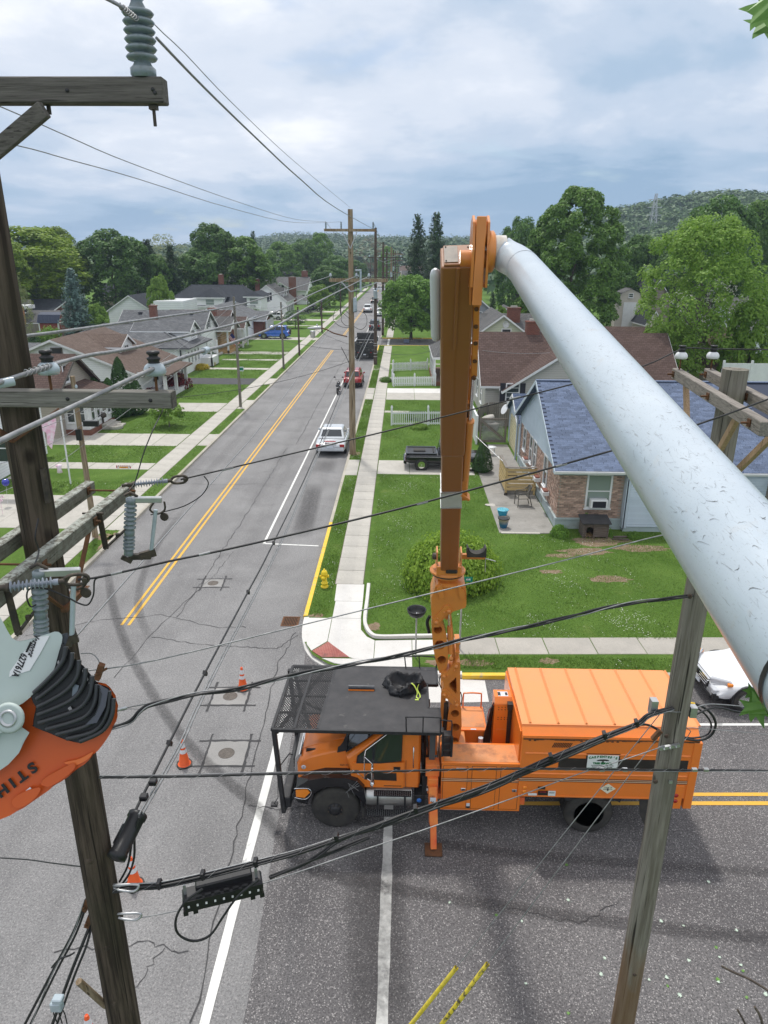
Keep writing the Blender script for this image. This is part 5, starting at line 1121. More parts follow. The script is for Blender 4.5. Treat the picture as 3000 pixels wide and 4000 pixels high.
b=MB();b.bar((-2.83,6.0,z3-.08),(-2.86,5.55,z3-.62),.012,.04,upv=(1,0,0));b.bar((-2.83,4.8,z3-.08),(-2.86,5.35,z3-.62),.012,.04,upv=(1,0,0));b.bar((-2.84,5.3,z3-.6),(-2.84,5.62,z3-.6),.05,.05,upv=(1,0,0));L_(PL,b,'steel_brace',mt['rust'])
def QN(parent,p,q,clev):
 p=Qa(p);q=Qa(q);d=(q-p).normalized();Ln=(q-p).length
 b=MB();b.Qg([p,p+d*.12*Ln],.016,8);b.Qg([p+d*.05,p+d*.2*Ln],.022,8);b.Qd([(.03,0),(.03,.02)],p+d*.18*Ln,10,axis=d);L_(parent,b,'clevis',mt['darkiron'])
 prof=[(.016,.2*Ln)];n=11;s0=.22*Ln;st=.5*Ln/n
 for i in range(n):z=s0+i*st;r_=.04 if i%2==0 else .032;prof+=[(.014,z),(r_,z+st*.25),(r_,z+st*.38),(.014,z+st*.55)]
 prof+=[(.022,s0+n*st),(.022,s0+n*st+.03)]
 b=MB();b.Qd(prof,p,18,axis=d);L_(parent,b,'polymer_insulator',mt['polymer'])
 b=MB();s=p+d*(s0+n*st+.02);up_=Qa((0,0,1));b.Qg([s,s+d*.05],.02,8);b.Qg(Qb([s+d*.04,s+d*.08+up_*.035,s+d*.17+up_*.035,s+d*.2-up_*.0,s+d*.16-up_*.035,s+d*.07-up_*.03,s+d*.04],3),.013,6);b.Qd([(.018,-.03),(.018,.03)],s+d*.175,8,axis=d.cross(up_));L_(parent,b,'strain_clamp',mt['darkiron'])
def Zx(x,y,X):
 r=ray(x,y);t=X/r.x;return Qa((X,r.y*t,CAMZ+r.z*t))
S1=Zx(-22,1273,-2.7);S2=Zx(263,1049,-2.7)
R_end1=Qa((3.1,6.15,10.25));R_end2=Qa((3.36,8.85,10.62))
def Qc(S,x,y,B):
 n=Qa((-(B-S).y,(B-S).x,0));r=ray(x,y);C0=Qa((0,0,CAMZ));t=n.dot(S-C0)/n.dot(r);return C0+r*t
E1=Qc(S1,168,1252,R_end1);E2=Qc(S2,390,1036,R_end2)
QN(PL,S1,E1,1);QN(PL,S2,E2,1)
def QO(parent,top,tilt,s=1.0):
 g=Qa(top);dn=Qa((tilt[0],tilt[1],-1)).normalized()
 prof=[(.03,0),(.046,.01),(.046,.05)]
 for i in range(6):z=.06+.042*i;prof+=[(.034,z),(.055,z+.01),(.055,z+.022),(.034,z+.032)]
 prof+=[(.046,.32),(.046,.36)]
 for i in range(4):z=.37+.036*i;prof+=[(.034,z),(.053,z+.01),(.053,z+.02),(.034,z+.03)]
 prof+=[(.042,.52),(.042,.56),(.02,.57)]
 b=MB();b.Qd([(r_*s,z_*s)for r_,z_ in prof],g,20,axis=dn);L_(parent,b,'cutout_insulator',mt['porc'])
 sd=Qa((.85,.35,-.1)).normalized();a0=g+dn*.02*s
 b=MB();b.bar(a0,a0+sd*.27*s,.05*s,.055*s);L_(parent,b,'cutout_hood',mt['galv'],bevel=.008)
 b=MB();b.Qg([a0+sd*.06+Qa((0,0,.03)),a0+Qa((0,0,.07)),a0-sd*.05+Qa((0,0,.04))],.014,6);bt=g+dn*.58*s;b.bar(bt,bt+sd*.2*s,.05,.05);b.bar(bt+sd*.1,bt+sd*.24-dn*.04,.04,.07);b.bar(bt-sd*.06,bt+sd*.03+dn*.05,.03,.04);b.Qg(Qb([a0+sd*.2+dn*.03,a0+sd*.17+dn*.1,a0+sd*.24+dn*.14,a0+sd*.3+dn*.1,a0+sd*.29+dn*.02],3),.01,5);b.Qd([(.028,-.005),(.04,-.005),(.04,.005),(.028,.005)],a0+sd*.3+dn*.17,12,axis=(0,1,0));L_(parent,b,'cutout_hardware',mt['darkiron'])
 b=MB();b.Qg([a0+sd*.22+dn*.1,bt+sd*.2-dn*.04],.019*s,12);L_(parent,b,'fuse_tube',mt['porcw'])
C1=Zx(161,1243,-2.4);C1=Zx(84,1232,-2.52);C2=Zx(283,1075,-2.44)
QO(PL,C1,(-.1,-.05));QO(PL,C2,(-.14,-.05))
b=MB()
for c,y0 in((C1,4.95),(C2,6.25)):
 m0=c+Qa((-.03,0,-.26));b.bar((-2.7,c.y-.12,z3+.06),(-2.69,c.y-.1,z3-.3),.012,.05,upv=(1,0,0));b.bar((-2.7,c.y-.11,z3-.3),m0,.04,.012);b.Qd([(.02,0),(.02,.03)],((-2.7+m0.x)/2,(c.y-.11+m0.y)/2,m0.z*.5+(z3-.3)*.5),8);b.Qg([(-2.85,c.y-.12,z3+.05),(-2.66,c.y-.12,z3+.05)],.01,6)
L_(PL,b,'cutout_bracket',mt['darkiron'])
def QL(parent,pts,r_=.006,k=6):b=MB();b.Qg(Qb(pts,k),r_,5);L_(parent,b,'jumper_wire',mt['cable'])
def ap(A,B,*s):return[Qc(A,B=B,x=x,y=y)for x,y in s]
QL(PL,[C1+Qa((-.02,0,.05))]+[Zx(x,y,-2.62)for x,y in((84,1190),(76,1160),(83,1120))])
QL(PL,[C2+Qa((-.02,0,.06))]+[Zx(x,y,-2.45+k*.05)for k,(x,y)in enumerate(((292,1040),(310,980),(330,930),(350,890)))]+[at(352,880,LY-.2)])
QL(PL,ap(E1,R_end1,(222,1246),(205,1253),(202,1285),(190,1306),(170,1303),(145,1290),(100,1272),(65,1272),(58,1290),(66,1310),(78,1306)))
QL(PL,ap(E2,R_end2,(440,1028),(450,1045),(435,1070),(400,1092),(360,1104),(325,1112)))
b=MB();b.box(LX+.135,LX+.165,LY-.1,LY-.05,9.72,10.0);L_(PL,b,'conduit_bracket',mt['darkiron'])
b=MB()
for xx,yy in((262,1918),(268,1980)):
 p=at(xx,yy,LY-.05);b.Qg(Qb([p+Qa((-.14,.02,.01)),p+Qa((-.02,0,.04)),p+Qa((.14,.02,.03)),p+Qa((.17,.02,0)),p+Qa((.12,0,-.04)),p+Qa((-.02,0,-.03)),p+Qa((-.14,.02,-.01))],3),.013,6)
L_(PL,b,'eye_bolt',mt['galv'])
b=MB();p=at(170,2120,5.2);q=at(228,2172,LY-.05);b.Qg([p,q],.035,10);L_(PL,b,'cut_branch_stub',mt['pole_mid'])
b=MB()
for xx,yy in((187,1955),(192,1990),(215,1452)):p=at(xx,yy,LY-.08);b.bar(p+Qa((-.03,0,-.07)),p+Qa((.03,0,.08)),.05,.05);b.Qg([p+Qa((-.02,-.05,0)),p+Qa((.04,.06,0))],.012,6)
L_(PL,b,'cable_clamp',mt['rust'])
RX,RY=3.42,7.4
PR=Qi('utility_pole','weathered grey utility pole at the right with twin pale crossarms and guy wires','utility pole',(RX,RY,0),0,'utility poles')
b=MB();n=24;rr=random.Random(7);v=[];K_=16;zt=at(1582,797,RY).z
for i in range(K_+1):
 t=i/K_;r_=.165+(.125-.165)*t
 for j in range(n):a=6.283*j/n;q=r_*(1+.014*math.sin(3*a+2*t))+rr.uniform(-.002,.002);v.append((RX+q*math.cos(a),RY+q*math.sin(a),zt*t))
b.add(v,[(i*n+j,i*n+(j+1)%n,(i+1)*n+(j+1)%n,(i+1)*n+j)for i in range(K_)for j in range(n)],0,True);b.add(v[-n:],[tuple(range(n))])
def rightpolemat():
 m_=mt['pole_grey'].copy();m_.name='weathered_pole_worn';t=m_.node_tree;b=t.nodes['Principled BSDF'];src=b.inputs['Base Color'].links[0].from_socket
 c=t.nodes.new('ShaderNodeTexCoord');s_=t.nodes.new('ShaderNodeSeparateXYZ');t.links.new(c.outputs['Object'],s_.inputs[0])
 nz=Qx(t,Qy(t,(2.5,2.5,.45)),1.6,6,.6);f=_m(t,'SUBTRACT',_m(t,'ADD',nz,1.1),_m(t,'MULTIPLY',s_.outputs[2],.4))
 t.links.new(QA(t,Qz(t,f,.56,(0,0,0),.78,(.65,.65,.65)),src,(.19,.1,.045)),b.inputs['Base Color']);return m_
L_(PR,b,'pole',rightpolemat())
zR=10.26;dY=Qa((.115,1,.0)).normalized()
def RA(o,s):return Qa((RX+o,RY,zR))+dY*s
for o in(-.2,.19):
 b=MB();b.bar(RA(o,-1.55),RA(o,1.52),.095,.125);L_(PR,b,'crossarm',mt['beam_r'],bevel=.006)
b=MB()
for o in(-.25,.14):
 for s in(-1.3,-.05,1.42):
  p=RA(o,s);b.bar(p+Qa((.0,0,0)),p+Qa((-.012,0,0)),.06,.07);b.Qg([p,p+Qa((-.075,0,0))],.01,6)
L_(PR,b,'arm_bolts',mt['rust'])
b=MB();b.bar(RA(-.16,1.15)-Qa((0,0,.06)),Qa((RX-.13,RY+.35,zR-1.15)),.07,.05,upv=(1,0,0));b.bar(RA(-.16,-.75)-Qa((0,0,.06)),Qa((RX-.14,RY,zR-.92)),.07,.05,upv=(1,0,0));b.bar(RA(.19,-1.0)-Qa((0,0,.06)),Qa((RX+.1,RY-.1,zR-.85)),.07,.05,upv=(1,0,0));L_(PR,b,'wood_brace',mt['beam_new'],bevel=.004)
RI=[RA(-.2,1.38),RA(.19,1.42),RA(-.05,-1.42)]
for I_ in RI[:2]:QK(PR,I_+Qa((0,0,.205)),mt['white'],.98)
QK(PR,RI[2]+Qa((.05,0,.205)),mt['porcw'],.98)
b=MB();
for yy,xx in((1288,1490),(1688,1416),(2105,1371),(1590,1440)):
 p=at(xx,yy,RY-.15);b.Qd([(.03,0),(.026,.012),(.01,.016),(0,.012)],p,10,axis=(0,-1,0))
L_(PR,b,'knots',mt['pole_far'])
b=MB();p=at(1443,1532,RY-.14);b.box(p.x-.2,p.x-.12,p.y,p.y+.1,p.z-.1,p.z+.1);p=at(1527,1528,RY+.0);p=Qa((RX+.14,RY-.03,at(1420,1535,RY).z));b.box(p.x,p.x+.08,p.y-.04,p.y+.05,p.z-.05,p.z+.09);L_(PR,b,'suspension_clamp',mt['galv'])
p=at(1446,1613,RY-.17);b=MB();b.bar(p+Qa((-.12,0,-.03)),p+Qa((.12,0,.03)),.035,.04);[b.Qd([(.012,0),(.012,.02),(0,.02)],p+Qa((d,-.02,.25*d)),6,axis=(0,-1,0))for d in(-.07,0,.07)];L_(PR,b,'three_bolt_clamp',mt['galv'])
b=MB();p=at(1448,1688,RY-.155);b.box(p.x-.02,p.x+.02,p.y-.02,p.y,p.z-.02,p.z+.02);L_(PR,b,'bolt_head',mt['galv'])
b=MB();p=at(1425,1590,RY-.1);b.bar(p+Qa((-.08,0,-.05)),p+Qa((.0,0,.08)),.05,.05);L_(PR,b,'guy_hook',mt['rust'])
CP=Qa((-2.93,42.2,ZG))
PC=Qi('utility_pole','tall two tone utility pole with two crossarms and a street light, beside the silver sedan','utility pole',CP,0,'utility poles')
QP(13.9,.2,.135,mt['pole_mid'],PC,18,5,.01)
def arm2(parent,xl,xr,y,z,m_,w=.1,h=.13):b=MB();b.bar((xl,y,z),(xr,y,z),w,h);L_(parent,b,'crossarm',m_)
ca=at(700,497,42.0);cb=at(811,497,42.0);arm2(PC,ca.x,cb.x,42.0,ca.z,mt['pole_mid'],.12,.14)
cc_=at(711,605,42.0);cd=at(838,605,42.0);arm2(PC,cc_.x,cd.x,42.0,cc_.z,mt['pole_mid'],.13,.19)
b=MB();b.bar((ca.x+1.0,41.95,ca.z-.05),(CP.x,41.95,ca.z-.95),.035,.05);b.bar((cb.x-1.0,41.95,ca.z-.05),(CP.x,41.95,ca.z-.95),.035,.05)
b.bar((cc_.x+.7,41.95,cc_.z-.1),(CP.x,41.95,cc_.z-.62),.05,.06);b.bar((cd.x-.6,41.95,cc_.z-.1),(CP.x,41.95,cc_.z-.62),.05,.06);L_(PC,b,'arm_brace',mt['galv'])
TOPI=[Qa((at(x,495,42.0).x,42.0,ca.z+.07))for x in(704,737,806)]
for p in TOPI:b=MB();b.Qd([(.03,0),(.05,.05),(.03,.08),(.055,.13),(.03,.17),(.055,.21),(.03,.25),(.05,.3),(.02,.36)],p,10);L_(PC,b,'post_insulator',mt['porc'])
LOWI=[Qa((at(x,600,42.0).x,42.0,cc_.z+.22))for x in(714,770,797)]
for p in LOWI:b=MB();b.Qd([(.02,-.14),(.02,0),(.09,.0),(.09,.05),(.05,.09),(.05,.15),(0,.16)],p,12);L_(PC,b,'insulator',mt['porcw'])
b=MB();q=at(779,590,41.9);b.Qg([(q.x,41.9,q.z-1.0),(q.x,41.9,q.z+.1)],.06,8);b.Qg([(q.x-.3,41.9,q.z+.15),(q.x+.05,41.9,q.z+.15)],.04,6);L_(PC,b,'lightning_arrester',mt['porcw'])
b=MB();q0=at(763,643,41.95);q1=at(771,675,41.95);b.box(q0.x,q1.x,41.85,42.1,q1.z,q0.z);L_(PC,b,'meter_box',mt['porcw'],bevel=.03)
b=MB();la=[at(x,y,41.9)for x,y in((750,727),(722,720),(708,713),(694,708))];b.Qg(Qb(la,4),.035,8);L_(PC,b,'lamp_arm',mt['rust'])
b=MB();l0,l1=at(694,708,41.9),at(664,709,41.9);dd=l1-l0;b.Qg([l0+dd*t for t in(0,.1,.45,.55,.9,1)],[.06,.1,.1,.08,.06,.02],12);l2=at(685,702,41.9);b.Qd([(.04,-.1),(.04,.04),(0,.05)],l2,8);L_(PC,b,'street_lamp_head',mt['galv'])
def loopw(parent,P,r_=.014,m_='cable'):b=MB();b.Qg(Qb(P,5),r_,5);L_(parent,b,'cable_loop',mt[m_])
loopw(PC,[at(x,y,41.8)for x,y in((757,690),(735,672),(725,668),(720,690),(735,705),(755,708))]);loopw(PC,[at(x,y,41.8)for x,y in((757,680),(742,670),(737,690),(745,702),(756,704))]);loopw(PC,[at(x,y,41.8)for x,y in((763,675),(775,672),(790,680),(792,700),(780,712),(764,705))])
loopw(PC,[at(x,y,41.8)for x,y in((737,750),(745,765),(754,785),(755,800))],.02)
def QJ(x,y,h,r0,r1,m_,label,arms=(),can=None,seed=1):
 t=Qi('utility_pole',label,'utility pole',(x,y,ZG),0,'utility poles');QP(h,r0,r1,m_,t,10,seed,.004)
 for(z,l,w_)in arms:
  b=MB();b.bar((x-l/2+w_,y-.2,z),(x+l/2+w_,y-.2,z),.11,.13);L_(t,b,'crossarm',m_)
  b=MB();b.bar((x-l/3+w_,y-.2,z),(x,y-.2,z-.6),.04,.04);b.bar((x+l/3+w_,y-.2,z),(x,y-.2,z-.6),.04,.04);L_(t,b,'arm_brace',mt['galv'])
  for s in(-.45,-.15,.45):b=MB();b.Qd([(.04,.05),(.1,.1),(.1,.22),(.05,.3),(0,.34)],(x+l*s+w_,y-.2,z),8);L_(t,b,'insulator',mt['porcw'])
 if can:b=MB();b.Qd([(.2,0),(.22,.03),(.22,.75),(.24,.78),(.2,.84),(0,.86)],(x+.0,y-.35,can),14);[b.Qd([(.05,.85),(.05,1.05),(.02,1.1)],(x+dx,y-.35,can),8)for dx in(-.1,.1)];L_(t,b,'transformer',mt['porcw'])
 return t
z_=at(812,645,80).z
QJ(-2.93,80.5,14.3,.2,.13,mt['pole_far'],'dark slim utility pole with a round grey transformer beside the parked dump truck',[(at(875,530,80).z,6.0,2.3)]if False else[],z_,2)
QJ(-2.95,112,13.4,.19,.13,mt['pole_far'],'dark utility pole just left of the round street maple',[(11.4,5.2,.3),(8.6,5.6,-1.2)],None,3)
QJ(-2.7,126,12.6,.18,.12,mt['pole_far'],'brown utility pole, third beyond the dump truck',[(11.0,4.6,.4)],None,4)
QJ(-2.3,150,13.2,.21,.15,mt['pole_mid'],'pale stripped utility pole far along the street',[(12.0,4.4,.2),(8.5,4,0)],7.6,5)
QJ(-2.3,185,13,.2,.14,mt['pole_far'],'far dark utility pole before the last bend',[(12.2,4.4,0),(9.2,4,0)],8.2,6)
QJ(-2.2,225,13,.2,.14,mt['pole_far'],'very distant utility pole, second from the end of the line',[(12.2,4.6,0),(9.4,4,0)],None,7)
QJ(-2.0,290,13.5,.2,.14,mt['pole_mid'],'most distant utility pole at the end of the street',[(12.2,5,0),(10.0,4.4,0)],None,8)
b=MB();[b.Qd([(.215,0),(.215,.06)],(-2.93,80.5,z),14)for z in(1.0,1.35,2.2,2.45)];b.Qf('pole_bands',mt['galv'],bpy.data.objects['utility_pole.003'])
LP=[(-13.13,28.1,at(153,819,28.1).z,.13,mt['pole_mid'],'leaning brown service pole at the kerb nearest the near left pole'),(-12.9,56.2,8.5,.12,mt['pole_grey'],'grey service pole on the left sidewalk with wires dropping to the log porch house'),(-12.75,77.1,at(602,655,77.1).z,.12,mt['pole_grey'],'slim grey service pole in front of the blue SUV'),(-12.5,87.7,at(640,665,87.7).z,.12,mt['pole_far'],'dark service pole just right of the blue SUV'),(-12.7,115.3,at(690,647,115.3).z,.13,mt['pole_far'],'dark service pole beyond the blue SUV, before the small round tree'),(-12.6,150,at(742,611,150).z,.14,mt['pole_far'],'far service pole left of the street at the edge of the shaded lawn'),(-12.5,200,9,.14,mt['pole_far'],'farthest service pole on the left kerb')]
for i,(x,y,h,r_,m_,lab)in enumerate(LP):
 t=Qi('service_pole',lab,'utility pole',(x,y,ZG),0,'wooden service poles along the left kerb');QP(h,r_,r_*.72,m_,t,10,i+11,.004)
 b=MB();b.Qd([(.04,0),(.06,.08),(.03,.14)],(x+.12,y-.05,h-.35),8);L_(t,b,'insulator',mt['porcw'])
def Qo(label,P,r_=.01,m_='cable',name='overhead_wire',cat='wire',k=4,n=6,smooth=True,group='overhead wires and cables'):
 b=MB();b.Qg(Qb(P,k)if smooth else P,r_,n);p0=Qa(P[0])
 return b.Qf(name,mt[m_]if isinstance(m_,str)else m_,None,origin=p0,label=label,cat=cat,group=group)
def Zy(A,B,*mids):A=Qa(A);B=Qa(B);return[A]+[Qc(A,x,y,B)for x,y in mids]+[B]
def Zg(label,P,strands,R_,pitch,cat='cable',name='cable_bundle',lash=None):
 Q=Qb(P,14);b=MB();mats=[];L0=0;acc=[0]
 for i in range(1,len(Q)):acc.append(acc[-1]+(Q[i]-Q[i-1]).length)
 for si,(r_,m_,ph,ro)in enumerate(strands):
  if m_ not in mats:mats.append(m_)
  W_=[]
  for i,p in enumerate(Q):
   d=(Q[min(i+1,len(Q)-1)]-Q[max(i-1,0)]).normalized();s=d.cross(Qa((0,0,1))).normalized();u=s.cross(d);a=ph+6.283*acc[i]/pitch
   W_.append(p+(s*math.cos(a)+u*math.sin(a))*ro)
  b.Qg(W_,r_,6,mats.index(m_))
 if lash:
  W_=[];nn=int(acc[-1]/lash)*8
  for i in range(nn):
   s_=acc[-1]*i/nn;j=max(1,next((q for q in range(1,len(acc))if acc[q]>=s_),len(acc)-1));f_=(s_-acc[j-1])/max(1e-6,acc[j]-acc[j-1]);p=Q[j-1].lerp(Q[j],f_);d=(Q[j]-Q[j-1]).normalized();s=d.cross(Qa((0,0,1))).normalized();u=s.cross(d);a=6.283*i/8
   W_.append(p+(s*math.cos(a)+u*math.sin(a))*(R_+.004))
  if'alu'not in mats:mats.append('alu')
  b.Qg(W_,.0022,3,mats.index('alu'),cap=False)
 return b.Qf(name,[mt[m]for m in mats],None,origin=P[0],label=label,cat=cat,group='overhead wires and cables')
A3=Qa((-3.55,LY-.25,z2+.4))
Qo('thick aluminium wire emerging from behind the dark pole, uppermost of the three thick ones',Zy(A3,LOWI[0],(45,727),(300,692),(498,662),(600,634)),.0165,'alu',n=8)
w2A=Qa((INS2.x,LY-.21,z2+.335));w3A=Qa((INS3.x,LY-.21,z2+.335));w2A=at(110,790,LY-.24);w3A=at(335,795,LY-.24)
P=Zy(w2A,LOWI[1],(190,768),(300,749),(498,702),(600,672),(690,628));Qo('thick aluminium wire tied over the left pin insulator',[at(-90,858,3.6),at(0,826,4.3)]+P,.0165,'alu',n=8)
P3=Zy(w3A,LOWI[2],(433,760),(498,742),(600,702),(700,645));Qo('thick aluminium wire tied over the insulator at the arm end, lowest of the three',[at(-60,990,2.9),at(0,953,3.3),at(180,868,4.2)]+P3,.0165,'alu',n=8)
for nm,c,d0,d1 in(('a',w2A,at(40,810,4.6),at(190,768,6.6)),('b',w3A,at(250,834,4.7),at(433,760,7.6))):
 b=MB();
 for e_ in(d0,d1):
  d=(e_-c).normalized();s=d.cross(Qa((0,0,1))).normalized();u=s.cross(d);b.Qg([c+d*(.04+i*.0075)+(s*math.cos(i*.62)+u*math.sin(i*.62))*.021 for i in range(62)],.0045,4)
 b.Qf('wire_tie',mt['alu'],PL)
b=MB();p=at(8,829,4.35);b.Qg([p+Qa((-.03,-.03,0)),p+Qa((.04,.045,.01))],.03,10);p2=at(796,0,1);L_(PL,b,'connector_clamp',mt['porcw'])
b=MB();p=Qc(w3A,440,757,LOWI[2]);p=Qc(w3A,440,759,LOWI[2]);b.Qg([p,p+(LOWI[2]-w3A).normalized()*.12],.032,10);L_(PL,b,'connector_clamp',mt['porcw'])
Qo('wire running from the top insulator down to the far tall pole',Zy(at(338,82,LY-.2),TOPI[2],(440,188),(550,295),(650,388),(730,452)),.0095,'alu')
Qo('spiral ended wire leaving the top insulator to the upper left',[at(300,45,LY-.2),at(282,28,5.0),at(262,14,4.6),at(225,-6,4.1)],.0105,'alu',n=8)
b=MB();c=at(300,45,LY-.2);e_=at(262,14,4.6);d=(e_-c).normalized();s=d.cross(Qa((0,0,1))).normalized();u=s.cross(d);b.Qg([c+d*(i*.009)+(s*math.cos(i*.75)+u*math.sin(i*.75))*.015 for i in range(70)],.004,4);b.Qf('wire_tie',mt['alu'],PL)
Qo('thin static wire meeting the very top of the far tall pole',Zy(Qa((-2.9,5.0,14.6)),Qa((-2.93,42.2,14.1)),(287,0),(400,116),(500,221),(620,335),(700,402)),.0065,'alu')
Qo('upper of two high thin wires crossing the left sky',Zy(Qa((-3.9,5.2,12.98)),TOPI[0]+Qa((0,0,.36)),(5,232),(150,296),(300,359),(525,440),(640,474)),.0065,'alu')
Qo('lower of two high thin wires crossing the left sky',Zy(Qa((-4.3,5.2,12.6)),TOPI[1]+Qa((0,0,.36)),(23,311),(150,345),(300,387),(500,450),(640,481)),.0065,'alu')
Qo('stranded grey messenger wire slanting over the double yellow line',Zy(at(160,1376,LY+.1),at(748,660,42.1),(296/1.80832,2488/1.80832),(900/1.80832,1804/1.80832),(1000/1.80832,1690/1.80832),(633,830),(700,732)),.008,'alu',n=8)
B_=at(808,706,80.3);A_=at(300,1760,LY+.15)
g1=Zy(A_,B_,(389,1604),(450,1474),(610,1161),(690,972),(776,774));g2=[p+Qa((.045,0,.02))for p in g1]
Qo('left strand of the grey cable pair running up the street past the parking line',g1,.0105,'alu',n=6)
Qo('right strand of the grey cable pair running up the street past the parking line',g2,.0105,'alu',n=6)
g3=Zy(at(268,1800,LY+.12),at(806,700,80.3),(366,1604),(443,1453),(536,1278),(591,1172),(683,978),(766,780));Qo('black cable hung just left of the grey cable pair',g3,.015,'cable')
b=MB()
for p in(g3[1],g3[2],g3[3],g3[4]):b.bar(p+Qa((0,-.03,.03)),p+Qa((0,.03,-.05)),.05,.05)
b.Qf('lashing_clamps',mt['cable'],bpy.data.objects[[o.name for o in COL.objects if o.get('label')=='black cable hung just left of the grey cable pair'][0]])
c0=at(297,1762,LY+.25);c1=at(252,1852,LY-.12);d=(c1-c0).normalized()
SC=Qi('splice_closure','black cylindrical cable splice closure hanging beside the dark pole','splice case',c0,0,'cable splice cases')
b=MB();Ln=(c1-c0).length;b.Qd([(.03,-.04),(.088,-.03),(.098,-.015),(.098,.03),(.086,.04),(.086,Ln-.05),(.095,Ln-.04),(.095,Ln+.01),(.03,Ln+.03)],c0,24,axis=d);L_(SC,b,'case',mt['plastic'])
b=MB();sd=Qa((-1,0,.3)).normalized()
for t in(.25,.55):p=c0+d*Ln*t+sd*.085;b.bar(p-d*.03,p+d*.03,.05,.012,upv=sd)
L_(SC,b,'clamp',mt['galv']);b=MB();b.bar(c0+d*.1+sd*.08,c0+d*(Ln-.1)+sd*.08,.08,.035,upv=sd);L_(SC,b,'case_lug',mt['plastic'],bevel=.02)
b=MB();[b.box(q.x-.04,q.x+.04,q.y-.04,q.y+.04,q.z-.03,q.z+.03)for q in(c0-d*.18+Qa((-.02,0,.02)),c0-d*.34+Qa((.0,0,.03)))];L_(SC,b,'hanger',mt['plastic'],bevel=.01)
tails=[('black cable looping down from the splice closure, outer',(300,1765),(291,1800),(290,1850),(280,1885),(262,1912)),('black cable looping down from the splice closure, inner',(289,1780),(283,1830),(276,1870),(258,1905))]
for lab,*ps in tails:Qo(lab,[at(x,y,LY+.12-.02*i)for i,(x,y)in enumerate(ps)],.012)
for i,(lab,ps,r_)in enumerate((('outermost black cable dropping away at the lower left corner',((186,1942),(160,2010),(115,2095),(52,2216)),.014),('second black cable dropping at the lower left corner',((190,1945),(165,2015),(125,2092),(64,2216)),.012),('black cable beside the small grey tap at lower left',((196,1995),(178,2040),(150,2110),(112,2216)),.016),('innermost black cable dropping along the dark pole at lower left',((198,2000),(186,2045),(160,2110),(122,2216)),.012))):
 Qo(lab,[at(x,y,5.35-.12*k)for k,(x,y)in enumerate(ps)],r_)
Qo('steel strand along the cables at the lower left',[at(x,y,5.3-.12*k)for k,(x,y)in enumerate(((180,1950),(158,2018),(110,2110),(66,2216)))],.005,'alu')
Qo('short black jumper joining the two lower left cables',[at(x,y,5.05)for x,y in((112,2090),(128,2072),(150,2064),(160,2058))],.01)
tp=Qi('cable_tap','small translucent grey cable tap with drop wires at the lower left','cable tap',at(122,2170,4.85));b=MB();q=at(124,2172,4.85);b.box(q.x-.06,q.x+.05,q.y-.04,q.y+.04,q.z-.05,q.z+.06);b.box(q.x-.03,q.x+.07,q.y-.04,q.y+.04,q.z+.06,q.z+.12);L_(tp,b,'tap_body',mt['porcw'],bevel=.01)
b=MB();[b.Qg(Qb([q+Qa((dx,0,-.04)),q+Qa((dx*1.4,0,-.12)),q+Qa((dx*1.2+.01,0,-.26))],3),.006,5)for dx in(-.04,.0,.04)];L_(tp,b,'drop_wire',mt['cable'])
Qo('thin black drop wire entering from the left edge to the dark pole',[at(-20,1852,6.2),at(60,1857,5.9),at(110,1864,5.7),at(175,1872,LY)],.007)
Ab=Qa((LX+.14,LY-.05,at(256,1913,LY).z));Bb=Qa((RX-.1,RY-.1,at(1438,1519,RY).z))
PB=Zy(Ab,Bb,(300,1915),(345,1912),(420,1897),(500,1878),(553,1865),(640,1842),(727,1813),(810,1784),(898,1752),(1051,1700),(1190,1640),(1306,1592),(1376,1564),(1402,1545))
Zg('thick lashed bundle of black cables crossing low in front of the truck',PB,[(.0075,'alu',1.6,.03),(.014,'cable',0,.012),(.013,'cable',2.3,.022),(.015,'cable',4.0,.016),(.01,'cable',5.2,.028)],.03,9.0,lash=.3)
PB2=Zy(Ab+Qa((2.55,.95,-.18)),Bb,(590,1892),(640,1874),(690,1846),(735,1815),(810,1790),(898,1760),(1051,1708),(1190,1648),(1306,1600));PB2=PB2[:-1]
Zg('black cables leaving the terminal box and joining the thick bundle',PB2,[(.013,'cable',0,.012),(.012,'cable',3,.012)],.02,2.0)
b=MB()
for x,y in((345,1910),(439,1890),(553,1863),(727,1808),(898,1748),(1190,1636),(1306,1588),(1375,1562)):p=Qc(Ab,x,y,Bb);b.bar(p+Qa((0,-.03,.045)),p+Qa((0,-.03,-.04)),.02,.02);b.bar(p+Qa((-.02,0,0)),p+Qa((.02,0,.01)),.075,.075)
b.Qf('cable_straps',mt['plastic'],bpy.data.objects['cable_bundle'])
Qo('black slack loop hanging under the terminal box',[Qc(Ab,x,y,Bb)+Qa((.05,-.16,0))for x,y in((436,1892),(400,1919),(380,1955),(384,1987),(416,2003),(452,1991),(480,1951),(512,1907),(556,1872))],.0135,name='cable_loop',cat='cable')
Qo('black cable loop standing out beyond the right pole',[at(x,y,RY+.25)for x,y in((1440,1520),(1470,1517),(1500,1520),(1530,1535),(1546,1562),(1536,1588),(1510,1599),(1473,1595),(1440,1590),(1424,1578),(1400,1566),(1378,1567),(1350,1580))],.017,name='cable_loop',cat='cable')
Qo('second strand of the loop beyond the right pole',[at(x,y,RY+.28)for x,y in((1440,1526),(1475,1523),(1510,1532),(1535,1560),(1530,1585),(1500,1594),(1470,1591))],.012,name='cable_loop',cat='cable')
b=MB();b.Qg([at(1486,1518,RY+.24),at(1500,1521,RY+.24)],.02,8);b.Qf('yellow_marker',mt['yellowp'],None,origin=at(1490,1519,RY+.24),label='short yellow sleeve on the loop beside the right pole',cat='cable marker')
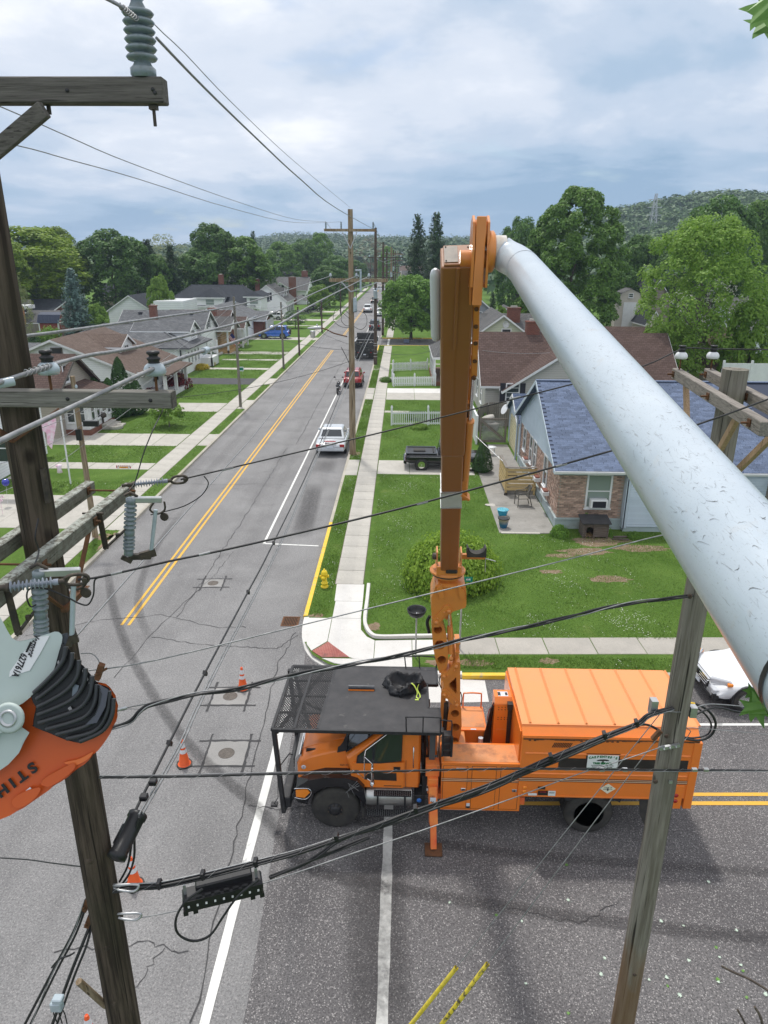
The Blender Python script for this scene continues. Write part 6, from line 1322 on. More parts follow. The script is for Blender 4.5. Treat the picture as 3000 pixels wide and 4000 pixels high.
t0=Qc(Ab,394,1938,Bb);t1=Qc(Ab,566,1897,Bb);dd=(t1-t0).normalized();sdn=dd.cross(Qa((0,0,1))).normalized();uu=sdn.cross(dd)
TB=Qi('terminal_box','long black cable terminal box with a row of small white tags hanging under the bundle','splice case',t0,0,'cable splice cases')
b=MB();Lb=(t1-t0).length;b.bar(t0-uu*.05,t1-uu*.05,.2,.17,upv=uu);L_(TB,b,'case',mt['plastic'],bevel=.02)
b=MB();b.bar(t0+dd*.14+uu*.06-sdn*.06,t1-dd*.1+uu*.07-sdn*.06,.16,.1,upv=uu);L_(TB,b,'back_case',mt['plastic'],bevel=.015)
b=MB();b.bar(t0+sdn*.105+uu*.01,t1+sdn*.105+uu*.01,.012,.05,upv=uu);b.bar(t0+sdn*.06-uu*.14,t1+sdn*.06-uu*.14,.02,.02,upv=uu);L_(TB,b,'ridge',mt['plastic'])
for i in range(9):
 p=t0+dd*(Lb*(.07+.108*i))+sdn*.112-uu*.035;b=MB();b.bar(p-uu*.014,p+uu*.014,.02,.004,upv=sdn);L_(TB,b,'tag',mt['white'])
for i in range(6):
 p=t0+dd*(Lb*(.2+.115*i))+uu*.045+sdn*.08;b=MB();b.bar(p-dd*.03,p+dd*.03,.03,.02,upv=uu);L_(TB,b,'port',mt['cable'])
for t in(.02,.14,.86,.98):
 p=t0+dd*Lb*t-uu*.14+sdn*.05;b=MB();b.bar(p,p-uu*.06,.03,.05,upv=dd);L_(TB,b,'foot_clip',mt['plastic'])
for t in(.04,.93):
 p=t0+dd*Lb*t;b=MB();b.bar(p+uu*.02,p+uu*.16,.02,.03,upv=dd);L_(TB,b,'hanger',mt['galv'])
Ah=Qa((LX+.16,LY,at(215,1679,LY).z));Bh=Qa((RX-.05,RY-.17,at(1420,1663,RY-.17).z))
PH=Zy(Ah,Bh,(400,1677),(553,1673),(800,1668),(1000,1663),(1200,1661))+[at(1530,1663,RY-.0),at(1662,1664,RY+.15)]
Zg('level black cable crossing in front of the cab door from pole to pole',PH,[(.012,'cable',0,.004),(.0045,'alu',1.5,.017)],.014,11,lash=.22)
b=MB()
for x in(1300,1350,1500,1525):p=at(x,1663,RY-.16);b.box(p.x-.03,p.x+.03,p.y-.02,p.y+.02,p.z-.015,p.z+.02)
b.Qf('cable_clips',mt['galv'],bpy.data.objects['cable_bundle.002'])
As=Qa((LX+.14,LY,at(240,1584,LY).z));Bs=Qa((RX-.1,RY-.12,at(1487,1277,RY).z))
PS_=Zy(As,Bs,(275,1562),(305,1535),(332,1521),(420,1500),(519,1487),(625,1460),(763,1434),(883,1412),(993,1384),(1108,1360),(1217,1336),(1350,1305))
Zg('twisted black service cable sweeping from the dark pole over the cones and roof guard',PS_,[(.012,'cable',0,.014),(.012,'cable',2.1,.014),(.007,'alu',4.2,.016)],.02,1.6)
Qo('steel strand with a sleeve meeting the twisted service cable near the dark pole',[at(250,1534,LY),at(262,1531,LY+.05),at(320,1520,LY+.4),at(340,1517,LY+.52)],.006,'alu')
b=MB();b.Qg([at(252,1534,LY),at(272,1529,LY+.08)],.016,8);b.Qf('splice_sleeve',mt['galv'],PL)
Bt2=Qa((RX-.1,RY-.1,at(1500,1137,RY).z))
Qo('thin grey wire crossing low over the round bush to the right pole',Zy(Qa((LX+.18,LY,at(218,1450,LY).z)),Bt2,(332,1427),(705,1337),(934,1281),(1217,1211),(1430,1156)),.0075,'alu')
Qo('pale loop of wire beside the dark pole above the chainsaw',[at(175,1412,LY-.1),at(198,1412,LY),at(212,1425,LY),at(219,1446,LY)],.005,'alu')
i3=RI[2]+Qa((.05,-.02,.31));Qo('black patched wire from the lower dead-end insulator to the right crossarm',Zy(E1,i3,(222,1245),(372,1211),(498,1185),(774,1121),(996,1064),(1320,974),(1507,917)),.0085)
i1=RI[0]+Qa((0,-.02,.31));i2=RI[1]+Qa((0,-.02,.31));Qo('black patched wire from the upper dead-end insulator over the black pickup',Zy(E2,i1,(553,998),(664,972),(824,934),(952,902),(1236,830),(1389,791))+[i2,i2+Qa((1.5,.1,-.02))],.0085)
b=MB();rr=random.Random(3)
for E_,B2,ps in((E1,i3,[(240,1241),(430,1199),(900,1090),(1200,1008),(1400,950)]),(E2,i1,[(480,1016),(700,963),(1100,863)])):
 for x,y in ps:p=Qc(E_,x,y,B2);q=Qc(E_,x+24,y-6,B2);b.Qg([p,q],.0105,6)
b.Qf('armour_rod',mt['alu'],PR)
An=Qa((LX+.2,LY-.05,at(272,1979,LY).z));Bn=at(1436,1611,RY-.17)
Qo('thin grey strand sagging from the eye bolt beneath the terminal box',Zy(An,Bn,(392,1965),(515,1925),(640,1885),(754,1846),(905,1796),(1100,1727),(1250,1672),(1357,1638)),.0065,'alu')
Qo('second thin strand from the clamp up round the right pole',[at(1460,1608,RY-.15),at(1480,1598,RY),at(1492,1580,RY),at(1496,1572,RY),at(1662,1587,RY+.3)],.005,'alu')
Qo('grey messenger leaving the right pole to the right edge',[at(1490,1536,RY),at(1520,1523,RY+.1),at(1560,1522,RY+.2),at(1662,1532,RY+.4)],.008,'alu')
Qo('black cable leaving the right pole to the right edge',[at(1500,1545,RY),at(1545,1528,RY+.1),at(1600,1538,RY+.2),at(1662,1536,RY+.4)],.012)
Qo('pale wire wrapped across the face of the right pole',[at(1395,1545,RY-.15),at(1430,1537,RY-.16),at(1470,1538,RY-.14),at(1492,1530,RY)],.0045,'alu')
for i,(tp_,bt,bot,lab)in enumerate((((1425,1543),(986,2090),(800,2323),'left'),((1419,1596),(1053,2082),(850,2350),'right'))):
 top=at(*tp_,RY-.12);foot=G(*bot,ZG);Qo('guy wire from the right pole, %s of the pair'%lab,[top,Qc(top,*bt,foot),foot],.006,'alu',smooth=False)
 u=Qc(top,*bt,foot);gm=mat('guy_guard_yellow'+lab,(.72,.58,.04),.5,c2=(.62,.5,.08),sc=6,dirt=(.1,.09,.05)if i else(.5,.4,.05),dsc=14,dlo=.5,dhi=.6)
 b=MB();dn=(foot-u).normalized();b.Qg([u,foot],.03,10,cap=False);b.Qg([u,u+dn*.02],.034,10,cap=False)
 b.Qf('guy_guard',gm,None,origin=foot,label=('clean yellow'if not i else'dirt speckled yellow')+' plastic guy wire guard rising from the bottom edge',cat='guy guard',group='yellow guy wire guards')
lt=[Qa((x+.12,y,h-.25))for(x,y,h,*_r)in LP]
labs=['between the first and second','between the second and third','between the third and fourth','between the fourth and fifth','between the fifth and sixth','between the sixth and seventh']
for i in range(6):
 for k,dz in enumerate((0,-.55,-1.2)):
  Qo('%s thin service wire %s left kerb poles'%(('top','middle','lower')[k],labs[i]),QH(lt[i]+Qa((0,0,dz-(1.1 if i==0 else 0))),lt[i+1]+Qa((0,0,dz)),.35,8),.011,'alu',smooth=False,n=4)
a0=lt[0]
for k,(x,y,dz)in enumerate(((-30,950,-1.0),(-30,1010,-1.6),(-30,1075,-2.4))):
 Qo('%s service wire running left from the leaning brown pole'%('top','middle','lower')[k],QH(a0+Qa((0,0,dz)),at(x,y,22),.2,8),.011,'alu',smooth=False,n=4)
hk=Qi('drop_hardware','black cable tap and slack coil hung on the leaning brown pole','cable tap',a0+Qa((0,-.1,-2.6)));b=MB();q=at(192,915,27.7);b.box(q.x-.2,q.x+.4,27.6,27.75,q.z-.1,q.z+.12);q2=at(169,933,27.8);b.box(q2.x-.1,q2.x+.1,27.75,27.9,q2.z-.35,q2.z+.1);L_(hk,b,'tap_body',mt['plastic'])
Qo('steel cross wire from the silver pole top to the log porch house',QH(Qa((-12.9,56.2,8.1)),at(455,672,86),.25,8),.011,'cable',smooth=False,n=4)
Qo('service drop from the second kerb pole to the brown roofed house',QH(Qa((-12.9,56.2,7.9)),at(300,765,66),.25,8),.01,'cable',smooth=False,n=4)
Qo('thin wire crossing the street in front of the red car',QH(Qa((-12.9,56.2,6.9)),Qa((-2.95,42.2,6.4)),.5,10),.012,'cable',smooth=False,n=4)
Qo('second thin wire crossing the street toward the tall far pole',QH(Qa((-12.75,77.1,6.9)),Qa((-2.95,42.2,6.7)),.5,10),.012,'cable',smooth=False,n=4)
Qo('service wire from the tall far pole to the left kerb by the dark driveway',QH(Qa((-13.1,28.1,6.0)),Qa((-2.95,42.2,5.8)),.6,10),.012,'cable',smooth=False,n=4)
b1=Qa((-2.95,42.2,6.9));Qo('drop wire from the tall far pole to the white porch',QH(b1,at(952,748,70),.8,14),.012,'cable',smooth=False,n=4)
Qo('drop wire from the slim dark pole over the lawn to the white porch',QH(Qa((-2.93,80.5,7.2)),at(953,770,68),.9,14),.014,'cable',smooth=False,n=4)
Qo('drop wire reaching the beige house gable',QH(at(1042,757,50),at(1188,762,51),.12,10),.012,'alu',smooth=False,n=4)
for k,(pa,pb)in enumerate(((TOPI[2]+Qa((0,0,.36)),Qa((-.9,112,11.8))),(TOPI[0]+Qa((0,0,.36)),Qa((-5.3,112,11.8))),(LOWI[0],Qa((-6.6,112,9.0))),(LOWI[1],Qa((-4.6,112,9.0))),(LOWI[2],Qa((-1.6,112,9.0))))):
 Qo('%s wire continuing from the tall far pole down the street'%('right top','left top','left lower','middle lower','right lower')[k],QH(pa,pb,.9,16),.013,'alu',smooth=False,n=4)
def loft(b,sts,mi=0,close=True):
 """sts: list of (x, [(y,z)...]) half sections from bottom to top centre; mirrored"""
 v=[];n=len(sts[0][1])*2
 for x,hs in sts:
  v+=[(x,-y,z)for y,z in hs]+[(x,y,z)for y,z in reversed(hs)]
 f=[(i*n+j,(i+1)*n+j,(i+1)*n+(j+1)%n,i*n+(j+1)%n)for i in range(len(sts)-1)for j in range(n)]
 b.add(v,f,mi,True);b.add(v[:n],[tuple(range(n))],mi);b.add(v[-n:],[tuple(range(n-1,-1,-1))],mi)
def car(name,label,cat,x,y,rz,paint,L=4.8,W=1.85,H=1.45,kind='sedan',wr=.33,rimc='rim',group='parked and passing cars',spare=False,z=0,cabcol=None,plate=True):
 """local frame: nose towards -x"""
 t=Qi(name,label,cat,(x,y,z),rz,group)
 def B(mb,nm,m_,par=t,**k):
  o=mb.Qf(nm,mt[m_]if isinstance(m_,str)else m_,None,**k);o.parent=par;return o
 h=W/2;l=L/2;belt=H*(.66 if kind=='sedan'else .62);sill=.24 if kind=='sedan'else .32
 if kind=='sedan':prof=[(-1,.5,.78,.42),(-.96,.56,.93,.36),(-.86,.66,.985,.3),(-.6,.72,1,.26),(-.42,.8,1,.25),(-.36,.85,1,.25),(.36,.93,1,.25),(.56,.92,1,.25),(.84,.9,.985,.28),(.965,.86,.95,.34),(1,.66,.88,.4)]
 elif kind=='suv':prof=[(-1,.52,.8,.45),(-.965,.62,.94,.38),(-.86,.76,.985,.34),(-.55,.84,1,.32),(-.46,.9,1,.32),(-.4,.94,1,.32),(.5,.99,1,.32),(.86,1.0,.985,.36),(.965,.99,.96,.42),(1,.7,.92,.46)]
 else:prof=[(-1,.62,.86,.48),(-.965,.8,.96,.4),(-.86,.88,.985,.36),(-.5,.94,1,.36),(-.42,.97,1,.36),(-.1,.99,1,.36),(.1,.99,1,.36),(.9,.99,1,.4),(.985,.99,.98,.46),(1,.97,.96,.5)]
 top=belt;b=MB();sts=[]
 for fx,fz,fw_,fb in prof:
  zt=top*fz;w_=h*fw_;zb=fb
  sts.append((fx*l,[(.0,zb),(w_*.86,zb),(w_*.97,zb+.1),(w_,zb+(zt-zb)*.55),(w_*.985,zt-.1),(w_*.93,zt-.02),(w_*.8,zt+.012),(0,zt+.03)]))
 loft(b,sts);body=B(b,'body',paint,bevel=.01)
 if kind=='sedan':cx0,cx1,rx0,rx1=-.4,.62,-.13,.36
 elif kind=='suv':cx0,cx1,rx0,rx1=-.46,.93,-.2,.8
 else:cx0,cx1,rx0,rx1=-.36,.2,-.16,.14
 zr=H;zb=belt-.03;wb,wt=h*.9,h*(.7 if kind=='sedan'else .76)
 b=MB();P=[(cx0*l,wb,zb),(rx0*l,wt,zr-.04),(rx1*l,wt,zr-.04),(cx1*l,wb*.96,zb)]
 def cs(x_,w_,z_):return(x_,w_,z_)
 V=[(p[0],s*p[1],p[2])for p in P for s in(-1,1)]+[(rx0*l+.08,s*wt*.86,zr)for s in(-1,1)]+[(rx1*l-.08,s*wt*.86,zr)for s in(-1,1)]
 b.add(V,[(0,2,4,6),(1,7,5,3),(0,1,3,2),(6,4,5,7),(2,3,9,8),(4,10,11,5),(8,9,11,10),(2,8,10,4),(3,5,11,9)]);cab_=B(b,'cabin',cabcol or paint,bevel=.05,seg=3)
 def lerp(a,c,t_):return tuple(a[i]+(c[i]-a[i])*t_ for i in range(3))
 def pane(nm,q,off,m_='glass_car'):
  q=[Qa(p)for p in q];n_=(q[1]-q[0]).cross(q[2]-q[0]).normalized();n_=n_ if n_.dot(Qa(off))>0 else-n_
  b=MB();b.add([p+n_*.01 for p in q]+[p-n_*.03 for p in q],[(0,1,2,3),(7,6,5,4),(0,4,5,1),(1,5,6,2),(2,6,7,3),(3,7,4,0)]);return B(b,nm,m_)
 for s in(-1,1):
  A0,A1,B1,B0=[(p[0],s*p[1],p[2])for p in P]
  splits={'sedan':((.08,.47),(.51,.9)),'suv':((.07,.37),(.4,.68),(.71,.93)),'pickup':((.12,.88),)}[kind]
  for(u0,u1)in splits:
   def pt(u,v):lo=lerp(A0,B0,u);up=lerp(A1,B1,u);return lerp(lo,up,v)
   pane('window',[pt(u0+(0 if u0>.2 else .03),.2),pt(u1,.2),pt(u1-(.0 if u1<.8 else .03),.88),pt(u0+.01,.88)],(0,s,0))
  b=MB();mxp=cx0*l+.22;b.bar((mxp,s*(h-.03),belt-.02),(mxp+.02,s*(h+.14),belt+.06),.1,.13);B(b,'mirror',paint if kind!='pickup'else'plastic',bevel=.02)
  if kind!='pickup':xs=(cx0*l+.3,(cx0*.5+cx1*.35)*l+.1,cx1*l*.62)
  else:xs=(cx0*l+.1,cx1*l-.06)
  b=MB();[b.box(q_-.004,q_+.004,s*h-.004,s*h+.004,sill+.14,belt-.08)for q_ in xs];b.box(-l*.6,l*.62,s*h-.004,s*h+.006,sill+.02,sill+.07);B(b,'shut_lines','plastic')
  b=MB();[b.box(q_-.22,q_-.08,s*h-.002,s*h+.016,belt-.17,belt-.14)for q_ in xs[1:]];B(b,'door_handles',paint)
 fl_,fr_=(P[0][0],-wb,zb),(P[0][0],wb,zb);tl,tr=(P[1][0],-wt,zr-.04),(P[1][0],wt,zr-.04)
 pane('windshield',[lerp(lerp(fl_,tl,.16),lerp(fr_,tr,.16),.06),lerp(lerp(fl_,tl,.16),lerp(fr_,tr,.16),.94),lerp(lerp(fl_,tl,.9),lerp(fr_,tr,.9),.94),lerp(lerp(fl_,tl,.9),lerp(fr_,tr,.9),.06)],(-1,0,1))
 bl_,br_=(P[3][0],-wb*.96,zb),(P[3][0],wb*.96,zb);tl,tr=(P[2][0],-wt,zr-.04),(P[2][0],wt,zr-.04)
 pane('rear_window',[lerp(lerp(bl_,tl,.22),lerp(br_,tr,.22),.08),lerp(lerp(bl_,tl,.22),lerp(br_,tr,.22),.92),lerp(lerp(bl_,tl,.9),lerp(br_,tr,.9),.92),lerp(lerp(bl_,tl,.9),lerp(br_,tr,.9),.08)],(1,0,1))
 for fx in(-.62,.6):
  for s in(-1,1):
   b=MB();pp=[(fx*l+(wr+.055)*math.cos(a),wr+(wr+.055)*math.sin(a))for a in[i*6.283/22 for i in range(22)]];b.Qh(pp,s*(h-.1),s*(h+.006),'y');B(b,'wheel_arch','plastic')
   b=MB();b.Qd([(wr*.62,0),(wr*.93,0),(wr,.03),(wr,.17),(wr*.93,.2),(wr*.6,.2)],(fx*l,s*(h+.012),wr),26,axis=(0,-s,0));ty=B(b,'tyre','rubber')
   b=MB();b.Qd([(wr*.66,-.004),(wr*.6,.03),(wr*.5,.06),(0,.06)],(fx*l,s*(h+.012),wr),22,axis=(0,-s,0),mi=1)
   b.Qd([(wr*.66,-.006),(wr*.6,-.006),(wr*.6,.02)],(fx*l,s*(h+.012),wr),22,axis=(0,-s,0));b.Qd([(.06,.04),(.055,-.004),(0,-.008)],(fx*l,s*(h+.012),wr),10,axis=(0,-s,0))
   for k in range(5):
    a=k*1.2566+.3;b.bar((fx*l+.04*math.cos(a),s*(h+.004),wr+.04*math.sin(a)),(fx*l+wr*.63*math.cos(a),s*(h+.008),wr+wr*.63*math.sin(a)),.055,.02,upv=(0,1,0))
   B(b,'rim',[mt[rimc],mt['plastic']][0],par=ty)if False else None
   o=b.Qf('rim',[mt[rimc],mt['plastic']],None);o.parent=ty
 zt=belt*(.86 if kind=='sedan'else .95)
 for s in(-1,1):
  b=MB();y0,y1=sorted((s*h*.62,s*h*.93));b.box(l*.965,l*1.003,y0,y1,zt-(.22 if kind=='sedan'else .34),zt-.04);B(b,'tail_light','redlens',bevel=.02)
  b=MB();y0,y1=sorted((s*h*.55,s*h*.9));b.box(-l*1.0,-l*.93,y0,y1,belt*.5,belt*.5+.15);B(b,'headlight','clearlens',bevel=.02)
 b=MB();b.box(-l*1.006,-l*.97,-h*.5,h*.5,belt*.42,belt*.42+.2);B(b,'grille','plastic',bevel=.02)
 b=MB();b.box(l*.97,l*1.02,-h*.9,h*.9,.34,.52);B(b,'rear_bumper',paint if kind=='sedan'else'plastic',bevel=.04)
 if plate:b=MB();pz=zt-.26 if kind=='sedan'else .62;b.box(l*1.0,l*1.012,-.2,.2,pz,pz+.15);B(b,'licence_plate','plate')
 if kind=='suv':b=MB();[b.Qg([(rx0*l+.15,s*wt*.82,zr+.03),(rx1*l-.1,s*wt*.82,zr+.03)],.018,5)for s in(-1,1)];B(b,'roof_rails','plastic')
 if spare:b=MB();b.Qd([(.18,0),(wr,.02),(wr,.2),(.2,.22),(0,.22)],(l*1.0,0,belt*.92),22,axis=(1,0,0));B(b,'spare_wheel','rubber')
 return t,B,(L,W,H,h,l,belt)
def pm(n,c,r=.28):mt[n]=QV(n,c,r,tuple(x*.5+.05 for x in c),.12);return n
pm('silver_car',(.5,.53,.56),.25);pm('red_car',(.3,.02,.025));pm('black_car',(.008,.008,.01),.15);pm('blue_car',(.02,.12,.5));pm('white_car',(.7,.72,.74));pm('dark_car',(.03,.04,.05),.2);pm('tan_car',(.33,.25,.17))
N_=R(-90)
t,B,d=car('silver_sedan','silver four door sedan parked at the right kerb beside the tall two tone pole','car',-4.3,44.45,N_,'silver_car',5.0,1.88,1.42,'sedan')
b=MB();b.box(2.32,2.52,-.35,.35,.935,.955);B(b,'trunk_strip',mt['redlens']);b=MB();b.Qd([(.03,0),(.02,.05),(0,.07)],(.75,0,1.4),8);B(b,'antenna','plastic')
car('red_wagon','dark red wagon parked at the kerb, half hidden by the tall two tone pole','car',-4.55,68.2,N_,'red_car',4.5,1.74,1.55,'suv')
car('black_suv','black car parked under the round maple at the far side street corner','car',-4.55,122.5,N_,'dark_car',4.7,1.85,1.62,'suv')
car('white_crossover','white car parked behind the black one near the round maple','car',-4.5,151.5,N_,'white_car',4.6,1.85,1.5,'sedan')
car('teal_car','small dark teal car parked beyond the white one','car',-4.3,165,N_,'dark_car',4.4,1.8,1.5,'sedan')
car('white_suv','white SUV driving away in the right lane beyond the dump truck','car',-7.55,161.5,N_,'white_car',4.8,1.92,1.72,'suv')
car('dark_sedan','dark car driving away farther up the street','car',-7.3,194,N_,'black_car',4.6,1.86,1.5,'sedan')
car('pale_suv','pale SUV crossing at the very far intersection','car',-8.2,262,0,'white_car',4.8,1.9,1.7,'suv')
car('blue_suv','bright blue off-road SUV with a spare wheel on its back in a left driveway','car',-18.75,106.4,0,'blue_car',4.5,1.93,1.85,'suv',.41,spare=True,z=ZG)
car('white_hatchback','white car parked in the driveway of the white house with dormers','car',-24.8,138.4,0,'white_car',4.7,1.85,1.5,'suv',z=ZG)
car('black_hatchback','black car in shade beside the small round tree by the left sidewalk','car',-19.5,160,0,'black_car',4.5,1.8,1.5,'sedan',z=ZG)
mc=Qi('motorcycle','black motorcycle at the white line, left of the tall two tone pole','motorcycle',(-5.63,63.4,0),R(-92))
def MBb(b,n,m_,par=mc):o=b.Qf(n,mt[m_]);o.parent=par;return o
for x in(-.72,.72):b=MB();b.Qd([(.2,-.05),(.31,-.06),(.33,0),(.31,.06),(.2,.05)],(x,0,.33),22,axis=(0,1,0));MBb(b,'wheel','rubber')
b=MB();b.Qg(Qb([(-.72,0,.33),(-.45,0,.95),(-.3,0,1.02)],3),.03,6);b.Qg([(-.36,-.38,1.12),(-.36,.38,1.12)],.016,6);b.Qg([(-.36,-.2,1.1),(-.3,-.34,1.35)],.01,5);b.box(-.36,-.3,-.44,-.28,1.32,1.42);b.box(-.36,-.3,.28,.44,1.32,1.42);MBb(b,'handlebar','plastic')
b=MB();b.Qd([(.02,-.32),(.14,-.22),(.17,.05),(.1,.28),(.02,.34)],(-.08,0,.86),12,axis=(1,0,-.1));MBb(b,'fuel_tank','black_car');b=MB();b.box(.15,.75,-.14,.14,.72,.82);MBb(b,'seat','plastic');b=MB();b.box(-.35,.3,-.16,.16,.3,.68);b.Qg([(0,.18,.35),(.85,.2,.38)],.045,8);b.box(.55,.98,-.1,.1,.62,.72);MBb(b,'engine','chrome')
pz=Qa((3.0,39.45,ZG+.0))
t,B,d=car('black_pickup','black pickup truck with chrome five spoke wheels parked in the right driveway','truck',2.58,39.62,R(180),'black_car',4.55,1.75,1.5,'pickup',.34,'chrome',z=ZG)
L_p,W_p,H_p,h,l,belt=d
b=MB();b.box(.23*l,l*.965,-h*.8,h*.8,belt-.02,belt+.035);B(b,'bed_floor','plastic')
b=MB()
for s in(-1,1):b.bar((.22*l,s*h*.88,belt+.055),(l*.99,s*h*.88,belt+.055),.11,.05)
b.bar((l*.965,-h*.88,belt+.055),(l*.965,h*.88,belt+.055),.07,.05);b.bar((.23*l,-h*.88,belt+.055),(.23*l,h*.88,belt+.055),.05,.05);B(b,'bed_rail','black_car',bevel=.01)
b=MB();b.box(.5*l,.8*l,-.25,.25,belt+.036,belt+.09);b.Qg([(.3*l,-h*.6,belt+.07),(.3*l,h*.6,belt+.07)],.03,6);B(b,'bed_load','rubber')
b=MB();[b.Qg([(-l*.4,s*(h+.004),.8),(l*.9,s*(h+.004),.8)],.008,4)for s in(-1,1)];B(b,'chrome_strip','chrome')
b=MB();b.box(l*.98,l*1.05,-h*.9,h*.9,.38,.56);B(b,'step_bumper','black_car',bevel=.03)
wx=Qi
t,B,d=car('white_crossover','white crossover with chrome grille parked on the cross street behind the chip box','car',10.85,17.5,R(2.5),'white_car',4.7,1.95,1.62,'suv',.37,'rim',plate=False)
_,_,_,h,l,belt=d
b=MB();b.box(-l*1.012,-l*.985,-.55,.55,.52,.84);o=B(b,'grille_frame','plastic',bevel=.03)
for k in range(4):b=MB();b.box(-l*1.03,-l*1.0,-.58+.03*k,.58-.03*k,.8-.075*k,.835-.075*k);B(b,'grille_bar','chrome',bevel=.006)
b=MB();b.Qd([(.09,0),(.08,.02),(0,.025)],(-l*1.03,0,.72),18,axis=(-1,0,0));B(b,'round_badge','plastic',bevel=.004)
for s in(-1,1):
 b=MB();b.add([(-l*.995,s*.5,.8),(-l*.83,s*.9,.88),(-l*.8,s*.93,.8),(-l*.985,s*.56,.66),(-l*.96,s*.5,.86),(-l*.82,s*.86,.93),(-l*.79,s*.9,.84),(-l*.95,s*.56,.72)],[(0,1,2,3),(4,7,6,5),(0,4,5,1),(1,5,6,2),(2,6,7,3),(3,7,4,0)]);B(b,'headlamp_unit','clearlens',bevel=.012)
 b=MB();y0,y1=sorted((s*.86,s*.95));b.box(-l*.86,-l*.8,y0,y1,.78,.86);B(b,'amber_marker','amber',bevel=.012)
 b=MB();y0,y1=sorted((s*.6,s*.9));b.box(-l*1.0,-l*.93,y0,y1,.36,.54);B(b,'fog_recess','plastic',bevel=.02)
b=MB();b.box(-l*1.0,-l*.96,-.7,.7,.27,.4);B(b,'lower_intake','plastic',bevel=.02);b=MB();b.box(-l*1.03,-l*1.015,-.16,.16,.44,.56);B(b,'licence_plate','plate')
b=MB();b.bar((-l*.5,-.5,belt-.01),(-l*.43,-.1,belt+.16),.015,.015);b.bar((-l*.5,.1,belt-.01),(-l*.43,.5,belt+.16),.015,.015);B(b,'wipers','plastic')
DT=Qi('dump_truck','dirty black dump truck parked at the right kerb beside the slim dark pole','truck',(-4.38,85.0,0),0)
mt['dumpblack']=mat('dirty_dump_body',(.022,.023,.024),.55,c2=(.06,.06,.058),sc=3,dirt=(.36,.35,.33),dsc=2.2,dlo=.6,dhi=.74)
def D2(b,n,m_,par=None,**k):o=b.Qf(n,mt[m_],None,**k);o.parent=par or DT;return o
b=MB();b.box(-1.16,1.16,.1,.2,1.05,1.95);D2(b,'tailgate','dumpblack',bevel=.02);b=MB();[b.box(x-.05,x+.05,.05,.1,1.06,1.95)for x in(-1.1,-.38,.38,1.1)];b.box(-1.16,1.16,.04,.1,1.4,1.47);b.box(-1.18,1.18,.04,.22,1.93,1.99);D2(b,'tailgate_rib','dumpblack')
b=MB();b.box(-1.16,-1.08,.2,4.3,1.1,2.1);b.box(1.08,1.16,.2,4.3,1.1,2.1);b.box(-1.16,1.16,4.2,4.3,1.1,2.7);b.box(-1.08,1.08,.2,4.2,1.0,1.1);b.box(-1.16,1.16,4.1,5.0,2.66,2.72);D2(b,'dump_bed','dumpblack',bevel=.01)
b=MB();b.box(-1.2,-1.06,.2,4.3,2.1,2.16);b.box(1.06,1.2,.2,4.3,2.1,2.16);b.box(-1.1,1.1,2.0,2.1,2.1,2.15);D2(b,'bed_rim','galv')
b=MB();rr=random.Random(4);nx=10
V=[(-1.05+2.1*i/nx,.25+3.9*j/nx,1.45+.25*math.sin(i)*math.cos(j*1.3)+rr.uniform(-.05,.05))for j in range(nx+1)for i in range(nx+1)];b.add(V,[(j*11+i,j*11+i+1,(j+1)*11+i+1,(j+1)*11+i)for j in range(nx)for i in range(nx)]);D2(b,'load_of_spoil','concrete')
b=MB();b.box(-1.1,1.1,5.0,7.0,.9,2.3);b.box(-.95,.95,7.0,8.3,.9,1.7);D2(b,'cab','white',bevel=.06);b=MB();b.box(-.8,.8,4.985,5.0,1.7,2.15);D2(b,'rear_window','glass');b=MB();b.box(-1.45,-1.2,5.9,6.0,1.5,2.15);b.box(1.2,1.42,5.9,6.0,1.5,2.15);b.Qg([(-1.3,5.95,2.1),(-1.0,5.95,2.2)],.03,5);D2(b,'mirror','white',bevel=.03);b=MB();b.box(-1.42,-1.23,5.885,5.899,1.55,2.1);b.box(1.23,1.4,5.885,5.899,1.55,2.1);D2(b,'mirror_glass','glass')
for x in(-.95,.95):
 for y in(1.4,7.4):
  b=MB();b.Qd([(.3,-.2),(.5,-.2),(.52,-.15),(.52,.15),(.5,.2),(.3,.2),(0,.15)],(x,y,.52),20,axis=(1 if x>0 else-1,0,0));D2(b,'wheel','rubber')
b=MB();b.box(-1.16,-.42,.5,.52,.18,.95);b.box(.42,1.16,.5,.52,.18,.95);D2(b,'mud_flap','rubber');b=MB();b.box(-.9,.9,.25,.4,.72,.98);b.box(-.4,.4,.2,.3,.45,.8);D2(b,'rear_frame','dumpblack');b=MB();b.box(-.15,.15,.19,.2,.55,.68);D2(b,'licence_plate','plate')
for s in(-1,1):b=MB();y0,y1=sorted((s*.65,s*.85));b.box(y0,y1,.22,.26,.8,.9);D2(b,'tail_light','redlens')
roofs={}
def Qs(key,c1,c2,plane,w=.32,h=.15):
 k=(key,plane)
 if k not in roofs:roofs[k]=QT('shingles_%s_%s'%(key,plane),(c1,c2),w,h,tuple(x*.45 for x in c1),plane,msize=.012,bump=.5)
 return roofs[k]
RC={'brown':((.135,.098,.08),(.185,.14,.118)),'redbrown':((.105,.07,.06),(.148,.102,.09)),'grey':((.125,.13,.138),(.21,.215,.225)),'dark':((.04,.046,.056),(.058,.064,.074)),'midgrey':((.11,.11,.11),(.17,.168,.165)),'blue':((.085,.115,.185),(.135,.17,.25))}
sid={}
def Qt(c,pitch=.14):
 k=(c,pitch)
 if k not in sid:sid[k]=QU('siding_%d'%len(sid),c,pitch)
 return sid[k]
WHT=(.86,.88,.9);CREAM=(.55,.5,.44);GREEN=(.5,.53,.4);BEIGE=(.47,.45,.42);GREYS=(.26,.27,.3);TAN=(.4,.36,.31)
